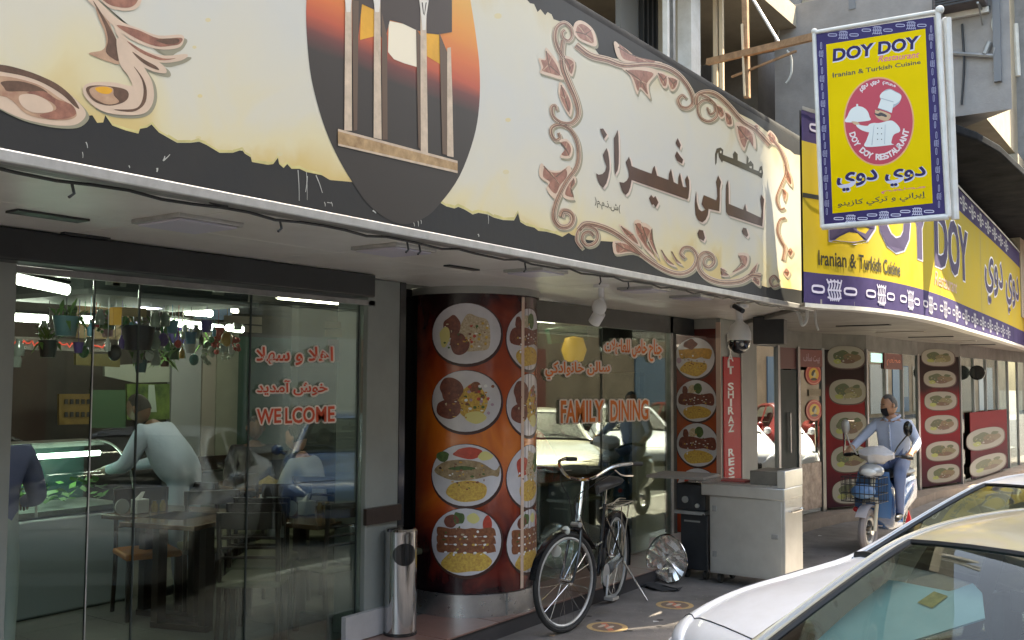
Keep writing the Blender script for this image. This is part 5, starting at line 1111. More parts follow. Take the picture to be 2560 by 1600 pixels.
# ================================================================== CARS
def lerp(a, b, t): return a+(b-a)*t
STN = [(0.00, .50, .50, .52, .40), (.04, .70, .60, .62, .52), (.16, .81, .66, .71, .62), (.45, .87, .74, .81, .68), (.85, .89, .82, .89, .70), (1.15, .90, .885, .945, .715),
       (1.30, .90, .90, 1.0, .71), (1.55, .90, .915, 1.145, .665), (1.85, .90, .925, 1.315, .60), (2.05, .90, .93, 1.40, .565), (2.35, .90, .935, 1.445, .555), (2.8, .90, .94, 1.455, .555), (3.25, .90, .945, 1.415, .555), (3.5, .90, .95, 1.34, .57), (3.75, .89, .955, 1.20, .60), (3.98, .88, .955, 1.06, .66), (4.25, .86, .94, 1.0, .68), (4.48, .80, .90, .94, .62), (4.56, .70, .70, .75, .5)]
def car(name, label, O, ang, paint, hs_=1., group=None, mir=1.75, zoff=-.10):
    Fv = Vector((math.cos(ang), math.sin(ang), 0)); Lv = Vector((-math.sin(ang), math.cos(ang), 0)); O = Vector((*O, zoff))
    cp = lambda s, t, z: O-Fv*s+Lv*t+Vector((0, 0, z*hs_))
    t = thing(name, label, 'car', O-Fv*2.2, group)
    st = [Vector((a[0], 0, 0)) for a in STN]; fine = []
    K_ = 4
    for col in range(5):
        pts = spline([Vector((a[0], a[col], 0)) for a in STN], K_); fine.append([q.y for q in pts])
    ss = [q.x for q in spline([Vector((a[0], 0, 0)) for a in STN], K_)]
    rings_ = []
    for i, s in enumerate(ss):
        Wd, zs_, zt, Wr = fine[1][i], fine[2][i], fine[3][i], fine[4][i]
        lo = .22 if .3 < s < 4.3 else .30
        half = [(Wd*.95, lo), (Wd, .40), (Wd*1.005, .56), (Wd*.985, zs_-.10), (Wd*.955, zs_-.02), (min(Wd*.90, Wr+.20), zs_+(0.012 if zt-zs_ > .1 else .5*(zt-zs_))), (Wr+.045, lerp(zs_, zt, .90)), (Wr+.012, zt-.022), (Wr-.05, zt-.004), (Wr*.5, zt+.012), (0, zt+.018)]
        hp = spline([(a, b, 0) for a, b in half], 2); full = [(q.x, q.y) for q in hp]+[(-q.x, q.y) for q in hp[-2::-1]]
        rings_.append([cp(s, a, b) for a, b in full])
    n = len(rings_[0]); mid = n//2
    grp = {'body': [], 'windshield': [], 'rear_window': [], 'side_window': [], 'far_window': []}
    for i in range(len(ss)-1):
        s = (ss[i]+ss[i+1])/2
        for k in range(n-1):
            j = k if k < mid else n-2-k     # half index 0..mid-1
            f = (i, k); hj = j/2
            if 1.27 < s < 2.0 and hj >= 8: g = 'windshield'
            elif 3.38 < s < 3.95 and hj >= 8: g = 'rear_window'
            elif 1.72 < s < 3.6 and 5 <= hj < 6 and not (2.62 < s < 2.70): g = 'side_window' if k < mid else 'far_window'
            else: g = 'body'
            grp[g].append(f)
    gl_c = glass('car_glass', (.60, .68, .62), 1.5, mult=.8)
    for g, fl in grp.items():
        used = {}; vs = []; fs = []
        for i, k in fl:
            ids = []
            for a in ((i, k), (i+1, k), (i+1, k+1), (i, k+1)):
                if a not in used: used[a] = len(vs); vs.append(rings_[a[0]][a[1]])
                ids.append(used[a])
            fs.append(tuple(ids))
        mb = MB().add(vs, fs)
        if g == 'body': mb.add(rings_[0], [tuple(range(n))]); mb.add(rings_[-1], [tuple(range(n))[::-1]])
        part('side_window' if g == 'far_window' else g, mb, paint if g == 'body' else gl_c, t, ang=50)
    R_ = lambda s, hj, side=1: (lambda i, k: rings_[i][k] if side > 0 else rings_[i][n-1-k])(min(range(len(ss)), key=lambda q: abs(ss[q]-s)), int(hj*2))
    trim = mat('window_trim', (.015, .016, .017), .4)
    for side in (1, -1):
        idx = [s for s in ss if 1.25 < s < 2.03]
        part('pillar_trim', MB().tube([R_(s, 8, side) for s in idx], .012, 6), trim, t)
        idx = [s for s in ss if 1.2 < s < 3.95]
        part('drip_rail', MB().tube([R_(s, 7, side)+Vector((0, 0, .002)) for s in idx], .009, 6), mat('rail_chrome', (.45, .47, .48), .3, .5), t)
        idx = [s for s in ss if .25 < s < 1.2]
        part('bonnet_gap', MB().tube([R_(s, 5.5, side)+Vector((0, 0, .0015)) for s in idx], .0035, 5), trim, t)
        mb = MB(); c = cp(mir, side*.97, .99); mb.ball(c, (.07, .09, .07), 14, 8); mb.tube([c, cp(mir, side*.86, .93)], .02, 6); part('wing_mirror', mb, paint, t)
        for s in (.85, 3.55):
            c = cp(s, side*.80, .325/hs_*1.0); mb = MB().tube([c-Lv*.1, c+Lv*.1], .325, 28); w_ = part('wheel', mb, rubber, t)
            part('hubcap', MB().tube([c-Lv*.105, c+Lv*.105], .21, 20), alum, w_)
            part('wheel_arch', MB().tube([cp(s, side*.905, .325), cp(s, side*.909, .325)], .375, 24), trim, t)
        mb = MB(); mb.ball(cp(.20, side*.66, .60), (.12, .12, .07), 14, 8); part('headlight', mb, mat('headlight', (.55, .58, .60), .1, coat=1.), t)
        mb = MB(); mb.ball(cp(4.46, side*.66, .80), (.08, .1, .08), 12, 8); part('tail_light', mb, mat('tail_light', (.35, .02, .02), .2), t)
    part('windshield_header', MB().tube([R_(2.02, q/2, 1) for q in range(16, mid+1)]+[R_(2.02, q/2, -1) for q in range(mid-1, 15, -1)], .011, 6), trim, t)
    part('cowl', MB().tube([R_(1.25, q/2, 1)+Vector((0, 0, .0)) for q in range(14, mid+1)]+[R_(1.25, q/2, -1) for q in range(mid-1, 13, -1)], .026, 6), trim, t)
    mb = MB()
    for a, b in ((-.55, .05), (.1, .62)): mb.tube([cp(1.27, a, 1.005), cp(1.38, (a+b)/2, 1.075), cp(1.36, b, 1.05)], .009, 6)
    part('wiper', mb, trim, t)
    part('grille', MB().box((0, 0, 0), (.0, 0, 0)) if False else MB().tube([cp(-.0, -.4, .45), cp(-.0, .4, .45)], .05, 8), trim, t)
    part('bumper_gap', MB().tube([R_(.18, q/2, 1)+Vector((0, 0, .001)) for q in range(8, mid+1)]+[R_(.18, q/2, -1)+Vector((0, 0, .001)) for q in range(mid-1, 7, -1)], .0035, 5), trim, t)
    # cabin
    cbm = mat('cabin_trim', (.05, .05, .048), .7, var=.3); sm_ = mat('seat_fabric', (.16, .15, .13), .8, var=.3)
    part('dashboard', MB().loft([[cp(1.32, a, .93) for a in (-.68, 0, .68)], [cp(1.55, a, .96) for a in (-.7, 0, .7)], [cp(1.8, a, .95) for a in (-.72, 0, .72)], [cp(1.85, a, .6) for a in (-.72, 0, .72)]], closed=False), cbm, t)
    part('cabin_floor', MB().prism([cp(1.35, -.8, .4), cp(3.9, -.8, .4), cp(3.9, .8, .4), cp(1.35, .8, .4)], (0, 0, .02)), cbm, t)
    for s in (2.25, 3.2):
        for q in (-.37, .37):
            part('seat', MB().loft([[cp(s+a, q+b, z) for a, b in ((-.06, -.22), (-.06, .22), (.06, .22), (.06, -.22))] for z, a_ in ((.45, 0), (.75, 0), (1.0, 0))], caps=True).ball(cp(s+.02, q, 1.12), (.06, .13, .10), 10, 6), sm_, t)
    part('inner_mirror', MB().prism([cp(1.93, -.11, 1.24), cp(1.93, .11, 1.24), cp(1.93, .11, 1.30), cp(1.93, -.11, 1.30)], -Fv*.02).tube([cp(1.94, 0, 1.30), cp(1.9, 0, 1.36)], .01, 6), cbm, t)
    return t, cp
wp = mat('white_car_paint', (.68, .70, .74), .3, coat=.8, var=.05, vscale=4, dirt=(.60, .61, .62))
gp = mat('champagne_paint', (.42, .39, .28), .3, .3, coat=.8, var=.12, vscale=3)
HD = R(225)
car1, cp1 = car('parked_car', 'white parked car with its nose towards the pavement beside the grill cart', (-1.883, 4.447), 4.0544, wp, .98, 'cars parked at an angle to the kerb')
car2, cp2 = car('parked_car', 'champagne car in front with a pale blue sunshade behind its windscreen', (-1.249, 1.575), 4.262, gp, 1.015, 'cars parked at an angle to the kerb', mir=1.9)
# emblem on the bonnet
part('emblem', MB().ball(cp1(.20, .0, .735), (.02, .035, .008), 10, 6), mat('emblem_grey', (.15, .17, .2), .3, .6), car1)
def WP(px, py, p0, nrm):
    d = ray(px, py); o = Vector((0, 0, H)); return o+d*((p0-o).dot(nrm)/d.dot(nrm))
a, b, c = cp2(1.38, 0, .965), cp2(1.38, .3, .965), cp2(1.92, 0, 1.235); nrm = (b-a).cross(c-a).normalized()
shd = thing('sunshade', 'pale blue folding sunshade spread over the dashboard of the champagne car', 'sunshade', a)
P = [WP(x, y, a, nrm) for x, y in ((2000, 1640), (2115, 1535), (2222, 1450), (2240, 1452), (2372, 1478), (2385, 1475), (2432, 1458), (2455, 1482), (2462, 1545), (2350, 1580), (2150, 1640))]
part('shade_board', MB().prism(P, nrm*-.006), mat('shade_blue', (.36, .58, .62), .5, var=.12, vscale=4), shd, smooth=False)
P = [WP(x, y, a+nrm*.004*(1 if nrm.z > 0 else -1), nrm) for x, y in ((2335, 1478), (2370, 1490), (2330, 1520), (2293, 1506))]
part('permit_card', MB().poly(P), mat('permit_gold', (.36, .32, .10), .5, var=.4, vscale=40), shd, smooth=False)
# further cars of the row: they stand out of frame and show in the windows
for k, (o_, pm, lab) in enumerate((((-1.0, 8.6), mat('blue_car_paint', (.05, .10, .22), .25, coat=1.), 'blue parked car mirrored in the family dining window'), ((-1.5, -2.2), wp, 'white parked car mirrored in the leftmost window'), ((-1.5, 12.6), gp, 'pale car further down the row beyond the white car'), ((-1.2, 16.2), wp, 'white car mirrored in the glass door of the neighbour'), ((-1.2, 19.6), mat('red_car_paint', (.25, .02, .02), .25, coat=1.), 'dark red car mirrored in the neighbour glass'))):
    car('parked_car', lab, o_, HD, pm, 1., 'cars parked at an angle to the kerb')

# ================================================================== PEOPLE
def person(name, label, J, E_, cols, regions, loc, headp, extra=None, group=None):
    """J joints name->(pos, radius); E_ bones; regions bone->material index"""
    t = thing(name, label, 'person', loc, group)
    names = list(J); me = bpy.data.meshes.new('body')
    me.from_pydata([Vector(J[k][0]) for k in names], [(names.index(a), names.index(b)) for a, b in E_], [])
    o = bpy.data.objects.new('body', me); C.objects.link(o)
    sk = o.modifiers.new('skin', 'SKIN'); sk.use_smooth_shade = True
    sv = me.skin_vertices[0].data
    for i, k in enumerate(names):
        r = J[k][1]; sv[i].radius = r if isinstance(r, tuple) else (r, r); sv[i].use_root = (k == 'pelvis')
    o.modifiers.new('sub', 'SUBSURF').levels = 2
    dg = bpy.context.evaluated_depsgraph_get(); m2 = bpy.data.meshes.new_from_object(o.evaluated_get(dg)); bpy.data.objects.remove(o)
    for c in cols: m2.materials.append(c)
    bones = [(Vector(J[a][0]), Vector(J[b][0]), regions.get((a, b), 0)) for a, b in E_]
    for p in m2.polygons:
        c = p.center; best = 9; mi = 0
        for a, b, r in bones:
            ab = b-a; u_ = max(0, min(1, (c-a).dot(ab)/max(ab.dot(ab), 1e-9))); d = (a+ab*u_-c).length
            if d < best: best = d; mi = r
        p.material_index = mi; p.use_smooth = True
    off = Vector(loc)
    for v in m2.vertices: v.co -= off
    b = bpy.data.objects.new('body', m2); C.objects.link(b); b.parent = t
    # head: c centre, fwd direction, scale
    c, fwd, skin, hair, bald = headp; c = Vector(c); fwd = Vector(fwd).normalized(); side = fwd.cross(Vector((0, 0, 1))).normalized(); up = side.cross(fwd)
    Q = lambda a, s, u: c+fwd*a+side*s+up*u
    rg = []
    for i in range(13):
        ph = math.pi*i/12; zz = math.cos(ph)*.118; rr = math.sin(ph)**.85
        ring_ = []
        for k in range(16):
            th = 2*math.pi*k/16; fx = math.cos(th); sx = math.sin(th)
            ax_ = .094*(1 if fx > 0 else 1.02); jaw = 1-.22*max(0, (-zz-.03)/.09)
            bump = .012*max(0, fx)**6*math.exp(-((zz+.01)/.03)**2)*2.0 - .007*max(0, fx)**2*math.exp(-((zz-.022)/.015)**2)
            ring_.append(Q(fx*ax_*rr*(jaw if fx < 0 else 1)+bump, sx*.076*rr*jaw, zz))
        rg.append(ring_)
    hd = part('head', MB().loft(rg, caps=True).ball(Q(.0, .078, -.005), (.018, .018, .03), 8, 6).ball(Q(.0, -.078, -.005), (.018, .018, .03), 8, 6), skin, t, ang=80)
    mb = MB(); rg = []
    for i in range(8):
        ph = math.pi*.60*i/7; zz = math.cos(ph)*.127; rr = math.sin(ph)
        rg.append([Q((math.cos(th)*.098*rr if math.cos(th) < .2 else math.cos(th)*.088*rr) - (.016 if i > 3 else 0)*(1 if math.cos(th) > .3 else 0)*2.2, math.sin(th)*.083*rr, zz+(.03 if math.cos(th) > .3 and i > 3 else 0)) for th in [2*math.pi*k/16 for k in range(16)]])
    part('hair', mb.loft(rg, caps=True), hair, t, ang=80)
    ey = MB()
    for s in (-1, 1): ey.ball(Q(.083, .03*s, .012), (.009, .009, .006), 8, 6); ey.tube([Q(.088, .018*s, .032), Q(.082, .045*s, .030)], .004, 5)
    part('eyes', ey, mat('eye_dark', (.02, .015, .01), .3), t)
    part('mouth', MB().tube([Q(.088, -.02, -.055), Q(.094, 0, -.054), Q(.088, .02, -.055)], .004, 5), mat('lip', (.22, .08, .06), .5), t)
    if extra: extra(t, Q)
    return t, Q
def hand(J, E_, pre, wrist, dirv, pal, curl=.6, s=1.):
    """palm, four unequal fingers and thumb; dirv = along hand, pal = palm normal"""
    w_ = Vector(wrist); d = Vector(dirv).normalized(); n = Vector(pal).normalized(); sd = d.cross(n)
    J[pre+'palm'] = (w_+d*.06*s, (.030*s, .016*s)); E_.append((pre+'wrist', pre+'palm'))
    for i, (o, l) in enumerate(((-.028, .062), (-.009, .07), (.010, .066), (.028, .05))):
        a = w_+d*.085*s+sd*o*s; b_ = a+(d*math.cos(curl)+n*math.sin(curl))*l*.55*s; c_ = b_+(d*math.cos(curl*2.2)+n*math.sin(curl*2.2))*l*.5*s
        J[pre+'f%da' % i] = (a, .0095*s); J[pre+'f%db' % i] = (b_, .0085*s); J[pre+'f%dc' % i] = (c_, .007*s)
        E_ += [(pre+'palm', pre+'f%da' % i), (pre+'f%da' % i, pre+'f%db' % i), (pre+'f%db' % i, pre+'f%dc' % i)]
    a = w_+d*.035*s-sd*.035*s; b_ = a+(d*.7-sd*.6+n*.4)*.035*s
    J[pre+'ta'] = (a, .012*s); J[pre+'tb'] = (b_, .009*s); E_ += [(pre+'wrist', pre+'ta'), (pre+'ta', pre+'tb')]
skin1 = mat('skin_brown', (.52, .28, .17), .5, var=.12, vscale=15); skin2 = mat('skin_dark', (.16, .085, .055), .5); hair_b = mat('hair_black', (.015, .013, .012), .7, bump=.5, bscale=120); hair_g = mat('hair_grey', (.16, .15, .14), .7, var=.5, vscale=40, bump=.5, bscale=120)
sh_blue = mat('shirt_blue', (.52, .58, .72), .85, bump=1., bscale=9); sh_pale = mat('shirt_pale', (.46, .54, .68), .85, bump=1., bscale=7); tr_grey = mat('trousers_blue', (.17, .22, .36), .85, bump=.3, bscale=14); sh_blk = mat('shirt_black', (.015, .014, .022), .85); sh_vio = mat('shirt_violet', (.17, .18, .36), .85, bump=.3, bscale=10); sh_red = mat('shirt_red', (.35, .03, .03), .85, bump=.3, bscale=10); shoe = mat('shoe_black', (.02, .02, .02), .5)

# ------------------------------------------------------------------ SCOOTER AND RIDER
mh = Vector((-.07, -.998, 0)).normalized(); ml = Vector((-mh.y, mh.x, 0)); m0 = Vector((-3.06, 11.1, 0))
def mk(x, y, z): return m0+mh*x+ml*y+Vector((0, 0, z))
mo = thing('electric_scooter', 'electric scooter with a wire basket and blue body ridden along the pavement', 'scooter', m0-mh*.6)
for cx, nm in ((0, 'front_wheel'), (-1.18, 'rear_wheel')):
    wheel(nm, mo, mk(cx, 0, .235), .20, mh, .042, 10, alum, .05, mat('tyre_grey', (.22, .20, .20), .8))
mb = MB()
for i in range(1): 
    rg = []
    for k in range(12):
        a = R(35+k*13); rg.append([mk(.285*math.cos(a), y, .24+(.285-abs(y)*.3)*math.sin(a)) for y in (-.06, -.03, .03, .06)])
    mb.loft(rg, closed=False)
part('front_mudguard', mb, mat('mudguard_pale', (.55, .50, .50), .35, coat=.5), mo)
mb = MB()
for s in (-1, 1): mb.tube([mk(0, .07*s, .235), mk(-.10, .07*s, .56)], .02, 8)
mb.tube([mk(-.1, -.08, .56), mk(-.1, .08, .56)], .025, 8).tube([mk(-.1, 0, .54), mk(-.24, 0, .98)], .028, 8); part('fork', mb, mat('fork_cream', (.60, .55, .42), .35), mo)
mb = MB().tube(spline([mk(-.34, -.36, 1.02), mk(-.28, -.22, 1.03), mk(-.24, -.08, .98), mk(-.24, .08, .98), mk(-.28, .22, 1.03), mk(-.34, .36, 1.02)], 5), .014, 8); part('handlebar', mb, blackp, mo)
for s in (-1, 1):
    part('grip', MB().tube([mk(-.30, .27*s, 1.03), mk(-.36, .38*s, 1.015)], .021, 8), rubber, mo)
    q = mk(-.26, .36*s if s > 0 else -.33, 1.28); part('rear_view_mirror', MB().tube(spline([mk(-.26, .20*s, 1.03), mk(-.22, .26*s, 1.14), q], 4), .008, 6).ball(q+Vector((0, 0, .06)), (.05, .02, .085), 12, 8), blackp if s > 0 else alum, mo)
part('headlight_shell', MB().ball(mk(-.13, 0, .87), (.14, .12, .08), 14, 8), mat('shell_silver', (.55, .56, .55), .3, .3), mo)
part('headlight_glass', MB().ball(mk(-.03, 0, .86), (.09, .05, .045), 12, 8), mat('scooter_lamp', (.8, .8, .75), .15, coat=1.), mo)
bsk = MB(); bx0, bx1, by, bz0, bz1 = -.06, .24, .20, .56, .82
for z in (bz0, .65, .74, bz1): bsk.tube([mk(bx0, -by, z), mk(bx1, -by, z), mk(bx1, by, z), mk(bx0, by, z)], .005, 5, True)
for i in range(9):
    y = -by+by*2*i/8; bsk.tube([mk(bx1, y, bz1), mk(bx1, y, bz0), mk(bx0, y, bz0), mk(bx0, y, bz1)], .0035, 4)
for i in range(1, 6):
    x = bx0+(bx1-bx0)*i/6
    for s in (-1, 1): bsk.tube([mk(x, by*s, bz0), mk(x, by*s, bz1)], .0035, 4)
part('wire_basket', bsk, dark, mo)
single('blue_bag', MB().ball(mk(.08, -.02, .66), (.13, .16, .08), 14, 8), mat('blue_plastic_bag', (.10, .22, .42), .35, bump=.8, bscale=25), 'blue plastic bag lying in the wire basket of the scooter', 'bag')
rg = []
rd = random.Random(5)
for i in range(7):
    a = -.30+.60*i/6; rr = .12*math.sin(math.pi*(i+.6)/7.2)+.02; rg.append([mk(-.16+rr*.7*math.cos(t_)+rd.uniform(-.02, .02), a*.62+.05, 1.045+rr*.75*math.sin(t_)+rd.uniform(-.015, .015)) for t_ in [2*math.pi*k/10 for k in range(10)]])
single('white_carrier_bag', MB().loft(rg, caps=True), mat('white_plastic_bag', (.70, .68, .68), .3, bump=.9, bscale=22), 'crumpled white carrier bag hanging over the scooter handlebar', 'bag')
rg = []
for x, hw, z0_, z1_ in ((-.20, .05, .32, .92), (-.28, .17, .26, .86), (-.34, .19, .22, .78), (-.42, .15, .20, .34), (-.70, .15, .20, .30), (-.78, .14, .22, .66), (-.95, .15, .34, .76), (-1.30, .13, .42, .78), (-1.45, .06, .50, .72)):
    rg.append([mk(x, hw*c, (z0_+z1_)/2+(z1_-z0_)/2*s) for c, s in [(math.copysign(abs(math.cos(t_))**.6, math.cos(t_)), math.copysign(abs(math.sin(t_))**.6, math.sin(t_))) for t_ in [2*math.pi*k/14 for k in range(14)]]])
part('body_shell', MB().loft(rg, caps=True), mat('scooter_blue', (.02, .06, .16), .25, coat=.8), mo)
part('front_guard', MB().loft([[mk(-.17, y*.19, .36), mk(-.16, y*.21, .60), mk(-.20, y*.17, .86)] for y in (-1, -.5, 0, .5, 1)], closed=False), mat('guard_blue', (.07, .17, .36), .25, coat=.8), mo)
part('saddle', MB().loft([[mk(x, w_*c, .80+.05*s) for c, s in [(math.cos(t_), math.sin(t_)) for t_ in [2*math.pi*k/12 for k in range(12)]]] for x, w_ in ((-.68, .06), (-.78, .13), (-1.0, .15), (-1.25, .13), (-1.32, .05))], caps=True), mat('saddle_leather', (0, 0, 0)), mo)
part('indicator', MB().ball(mk(-.10, -.17, .44), (.03, .03, .03), 8, 6), mat('reflector_red', (.6, .03, .04), .3), mo)
part('red_reflector', MB().prism([mk(-.3, .30, .30), mk(-.3, .38, .30), mk(-.3, .34, .45)], mh*.01), mat('reflector_red', (0, 0, 0)), mo)
J = {'pelvis': (mk(-.93, 0, .93), (.16, .13)), 'waist': (mk(-.90, 0, 1.08), (.155, .125)), 'chest': (mk(-.86, 0, 1.26), (.20, .14)), 'neckb': (mk(-.84, 0, 1.405), (.075, .07)), 'neck': (mk(-.81, 0, 1.49), .055)}
E_ = [('pelvis', 'waist'), ('waist', 'chest'), ('chest', 'neckb'), ('neckb', 'neck')]
reg = {('pelvis', 'waist'): 0, ('neckb', 'neck'): 1}
for s, n_ in ((1, 'l'), (-1, 'r')):
    J[n_+'sh'] = (mk(-.85, .185*s, 1.36), .07); J[n_+'el'] = (mk(-.68, .33*s, 1.16), .052); J[n_+'cuff'] = (mk(-.50, .345*s, 1.09), .044); J[n_+'wrist'] = (mk(-.44, .345*s, 1.075), .027)
    J[n_+'hip'] = (mk(-.88, .10*s, .90), .095); J[n_+'knee'] = (mk(-.46, .20*s, .84), .075); J[n_+'calf'] = (mk(-.48, .19*s, .60), .058); J[n_+'ank'] = (mk(-.54, .17*s, .36), .042); J[n_+'toe'] = (mk(-.36, .18*s, .33), .036)
    E_ += [('chest', n_+'sh'), (n_+'sh', n_+'el'), (n_+'el', n_+'cuff'), (n_+'cuff', n_+'wrist'), ('pelvis', n_+'hip'), (n_+'hip', n_+'knee'), (n_+'knee', n_+'calf'), (n_+'calf', n_+'ank'), (n_+'ank', n_+'toe')]
    reg.update({(n_+'cuff', n_+'wrist'): 1, ('pelvis', n_+'hip'): 2, (n_+'hip', n_+'knee'): 2, (n_+'knee', n_+'calf'): 2, (n_+'calf', n_+'ank'): 2, (n_+'ank', n_+'toe'): 3})
    b4 = len(E_); hand(J, E_, n_, J[n_+'wrist'][0], mh*.6+Vector((0, 0, -.2)), Vector((0, 0, -1)), 1.0)
    for e in E_[b4:]: reg[e] = 1
def rider_extra(t, Q):
    part('face_mask', MB().loft([[Q(.078, -.062, z*.9), Q(.104+b_, -.028, z), Q(.112+b_, 0, z), Q(.104+b_, .028, z), Q(.078, .062, z*.9)] for z, b_ in ((-.014, 0), (-.045, .008), (-.085, .0), (-.115, -.03))], closed=False), sh_blk, t)
    part('collar', MB().tube(spline([Vector(J['neckb'][0])+mh*a+ml*b_+Vector((0, 0, c)) for a, b_, c in ((.10, .02, .0), (.05, .075, .03), (-.05, .07, .06), (-.05, -.07, .06), (.05, -.075, .03), (.10, -.02, .0))], 4), .016, 6), sh_blue, t)
    mb = MB()
    for k in range(4): mb.ball(Vector(J['chest'][0])+mh*(.135-.012*k)+Vector((0, 0, .08-.075*k)), .007, 6, 4)
    part('buttons', mb, white, t)
    part('shirt_placket', MB().tube(spline([Vector(J['chest'][0])+mh*(.125-.012*k)+Vector((0, 0, .10-.08*k)) for k in range(5)], 3), .012, 6), sh_blue, t)
hdir = (mh*.75-ml*.62+Vector((0, 0, -.30)))
person('person', 'man in a light blue shirt and black face mask riding the electric scooter', J, E_, [sh_blue, skin1, tr_grey, shoe], reg, tuple(m0-mh*.9), (mk(-.79, -.01, 1.585), hdir, skin1, hair_g, 0), rider_extra)

# ------------------------------------------------------------------ INTERIOR OF THE RESTAURANT
em = lambda n, c, s: mat(n, (.8, .8, .8), .4, emis=c, estr=s)
tube_m = em('tube_cool', (.90, 1., .98), 6.0); tube_v = em('tube_violet', (.66, .62, 1.), 4)
tubes = [((15, 693), (170, 726), -5.1, tube_m, 'long bright tube light at the top left of the left window'), ((13, 792), (118, 798), -6.4, tube_m, 'tube light low on the left edge of the window'), ((203, 799), (247, 801), -6.4, tube_m, 'short warm tube light above the brown shelf'), ((310, 826), (360, 828), -6.4, tube_m, 'short tube light under the orange shelf board'),
         ((352, 765), (436, 761), -6.0, tube_v, 'violet tube light behind the ceiling bulkhead'), ((466, 779), (528, 784), -6.2, tube_m, 'short white tube light right of the violet one'), ((422, 805), (556, 822), -6.4, tube_m, 'long tube light above the purple pot'), ((568, 819), (606, 824), -6.4, tube_m, 'short tube light next to the red flower pots')]
for a, b, x, mt, lab in tubes:
    p_, q_ = W(*a, 0, x), W(*b, 0, x); t = thing('tube_light', lab, 'tube light', p_, 'tube lights in the restaurant')
    part('tube', MB().tube([p_, q_], .026, 8), mt, t); part('batten', MB().beam(p_+Vector((0, 0, .04)), q_+Vector((0, 0, .04)), .05, .02), dark, t)
for k, (x, y) in enumerate(((-7.6, 5.6), (-6.0, 5.9), (-8.0, 3.4), (-5.9, 8.6))):  # further tubes out of sight, added to brighten the restaurant interior
    t = thing('tube_light', ['ceiling tube light over the far dining table', 'ceiling tube light behind the pilaster', 'ceiling tube light over the counter end', 'ceiling tube light over the family dining room'][k], 'tube light', (x, y, 2.5), 'tube lights in the restaurant')
    part('tube', MB().tube([(x, y-.6, 2.5), (x, y+.6, 2.5)], .02, 8), em('tube_room', (1., .96, .86), 7), t)
# counter light etc. on the far wall
bkh = thing('ceiling_bulkhead', 'grey boxed bulkhead hanging below the restaurant ceiling', 'bulkhead', (-5.6, 4, 2.2))
a, b = W(210, 690, 0, -5.35), W(620, 765, 0, -5.35)
part('bulkhead_face', MB().box((-6.2, a.y, 2.37), (-5.35, b.y, 2.57)), mat('bulkhead_grey', (.10, .12, .115), .6, var=.2), bkh)
part('bulkhead_lip', MB().box((-6.25, a.y, 2.34), (-5.30, b.y+.05, 2.37)), mat('bulkhead_lip', (.17, .19, .18), .6), bkh)
for k, (x, y) in enumerate(((283, 699), (298, 701), (546, 724))):
    q = W(x, y, 0, -5.34); part('square_lamp', MB().box((-5.349, q.y-.045, q.z-.035), (-5.335, q.y+.045, q.z+.035)), mat('lamp_pale', (.35, .37, .33), .5), bkh)
q = W(425, 690, 0, -5.2)
single('round_fixture', MB().lathe([(.02, 0), (.065, 0), (.07, .02), (.02, .02)], q, 20, ax='x'), mat('ring_grey', (.42, .43, .40), .4), 'round grey ring shaped fixture on the face of the bulkhead', 'fixture')
q = W(490, 668, 0, -4.9); single('hanging_hook', MB().tube(spline([q, q+Vector((0, .02, .04)), q+Vector((0, -.02, .07)), q+Vector((0, .01, .12))], 4), .010, 6), alum, 'small silvery hook hanging inside the top of the left window', 'hook')
# panels on the back wall
def wallpanel(name, label, cat, pts, x, mt, th=.03, bev=0):
    P_ = [W(a, b, 0, x) for a, b in pts]; return single(name, MB().prism(P_, (-th, 0, 0)), mt, label, cat, bev=bev, smooth=False)
wpn = mat('panel_pale_blue', (.36, .40, .43), .5, var=.1, vscale=1.5)
for k, (x0, x1, m_) in enumerate(((425, 500, wpn), (502, 536, mat('panel_pale_warm', (.38, .36, .33), .5)), (538, 592, mat('panel_pale_green', (.34, .37, .31), .5, var=.15)))):
    p_, q_ = W(x0, 1000, 0, -8.4), W(x1, 1000, 0, -8.4); struct('wall_panel', MB().box((-8.45, p_.y, .9), (-8.38, q_.y-.006, 2.35)), m_)
p_, q_ = W(590, 1000, 0, -8.4), W(607, 1000, 0, -8.4); struct('dado_panel', MB().box((-8.5, W(425, 1000, 0, -8.4).y, .12), (-8.39, 8.6, .89)), mat('dado', (.14, .15, .14), .5)); struct('dado_rail', MB().box((-8.38, W(425, 1000, 0, -8.4).y, .92), (-8.33, 8.6, 1.06)), woodd)
struct('green_panel', MB().box((-8.5, q_.y-.1, .12), (-8.40, 10.3, 2.3)), mat('wall_green', (.05, .13, .10), .5, var=.2))
wallpanel('landscape_picture', 'green landscape picture with a waterfall on the back wall', 'picture', ((318, 960), (424, 960), (424, 1048), (318, 1050)), -8.35, mat('landscape_print', (.14, .22, .05), .4, var=.8, vscale=5, dirt=(.02, .06, .02)))
wallpanel('waterfall_strip', 'pale waterfall strip in the middle of the landscape picture', 'print', ((372, 962), (386, 962), (392, 1030), (370, 1030)), -8.34, mat('waterfall', (.40, .50, .45), .4), .008)
wallpanel('beige_board', 'pale beige board above the landscape picture', 'board', ((262, 915), (424, 905), (424, 955), (340, 957), (262, 940)), -8.38, mat('board_pale', (.33, .38, .34), .5))
wallpanel('green_curtain', 'plain green screen between the menu board and the picture', 'screen', ((228, 975), (314, 975), (314, 1070), (228, 1070)), -8.3, mat('screen_green', (.045, .12, .06), .6))
mb_ = wallpanel('menu_board', 'dull yellow menu board with rows of dark squares', 'board', ((148, 985), (226, 985), (226, 1060), (148, 1062)), -8.3, mat('board_yellow', (.22, .14, .03), .5, var=.3, vscale=6))
mb = MB()
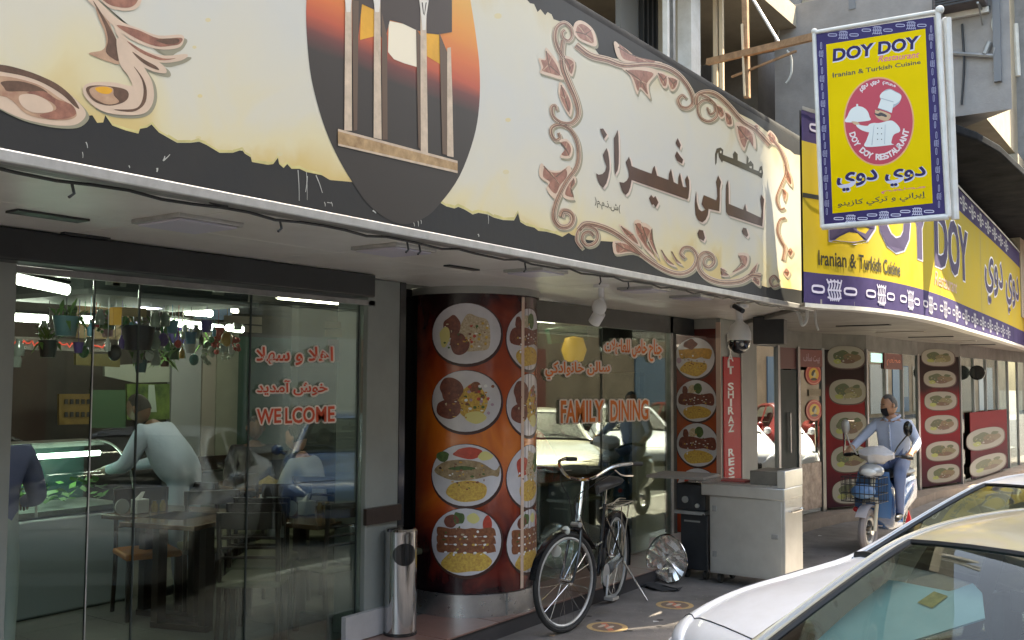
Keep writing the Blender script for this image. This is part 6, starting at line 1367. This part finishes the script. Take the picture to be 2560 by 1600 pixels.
for r_ in range(2):
    for k in range(5): mb.prism([W(162+k*14+dx, 998+r_*32+dy, 0, -8.288) for dx, dy in ((0, 0), (8, 0), (8, 12), (0, 12))], (-.004, 0, 0))
o = part('menu_square', mb, dark, mb_, kind='stuff')
wallpanel('striped_band', 'grey fascia band with faint red script above the counter', 'band', ((12, 840), (275, 850), (275, 880), (12, 873)), -7.2, mat('band_grey', (.20, .20, .18), .5))
q0, q1 = W(20, 856, 0, -7.18), W(268, 866, 0, -7.18)
single('band_script', MB().tube([q0.lerp(q1, i/40)+Vector((0, 0, .02*math.sin(i*2.3)*(i % 7 > 1))) for i in range(41)], .006, 5), mat('neon_red', (.5, .06, .05), .4, emis=(.9, .12, .08), estr=.15), 'faint red handwriting line on the grey fascia band', 'script')  # plain red writing, with a faint glow put into its colour
wallpanel('brown_shelf_back', 'brown shelf backing behind the hanging plants', 'shelf', ((195, 745), (330, 760), (330, 850), (195, 845)), -7.0, mat('shelf_brown', (.16, .09, .02), .5, var=.4, vscale=3))
wallpanel('pink_hanging', 'dusty pink cloth panel left of the orange shelf board', 'cloth', ((252, 778), (282, 772), (282, 842), (262, 842)), -6.2, mat('cloth_pink', (.22, .12, .11), .8))
wallpanel('brown_lower_shelf', 'olive brown shelf board under the grey fascia band', 'shelf', ((190, 885), (300, 885), (300, 918), (190, 912)), -7.0, mat('shelf_olive', (.13, .10, .02), .5, var=.4))
ob_ = thing('orange_shelf', 'orange and beige L shaped shelf board hanging near the window', 'shelf', W(283, 815, 0, -5.5))
part('shelf_upright', MB().prism([W(*p, 0, -5.5) for p in ((283, 768), (305, 768), (303, 813), (283, 812))], (-.04, 0, 0)), mat('shelf_orange', (.55, .33, .08), .5, emis=(.5, .28, .05), estr=.06), ob_); part('shelf_board', MB().prism([W(*p, 0, -5.5) for p in ((305, 768), (367, 771), (366, 793), (305, 788))], (-.04, 0, 0)), mat('shelf_beige', (.45, .34, .2), .5), ob_)  # upright is only a board; its orange has a slight glow added
wallpanel('blue_poster', 'dim blue poster high on the right of the interior', 'poster', ((490, 765), (578, 770), (578, 800), (490, 798)), -7.2, mat('poster_blue', (.10, .16, .27), .5))
for k, pts in enumerate((((560, 788), (655, 793), (655, 812), (560, 806)), ((612, 813), (655, 816), (655, 833), (612, 830)), ((813, 804), (852, 804), (852, 820), (813, 820)), ((813, 824), (856, 822), (856, 843), (813, 843)))):
    wallpanel('paper_notice', ['long pale notice taped high inside the left window', 'small pale notice under the long one', 'upper of two pale notices at the right edge of the left window', 'lower of two pale notices at the right edge of the left window'][k], 'notice', pts, -4.86, mat('notice_paper', (.40, .33, .27), .7), .003)
wallpanel('pink_notice', 'pink printed sheet with a dark curved line below the notices', 'notice', ((820, 848), (848, 848), (848, 905), (820, 905)), -4.86, mat('notice_pink', (.30, .18, .19), .7), .003)
# hanging pots and ornaments
rd = random.Random(11)
POT = [((165, 815), .16, .12, (.07, .17, .20), 'teal box shaped pot hanging under the tube light'), ((398, 820), .14, .11, (.02, .17, .05), 'green pot hanging beside the violet one'), ((445, 838), .17, .12, (.06, .045, .22), 'deep violet bucket hanging in the middle'), ((477, 845), .08, .08, (.10, .28, .42), 'small sky blue cup hanging right of the violet bucket'), ((435, 885), .09, .08, (.02, .07, .03), 'dark green pot with a tuft below the violet bucket'), ((524, 868), .12, .09, (.02, .05, .03), 'black green pot below the red flowers'), ((344, 892), .08, .08, (.26, .27, .25), 'pale grey cup hanging by the dark pots'), ((352, 915), .09, .09, (.04, .11, .13), 'petrol blue pot below the pale grey cup'), ((412, 905), .08, .07, (.06, .01, .015), 'small maroon bowl hanging at the end of the shelf'), ((345, 845), .22, .16, (.012, .010, .03), 'large nearly black planter in the middle of the hanging row'), ((120, 872), .12, .11, (.02, .035, .03), 'dark pot standing before the grey fascia band'), ((385, 818), .05, .05, (.35, .05, .04), 'little red and white ornament beside the green pot')]
leafm = mat('leaf_green', (.10, .22, .05), .5, var=.4, vscale=20)
for k, ((px, py), w_, h_, col, lab) in enumerate(POT):
    x = -5.7-.35*(k % 3); q = W(px, py, 0, x); t = thing('hanging_pot', lab, 'pot', q-Vector((0, 0, h_)))
    part('pot', MB().lathe([(0, -h_*.5), (w_*.36, -h_*.5), (w_*.5, h_*.5), (w_*.46, h_*.5), (w_*.3, -h_*.3)], q, 14), mat('pot_%02d' % k, col, .4), t)
    part('cord', MB().tube([q+Vector((0, 0, h_*.5)), Vector((q.x, q.y, 2.56))], .003, 4), dark, t)
    if k % 2 == 0 or k in (5, 9):
        mb = MB()
        for i in range(26):
            a = rd.uniform(0, 6.28); l = rd.uniform(.05, .14); b_ = q+Vector((rd.uniform(-.4, .4)*w_, rd.uniform(-.4, .4)*w_, h_*.45)); e = b_+Vector((math.cos(a)*l, math.sin(a)*l, rd.uniform(-.12, .12))); n_ = Vector((-math.sin(a), math.cos(a), 0))*.014
            mb.add([b_-n_*.3, b_.lerp(e, .5)-n_+Vector((0, 0, .02)), e, b_.lerp(e, .5)+n_+Vector((0, 0, .02))], [(0, 1, 2, 3)])
        part('leaves', mb, leafm, t, kind='stuff', smooth=False)
for k, (px, py) in enumerate(((542, 865), (585, 862), (520, 890), (570, 888), (180, 800), (240, 820), (270, 800))):
    q = W(px, py, 0, -5.9); mb = MB()
    for i in range(14):
        a = rd.uniform(0, 6.28); e = q+Vector((0, math.cos(a), math.sin(a)))*rd.uniform(.02, .06); mb.ball(e, rd.uniform(.008, .022), 6, 4)
    single('flower_bunch', mb, mat('flower_red', (.42, .03, .03), .6) if k < 2 else mat('flower_pale', (.40, .44, .38), .6) if k < 4 else leafm, ['left bunch of red flowers in the hanging row', 'right bunch of red flowers in the hanging row', 'pale sprig below the left red flowers', 'pale sprig below the right red flowers', 'light green sprig near the left tube light', 'yellow green sprig above the brown shelf', 'green sprig beside the pink cloth'][k], 'flowers', 'bunches in the hanging row')
# glass jars hanging in strings: a small glittering clutter
for k in range(16):
    q = W(rd.choice([40, 90, 110, 215, 245, 380, 410, 455, 500, 515, 550, 600])+rd.uniform(-12, 12), rd.uniform(790, 905), 0, -5.5-rd.random()*.8)
    mb = MB().lathe([(0, -.05), (.03, -.05), (.035, .0), (.018, .03), (.02, .05)], q, 10); t = single('glass_ornament', mb, mat('ornament_glass', (.30, .36, .33), .1, coat=1.), 'small glass jar ornament hanging in the cluttered row inside the window', 'ornament', 'glass ornaments hanging inside')

# display counter
ctr = thing('display_counter', 'white refrigerated display counter with a curved glass top and greens inside', 'counter', (-7.2, 4, .12))
cw = mat('counter_white', (.36, .42, .46), .3, coat=.3); ya_, yb_ = 3.35, 4.72
part('counter_base', MB().box((-7.75, ya_, .12), (-6.95, yb_, .82)), cw, ctr, bev=.02)
rg = []
for i in range(12):
    a = math.pi/2*i/11; rg.append([Vector((-6.95-.55+.55*math.cos(a)**.8, y, .84+.50*math.sin(a))) for y in (ya_, yb_)])
part('curved_glass', MB().loft(rg, closed=False), glz2, ctr)
for y in (ya_+.25, ya_+.55, yb_-.02, ya_+.0): part('glass_rib', MB().tube([r_[0].lerp(r_[1], (y-ya_)/(yb_-ya_))+Vector((.004, 0, 0)) for r_ in rg], .010, 6), alum, ctr)
part('inner_back', MB().box((-7.75, ya_, .82), (-7.70, yb_, 1.30)), mat('counter_back', (.04, .10, .10), .5), ctr); part('top_board', MB().box((-7.78, ya_-.02, 1.30), (-7.45, yb_+.02, 1.34)), alumd, ctr)
part('light_strip', MB().tube([(-7.40, ya_+.1, 1.24), (-7.40, yb_-.05, 1.24)], .02, 8), em('strip_mint', (.7, 1., .93), 4), ctr)
mb = MB()
for i in range(90):
    q = Vector((-7.3+rd.uniform(-.25, .25), rd.uniform(ya_+.5, yb_-.1), .90+rd.random()*.14)); a = rd.uniform(0, 6.28); l = .07; d = Vector((math.cos(a), math.sin(a), rd.uniform(0, .8)))*l; n_ = Vector((-d.y, d.x, .01))*.5
    mb.add([q, q+d*.5+n_, q+d, q+d*.5-n_], [(0, 1, 2, 3)])
part('greens', mb, mat('lettuce', (.14, .32, .08), .5), ctr, kind='stuff', smooth=False); part('tray', MB().box((-7.6, ya_+.1, .83), (-7.0, yb_-.05, .87)), alumd, ctr)
# tables
def chair_p(col, nm):
    t = thing('dining_chair', 'x', 'chair', (0, 0, 0)); mb = MB()
    part('seat', MB().box((-.20, -.20, .43), (.20, .20, .475)), col, t, bev=.015)
    for sx in (-1, 1):
        part('front_leg', MB().beam((.17, .17*sx, 0), (.17, .17*sx, .43), .032), woodd, t); part('back_leg', MB().tube(spline([(-.24, .18*sx, 0), (-.18, .18*sx, .4), (-.22, .18*sx, .9)], 4), .017, 6), woodd, t)
    for z in (.62, .68, .74): part('slat', MB().tube(spline([(-.20-.03*(z-.6), -.18, z), (-.24, 0, z+.01), (-.20, .18, z)], 4), .010, 6), woodd, t)
    mb = MB(); rg = []
    for y in (-.2, -.1, 0, .1, .2): rg.append([Vector((-.22-.03*(1-abs(y)*5)+dx, y, z)) for dx, z in ((0, .80), (.02, .80), (.02, .90), (0, .90))])
    part('top_rail', mb.loft(rg, caps=True), woodd, t); return t
cA = chair_p(mat('seat_orange', (.50, .17, .02), .6), 'o'); cA.location = (-6.42, 4.46, .12); cA.rotation_euler = (0, 0, R(-20)); cA['label'] = 'dark chair with an orange seat beside the display counter'; cA['group'] = 'dark wooden dining chairs'
cB = chair_p(mat('seat_olive', (.09, .095, .055), .7), 'g')
spots = [((-6.25, 4.86), 150, 'olive seated chair on the far side of the table nearest the counter'), ((-5.55, 4.85), 125, 'dark slat back chair turned away from the window near the middle pane'), ((-5.02, 4.28), 128, 'dark slat back chair closest to the window under the greeting letters'), ((-6.7, 5.3), 100, 'dark chair behind the bending man'), ((-5.0, 5.75), -100, 'dark chair beside the pilaster behind the window table'), ((-6.1, 5.75), -60, 'dark chair further back between the two tables'), ((-5.6, 9.3), -110, 'dark slat back chair seen behind the bicycle rack through the right window')]
for k, ((x, y), a, lab) in enumerate(spots):
    if k == 0: c_ = cB; c_.location = (x, y, .12); c_.rotation_euler = (0, 0, R(a)); c_['label'] = lab; c_['group'] = 'dark wooden dining chairs'
    else: copy_tree(cB, (x, y, .12), R(a), lab, 'dark wooden dining chairs')
def table(lab, x, y, w_, d_, a=0.):
    t = thing('dining_table', lab, 'table', (x, y, .12)); ca, sa = math.cos(a), math.sin(a); r_ = lambda u_, v_, z: Vector((x+u_*ca-v_*sa, y+u_*sa+v_*ca, z))
    part('tabletop', MB().prism([r_(-w_/2, -d_/2, .845), r_(w_/2, -d_/2, .845), r_(w_/2, d_/2, .845), r_(-w_/2, d_/2, .845)], (0, 0, .032)), mat('table_wood', (.16, .09, .05), .22, var=.35, vscale=7, coat=.5), t, bev=.004)
    for s in (-1, 1): part('leg', MB().beam(r_(s*w_*.32, 0, .15), r_(s*w_*.32, 0, .845), .07), woodd, t)
    part('foot', MB().beam(r_(-w_*.38, 0, .14), r_(w_*.38, 0, .14), .08, .04), woodd, t); return r_
r1 = table('small dining table near the counter with a napkin box', -6.2, 4.50, .72, .62, .2)
r2 = table('long dining table along the window towards the pilaster', -5.25, 5.10, .70, .95, .1)
r3 = table('far dining table with yellow food where two people sit', -7.3, 6.3, .8, .9)
r4 = table('table behind the bicycle in the family dining room', -5.5, 8.3, .7, 1.0)
for k, (x, y, zz, lab) in enumerate((((-6.32), 4.32, .88, 'white napkin box on the table near the counter'), (-5.30, 4.98, .88, 'white napkin box on the long window table'))):
    t = thing('napkin_box', lab, 'napkin box', (x, y, zz), 'white napkin boxes'); part('box', MB().box((x-.04, y-.05, zz), (x+.04, y+.05, zz+.10)), mat('napkin_white', (.55, .58, .58), .5), t, bev=.006); part('napkin', MB().prism([(x-.02, y-.03, zz+.10), (x+.02, y-.03, zz+.10), (x, y+.01, zz+.15)], (0, .03, 0)), white, t)
    single('menu_stand', MB().lathe([(0, -.006), (.055, -.006), (.055, .006), (0, .006)], (x-.02, y-.13, zz+.056), 20, ax='x'), mat('stand_grey', (.40, .42, .40), .4), ['oval grey menu stand on the table near the counter', 'oval grey menu stand on the long window table'][k], 'menu stand')
    for j in range(2): single('condiment_jar', MB().lathe([(0, 0), (.022, 0), (.024, .05), (.014, .065), (.014, .08), (0, .082)], (x+.03, y+.10+.07*j, zz), 12), mat('jar_amber', (.25, .16, .04), .15, coat=1.), ['first', 'second'][j]+' amber condiment jar '+['on the table near the counter', 'on the long window table'][k], 'jar', 'amber condiment jars')
single('food_plate', MB().lathe([(0, 0), (.10, .005), (.12, .02), (.08, .04), (0, .09)], (-7.05, 6.15, .878), 16), mat('food_yellow', (.45, .34, .10), .6, var=.4, vscale=30), 'plate heaped with yellow food on the far dining table', 'plate')
single('folded_paper', MB().prism([W(672, 1318, 0, -5.0), W(710, 1315, 0, -5.0), W(709, 1344, 0, -5.0), W(674, 1348, 0, -5.0)], (-.02, 0, 0)), mat('paper_grey', (.15, .15, .14), .7), 'small grey paper sheet hanging off the chair back by the window', 'paper')
# counter on the left foreground and reflected bench
def seated(lab, c, face, cols, hair, skin, lean=.0, stand=False, big=1., group=None, head_dir=None):
    c = Vector(c); f = Vector((math.cos(face), math.sin(face), 0)); l = Vector((-f.y, f.x, 0)); K3 = lambda a, b, z: c+f*a+l*b+Vector((0, 0, z))
    if stand:
        hz = .92; top = lambda d: (lean*d, hz+d*(1-.28*abs(lean)))
    else: hz = .52; top = lambda d: (lean*d, hz+d)
    P_ = lambda d, b=0: K3(top(d)[0], b, top(d)[1])
    J = {'pelvis': (K3(0, 0, hz), (.175*big, .145*big)), 'waist': (P_(.17), (.17*big, .145*big)), 'chest': (P_(.36), (.20*big, .145*big)), 'neckb': (P_(.50), (.07, .06)), 'neck': (P_(.57), .055)}
    E_ = [('pelvis', 'waist'), ('waist', 'chest'), ('chest', 'neckb'), ('neckb', 'neck')]; reg = {('neckb', 'neck'): 1}
    for s, n_ in ((1, 'l'), (-1, 'r')):
        sh = P_(.46, .19*s); J[n_+'sh'] = (sh, .075*big); J[n_+'el'] = (sh+f*.10+l*.07*s+Vector((0, 0, -.26)), .058*big); J[n_+'cuff'] = (sh+f*.29+l*.0*s+Vector((0, 0, -.30)), .04); J[n_+'wrist'] = (sh+f*.34-l*.02*s+Vector((0, 0, -.30)), .026)
        J[n_+'hip'] = (K3(.02, .10*s, hz-.03), .09)
        if stand: J[n_+'knee'] = (K3(.02, .11*s, .50), .07); J[n_+'ank'] = (K3(-.02, .12*s, .09), .045); J[n_+'toe'] = (K3(.13, .13*s, .04), .038)
        else: J[n_+'knee'] = (K3(.42, .13*s, .50), .07); J[n_+'ank'] = (K3(.40, .13*s, .09), .045); J[n_+'toe'] = (K3(.53, .13*s, .04), .038)
        E_ += [('chest', n_+'sh'), (n_+'sh', n_+'el'), (n_+'el', n_+'cuff'), (n_+'cuff', n_+'wrist'), ('pelvis', n_+'hip'), (n_+'hip', n_+'knee'), (n_+'knee', n_+'ank'), (n_+'ank', n_+'toe')]
        reg.update({(n_+'cuff', n_+'wrist'): 1, ('pelvis', n_+'hip'): 2, (n_+'hip', n_+'knee'): 2, (n_+'knee', n_+'ank'): 2, (n_+'ank', n_+'toe'): 3})
        b4 = len(E_); hand(J, E_, n_, J[n_+'wrist'][0], f-Vector((0, 0, .2)), Vector((0, 0, -1)), .6)
        for e in E_[b4:]: reg[e] = 1
    hc = P_(.68)+f*.02; hd_ = head_dir or (f+Vector((0, 0, -.35-.3*abs(lean))))
    return person('person', lab, J, E_, cols, reg, tuple(c), (hc, hd_, skin, hair, 0))
z_ = .12
seated('man in a pale grey blue shirt bending forward beside the display counter', (-6.72, 5.02, z_), R(205), [sh_pale, skin2, sh_pale, shoe], hair_b, skin2, .62, True, 1.2)
seated('man in a black shirt sitting at the far table with his hand by his ear', (-7.75, 6.55, z_+.05), R(-30), [sh_blk, skin2, sh_blk, shoe], hair_b, skin2, .15)
seated('person in a white shirt sitting behind the window seen under the WELCOME letters', (-6.5, 6.2, z_), R(200), [mat('shirt_white', (.5, .55, .58), .85), skin1, sh_blk, shoe], hair_b, skin1, .25)
seated('man in a violet shirt standing at the left edge of the left window', (-5.65, 2.88, z_-.08), R(150), [sh_vio, skin2, mat('apron_pale', (.45, .50, .50), .8), shoe], hair_b, skin2, .10, True)
seated('man in a red shirt leaning over the table behind the bicycle', (-5.75, 8.95, z_+.15), R(235), [sh_red, skin1, sh_blk, shoe], hair_b, skin1, .5)
# things in the family dining window
single('blue_crate', MB().box((-5.6, 7.35, .12), (-5.2, 7.75, .62)).box((-5.63, 7.32, .60), (-5.17, 7.78, .64)), mat('crate_blue', (.03, .09, .28), .4), 'blue plastic crate on the floor inside the right window', 'crate')
single('grey_appliance', MB().box((-5.35, 8.0, .12), (-5.0, 8.45, .86)), mat('appliance_grey', (.09, .10, .10), .4), 'dark grey appliance standing behind the bicycle frame inside the window', 'appliance', bev=.03)
single('cloth_bundle', MB().ball((-4.95, 8.0, .22), (.12, .45, .12), 14, 8), mat('bundle_pale', (.42, .44, .38), .8, bump=.8, bscale=9), 'pale cloth bundle on the floor inside the right window', 'bundle')
single('yellow_lantern', MB().lathe([(0, -.14), (.10, -.12), (.14, 0), (.10, .13), (0, .15)], W(1435, 875, 0, -5.6), 16), mat('lantern_yellow', (.55, .33, .02), .5, emis=(.6, .35, .02), estr=.10), 'yellow lantern hanging inside the right window', 'lantern')
single('green_awning', MB().prism([W(1372, 822, 0, -5.8), W(1468, 812, 0, -5.8), W(1470, 850, 0, -5.8), W(1380, 860, 0, -5.8)], (-.05, 0, 0)), mat('awning_green', (.03, .16, .08), .5), 'green board hanging high inside the right window', 'board')
q0, q1 = W(1655, 970, 0, -5.4), W(1657, 1095, 0, -5.4)
t = thing('fridge', 'dark upright drinks fridge with a bright vertical tube behind the family dining window', 'fridge', (-5.6, q0.y-.2, .12))
part('fridge_body', MB().box((-5.9, q0.y-.55, .12), (-5.42, q0.y+.05, 1.95)), mat('fridge_dark', (.012, .03, .03), .25, coat=.5), t, bev=.01); part('light_tube', MB().tube([q0, q1], .014, 6), tube_m, t)
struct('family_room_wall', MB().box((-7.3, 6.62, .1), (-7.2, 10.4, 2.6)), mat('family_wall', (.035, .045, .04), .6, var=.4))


# ================================================================== UPPER CLUTTER
q0 = W(2345, 40, 1, YB-.05); q1 = W(2468, -45, 1, YB-.05)
ac = thing('air_conditioner', 'dark boxed air conditioner on the balcony front right of the hanging sign', 'air conditioner', (q0.x, YB-.2, q0.z))
part('ac_case', MB().box((q0.x, YB-.28, q0.z), (q1.x, YB-.02, q1.z)), mat('ac_brown', (.13, .11, .11), .6, var=.3), ac, bev=.01)
for i in range(9):
    z = q0.z+(q1.z-q0.z)*(i+.5)/9; part('ac_louvre', MB().box((q0.x+.02, YB-.295, z-.008), (q1.x-.02, YB-.28, z+.008)), dark, ac)
for k in range(2): part('ac_bracket', MB().beam((q0.x+.06+k*(q1.x-q0.x-.12), YB-.28, q0.z-.02), (q0.x+.06+k*(q1.x-q0.x-.12), YB-.02, q0.z-.02), .02).beam((q0.x+.06+k*(q1.x-q0.x-.12), YB-.25, q0.z-.02), (q0.x+.06+k*(q1.x-q0.x-.12), YB-.02, q0.z-.18), .014), alumd, ac)
for k, pl_ in enumerate((((2482, -20), (2490, 20), (2480, 60), (2492, 105), (2486, 180)), ((1945, -20), (1948, 60), (1944, 100)), ((2405, 60), (2410, 160), (2404, 262)))):
    single('wall_cable', MB().tube(spline([W(x, y, 1, YB-.03) for x, y in pl_], 5), .012, 6), mat('cable_grey', (.5, .5, .46), .5) if k < 2 else dark, ['pale cable snaking down the balcony front beside the air conditioner', 'pale conduit at the left edge of the boxed balcony', 'dark cable hanging down the balcony front just right of the hanging sign'][k], 'cable', 'cables on the balcony front')
# ================================================================== MORE OF THE DINING ROOM
rd = random.Random(21)
COLS = [('violet', (.10, .05, .30)), ('green', (.03, .22, .06)), ('sky blue', (.12, .35, .5)), ('scarlet', (.5, .03, .03)), ('amber', (.5, .28, .04)), ('white', (.5, .52, .5)), ('teal', (.04, .2, .2)), ('black', (.015, .015, .02))]
for k in range(30):
    px = 200+k*13+rd.uniform(-6, 6); py = rd.uniform(800, 900); cn, cc = COLS[k % 8]; q = W(px, py, 0, -5.45-.5*rd.random()); r_ = rd.uniform(.022, .045)
    kind_ = k % 3
    mb = MB()
    if kind_ == 0: mb.lathe([(0, -r_), (r_*.7, -r_), (r_, r_), (r_*.85, r_), (r_*.6, -r_*.6)], q, 10)
    elif kind_ == 1: mb.ball(q, (r_, r_, r_*1.2), 10, 6)
    else: mb.lathe([(0, -r_*1.4), (r_*.6, -r_*1.3), (r_*.6, r_*.3), (r_*.25, r_*.8), (r_*.25, r_*1.3), (0, r_*1.35)], q, 10)
    mb.tube([q+Vector((0, 0, r_)), Vector((q.x, q.y, 2.57))], .0025, 4)
    single('hanging_trinket', mb, mat('trinket_'+cn.replace(' ', '_'), cc, .3, coat=.5), '%s hanging %s, number %s from the left of the cluttered row' % (cn, ['cup', 'ball', 'bottle'][kind_], ['one', 'two', 'three', 'four', 'five', 'six', 'seven', 'eight', 'nine', 'ten', 'eleven', 'twelve', 'thirteen', 'fourteen', 'fifteen', 'sixteen', 'seventeen', 'eighteen', 'nineteen', 'twenty', 'twenty one', 'twenty two', 'twenty three', 'twenty four', 'twenty five', 'twenty six', 'twenty seven', 'twenty eight', 'twenty nine', 'thirty'][k]), 'trinket', 'trinkets in the hanging row')
for (x, y), a, lab in (((-5.35, 4.62), 128, 'dark slat back chair just left of the chair closest to the window'), ((-5.85, 5.2), -60, 'dark chair across the long window table from the glass'), ((-6.6, 5.75), 20, 'dark chair with its back to the far dining table'), ((-7.0, 7.1), -110, 'dark chair right of the far dining table'), ((-4.98, 4.92), 170, 'dark chair pulled against the glass under the paper notices')):
    copy_tree(cB, (x, y, .12), R(a), lab, 'dark wooden dining chairs')
r5 = table('square dining table between the counter and the window table', -5.85, 4.35, .6, .6, .3)


# ================================================================== GRIT AND LITTER
rd = random.Random(77); mb = MB()
for k in range(420):
    x, y = rd.uniform(-4.1, -2.3), rd.uniform(4.5, 12); r_ = rd.uniform(.003, .010); a = rd.uniform(0, 3)
    c, s_ = math.cos(a)*r_, math.sin(a)*r_
    mb.add([(x+c, y+s_, .0008), (x-s_, y+c, .0008), (x-c, y-s_, .0008), (x+s_, y-c, .0008), (x, y, r_*.6)], [(0, 1, 4), (1, 2, 4), (2, 3, 4), (3, 0, 4)])
o = single('pavement_grit', mb, mat('grit', (.28, .25, .21), .9), 'scattered grit and crumbs lying over the pavement', 'grit'); o['kind'] = 'stuff'
mb = MB()
for k in range(46):
    x, y = rd.uniform(-4.1, -2.3), rd.uniform(4.6, 11.5); r_ = rd.uniform(.012, .035)
    mb.add([(x+r_*math.cos(t_)*rd.uniform(.8, 1.2), y+r_*math.sin(t_)*rd.uniform(.8, 1.2), .0015) for t_ in [2*math.pi*i/9 for i in range(9)]], [tuple(range(9))])
o = single('gum_spots', mb, mat('gum', (.05, .046, .043), .8), 'dark trodden gum spots all over the pavement', 'gum'); o['kind'] = 'stuff'
for k, (px, py) in enumerate(((1650, 1475), (1640, 1555), (1380, 1590), (2050, 1340))):
    q = W(px, py, 2, 0); a = k*1.3; ca, sa = math.cos(a)*.03, math.sin(a)*.03
    single('litter_scrap', MB().add([(q.x+ca, q.y+sa, .002), (q.x-sa, q.y+ca, .006), (q.x-ca, q.y-sa, .003), (q.x+sa, q.y-ca, .008)], [(0, 1, 2, 3)]), [mat('scrap_tan', (.35, .25, .16), .8), mat('scrap_white', (.5, .5, .48), .8)][k % 2], ['small tan paper scrap left of the white car bonnet', 'small white paper scrap beside the nearer floor sticker', 'small tan scrap in front of the bicycle front wheel', 'small white scrap on the pavement beyond the grill cart'][k], 'litter', 'scraps on the pavement')
# stains printed into the cream field
spots = mat('parchment_stain', (.50, .42, .20), .55, var=.5, vscale=9, dirt=(.58, .53, .36))
for k, (x, y, r_) in enumerate(((520, 50, 9), (486, 118, 7), (500, 240, 8), (496, 345, 9), (604, 372, 8), (700, 385, 9), (1245, 40, 12), (1270, 300, 9), (1265, 430, 10), (1500, 150, 9))):
    mb = MB(); disc(mb, x, y, r_*.8, r_*.6, fas, .0024, 12); part('parchment_stain', mb, spots, sg, smooth=False)
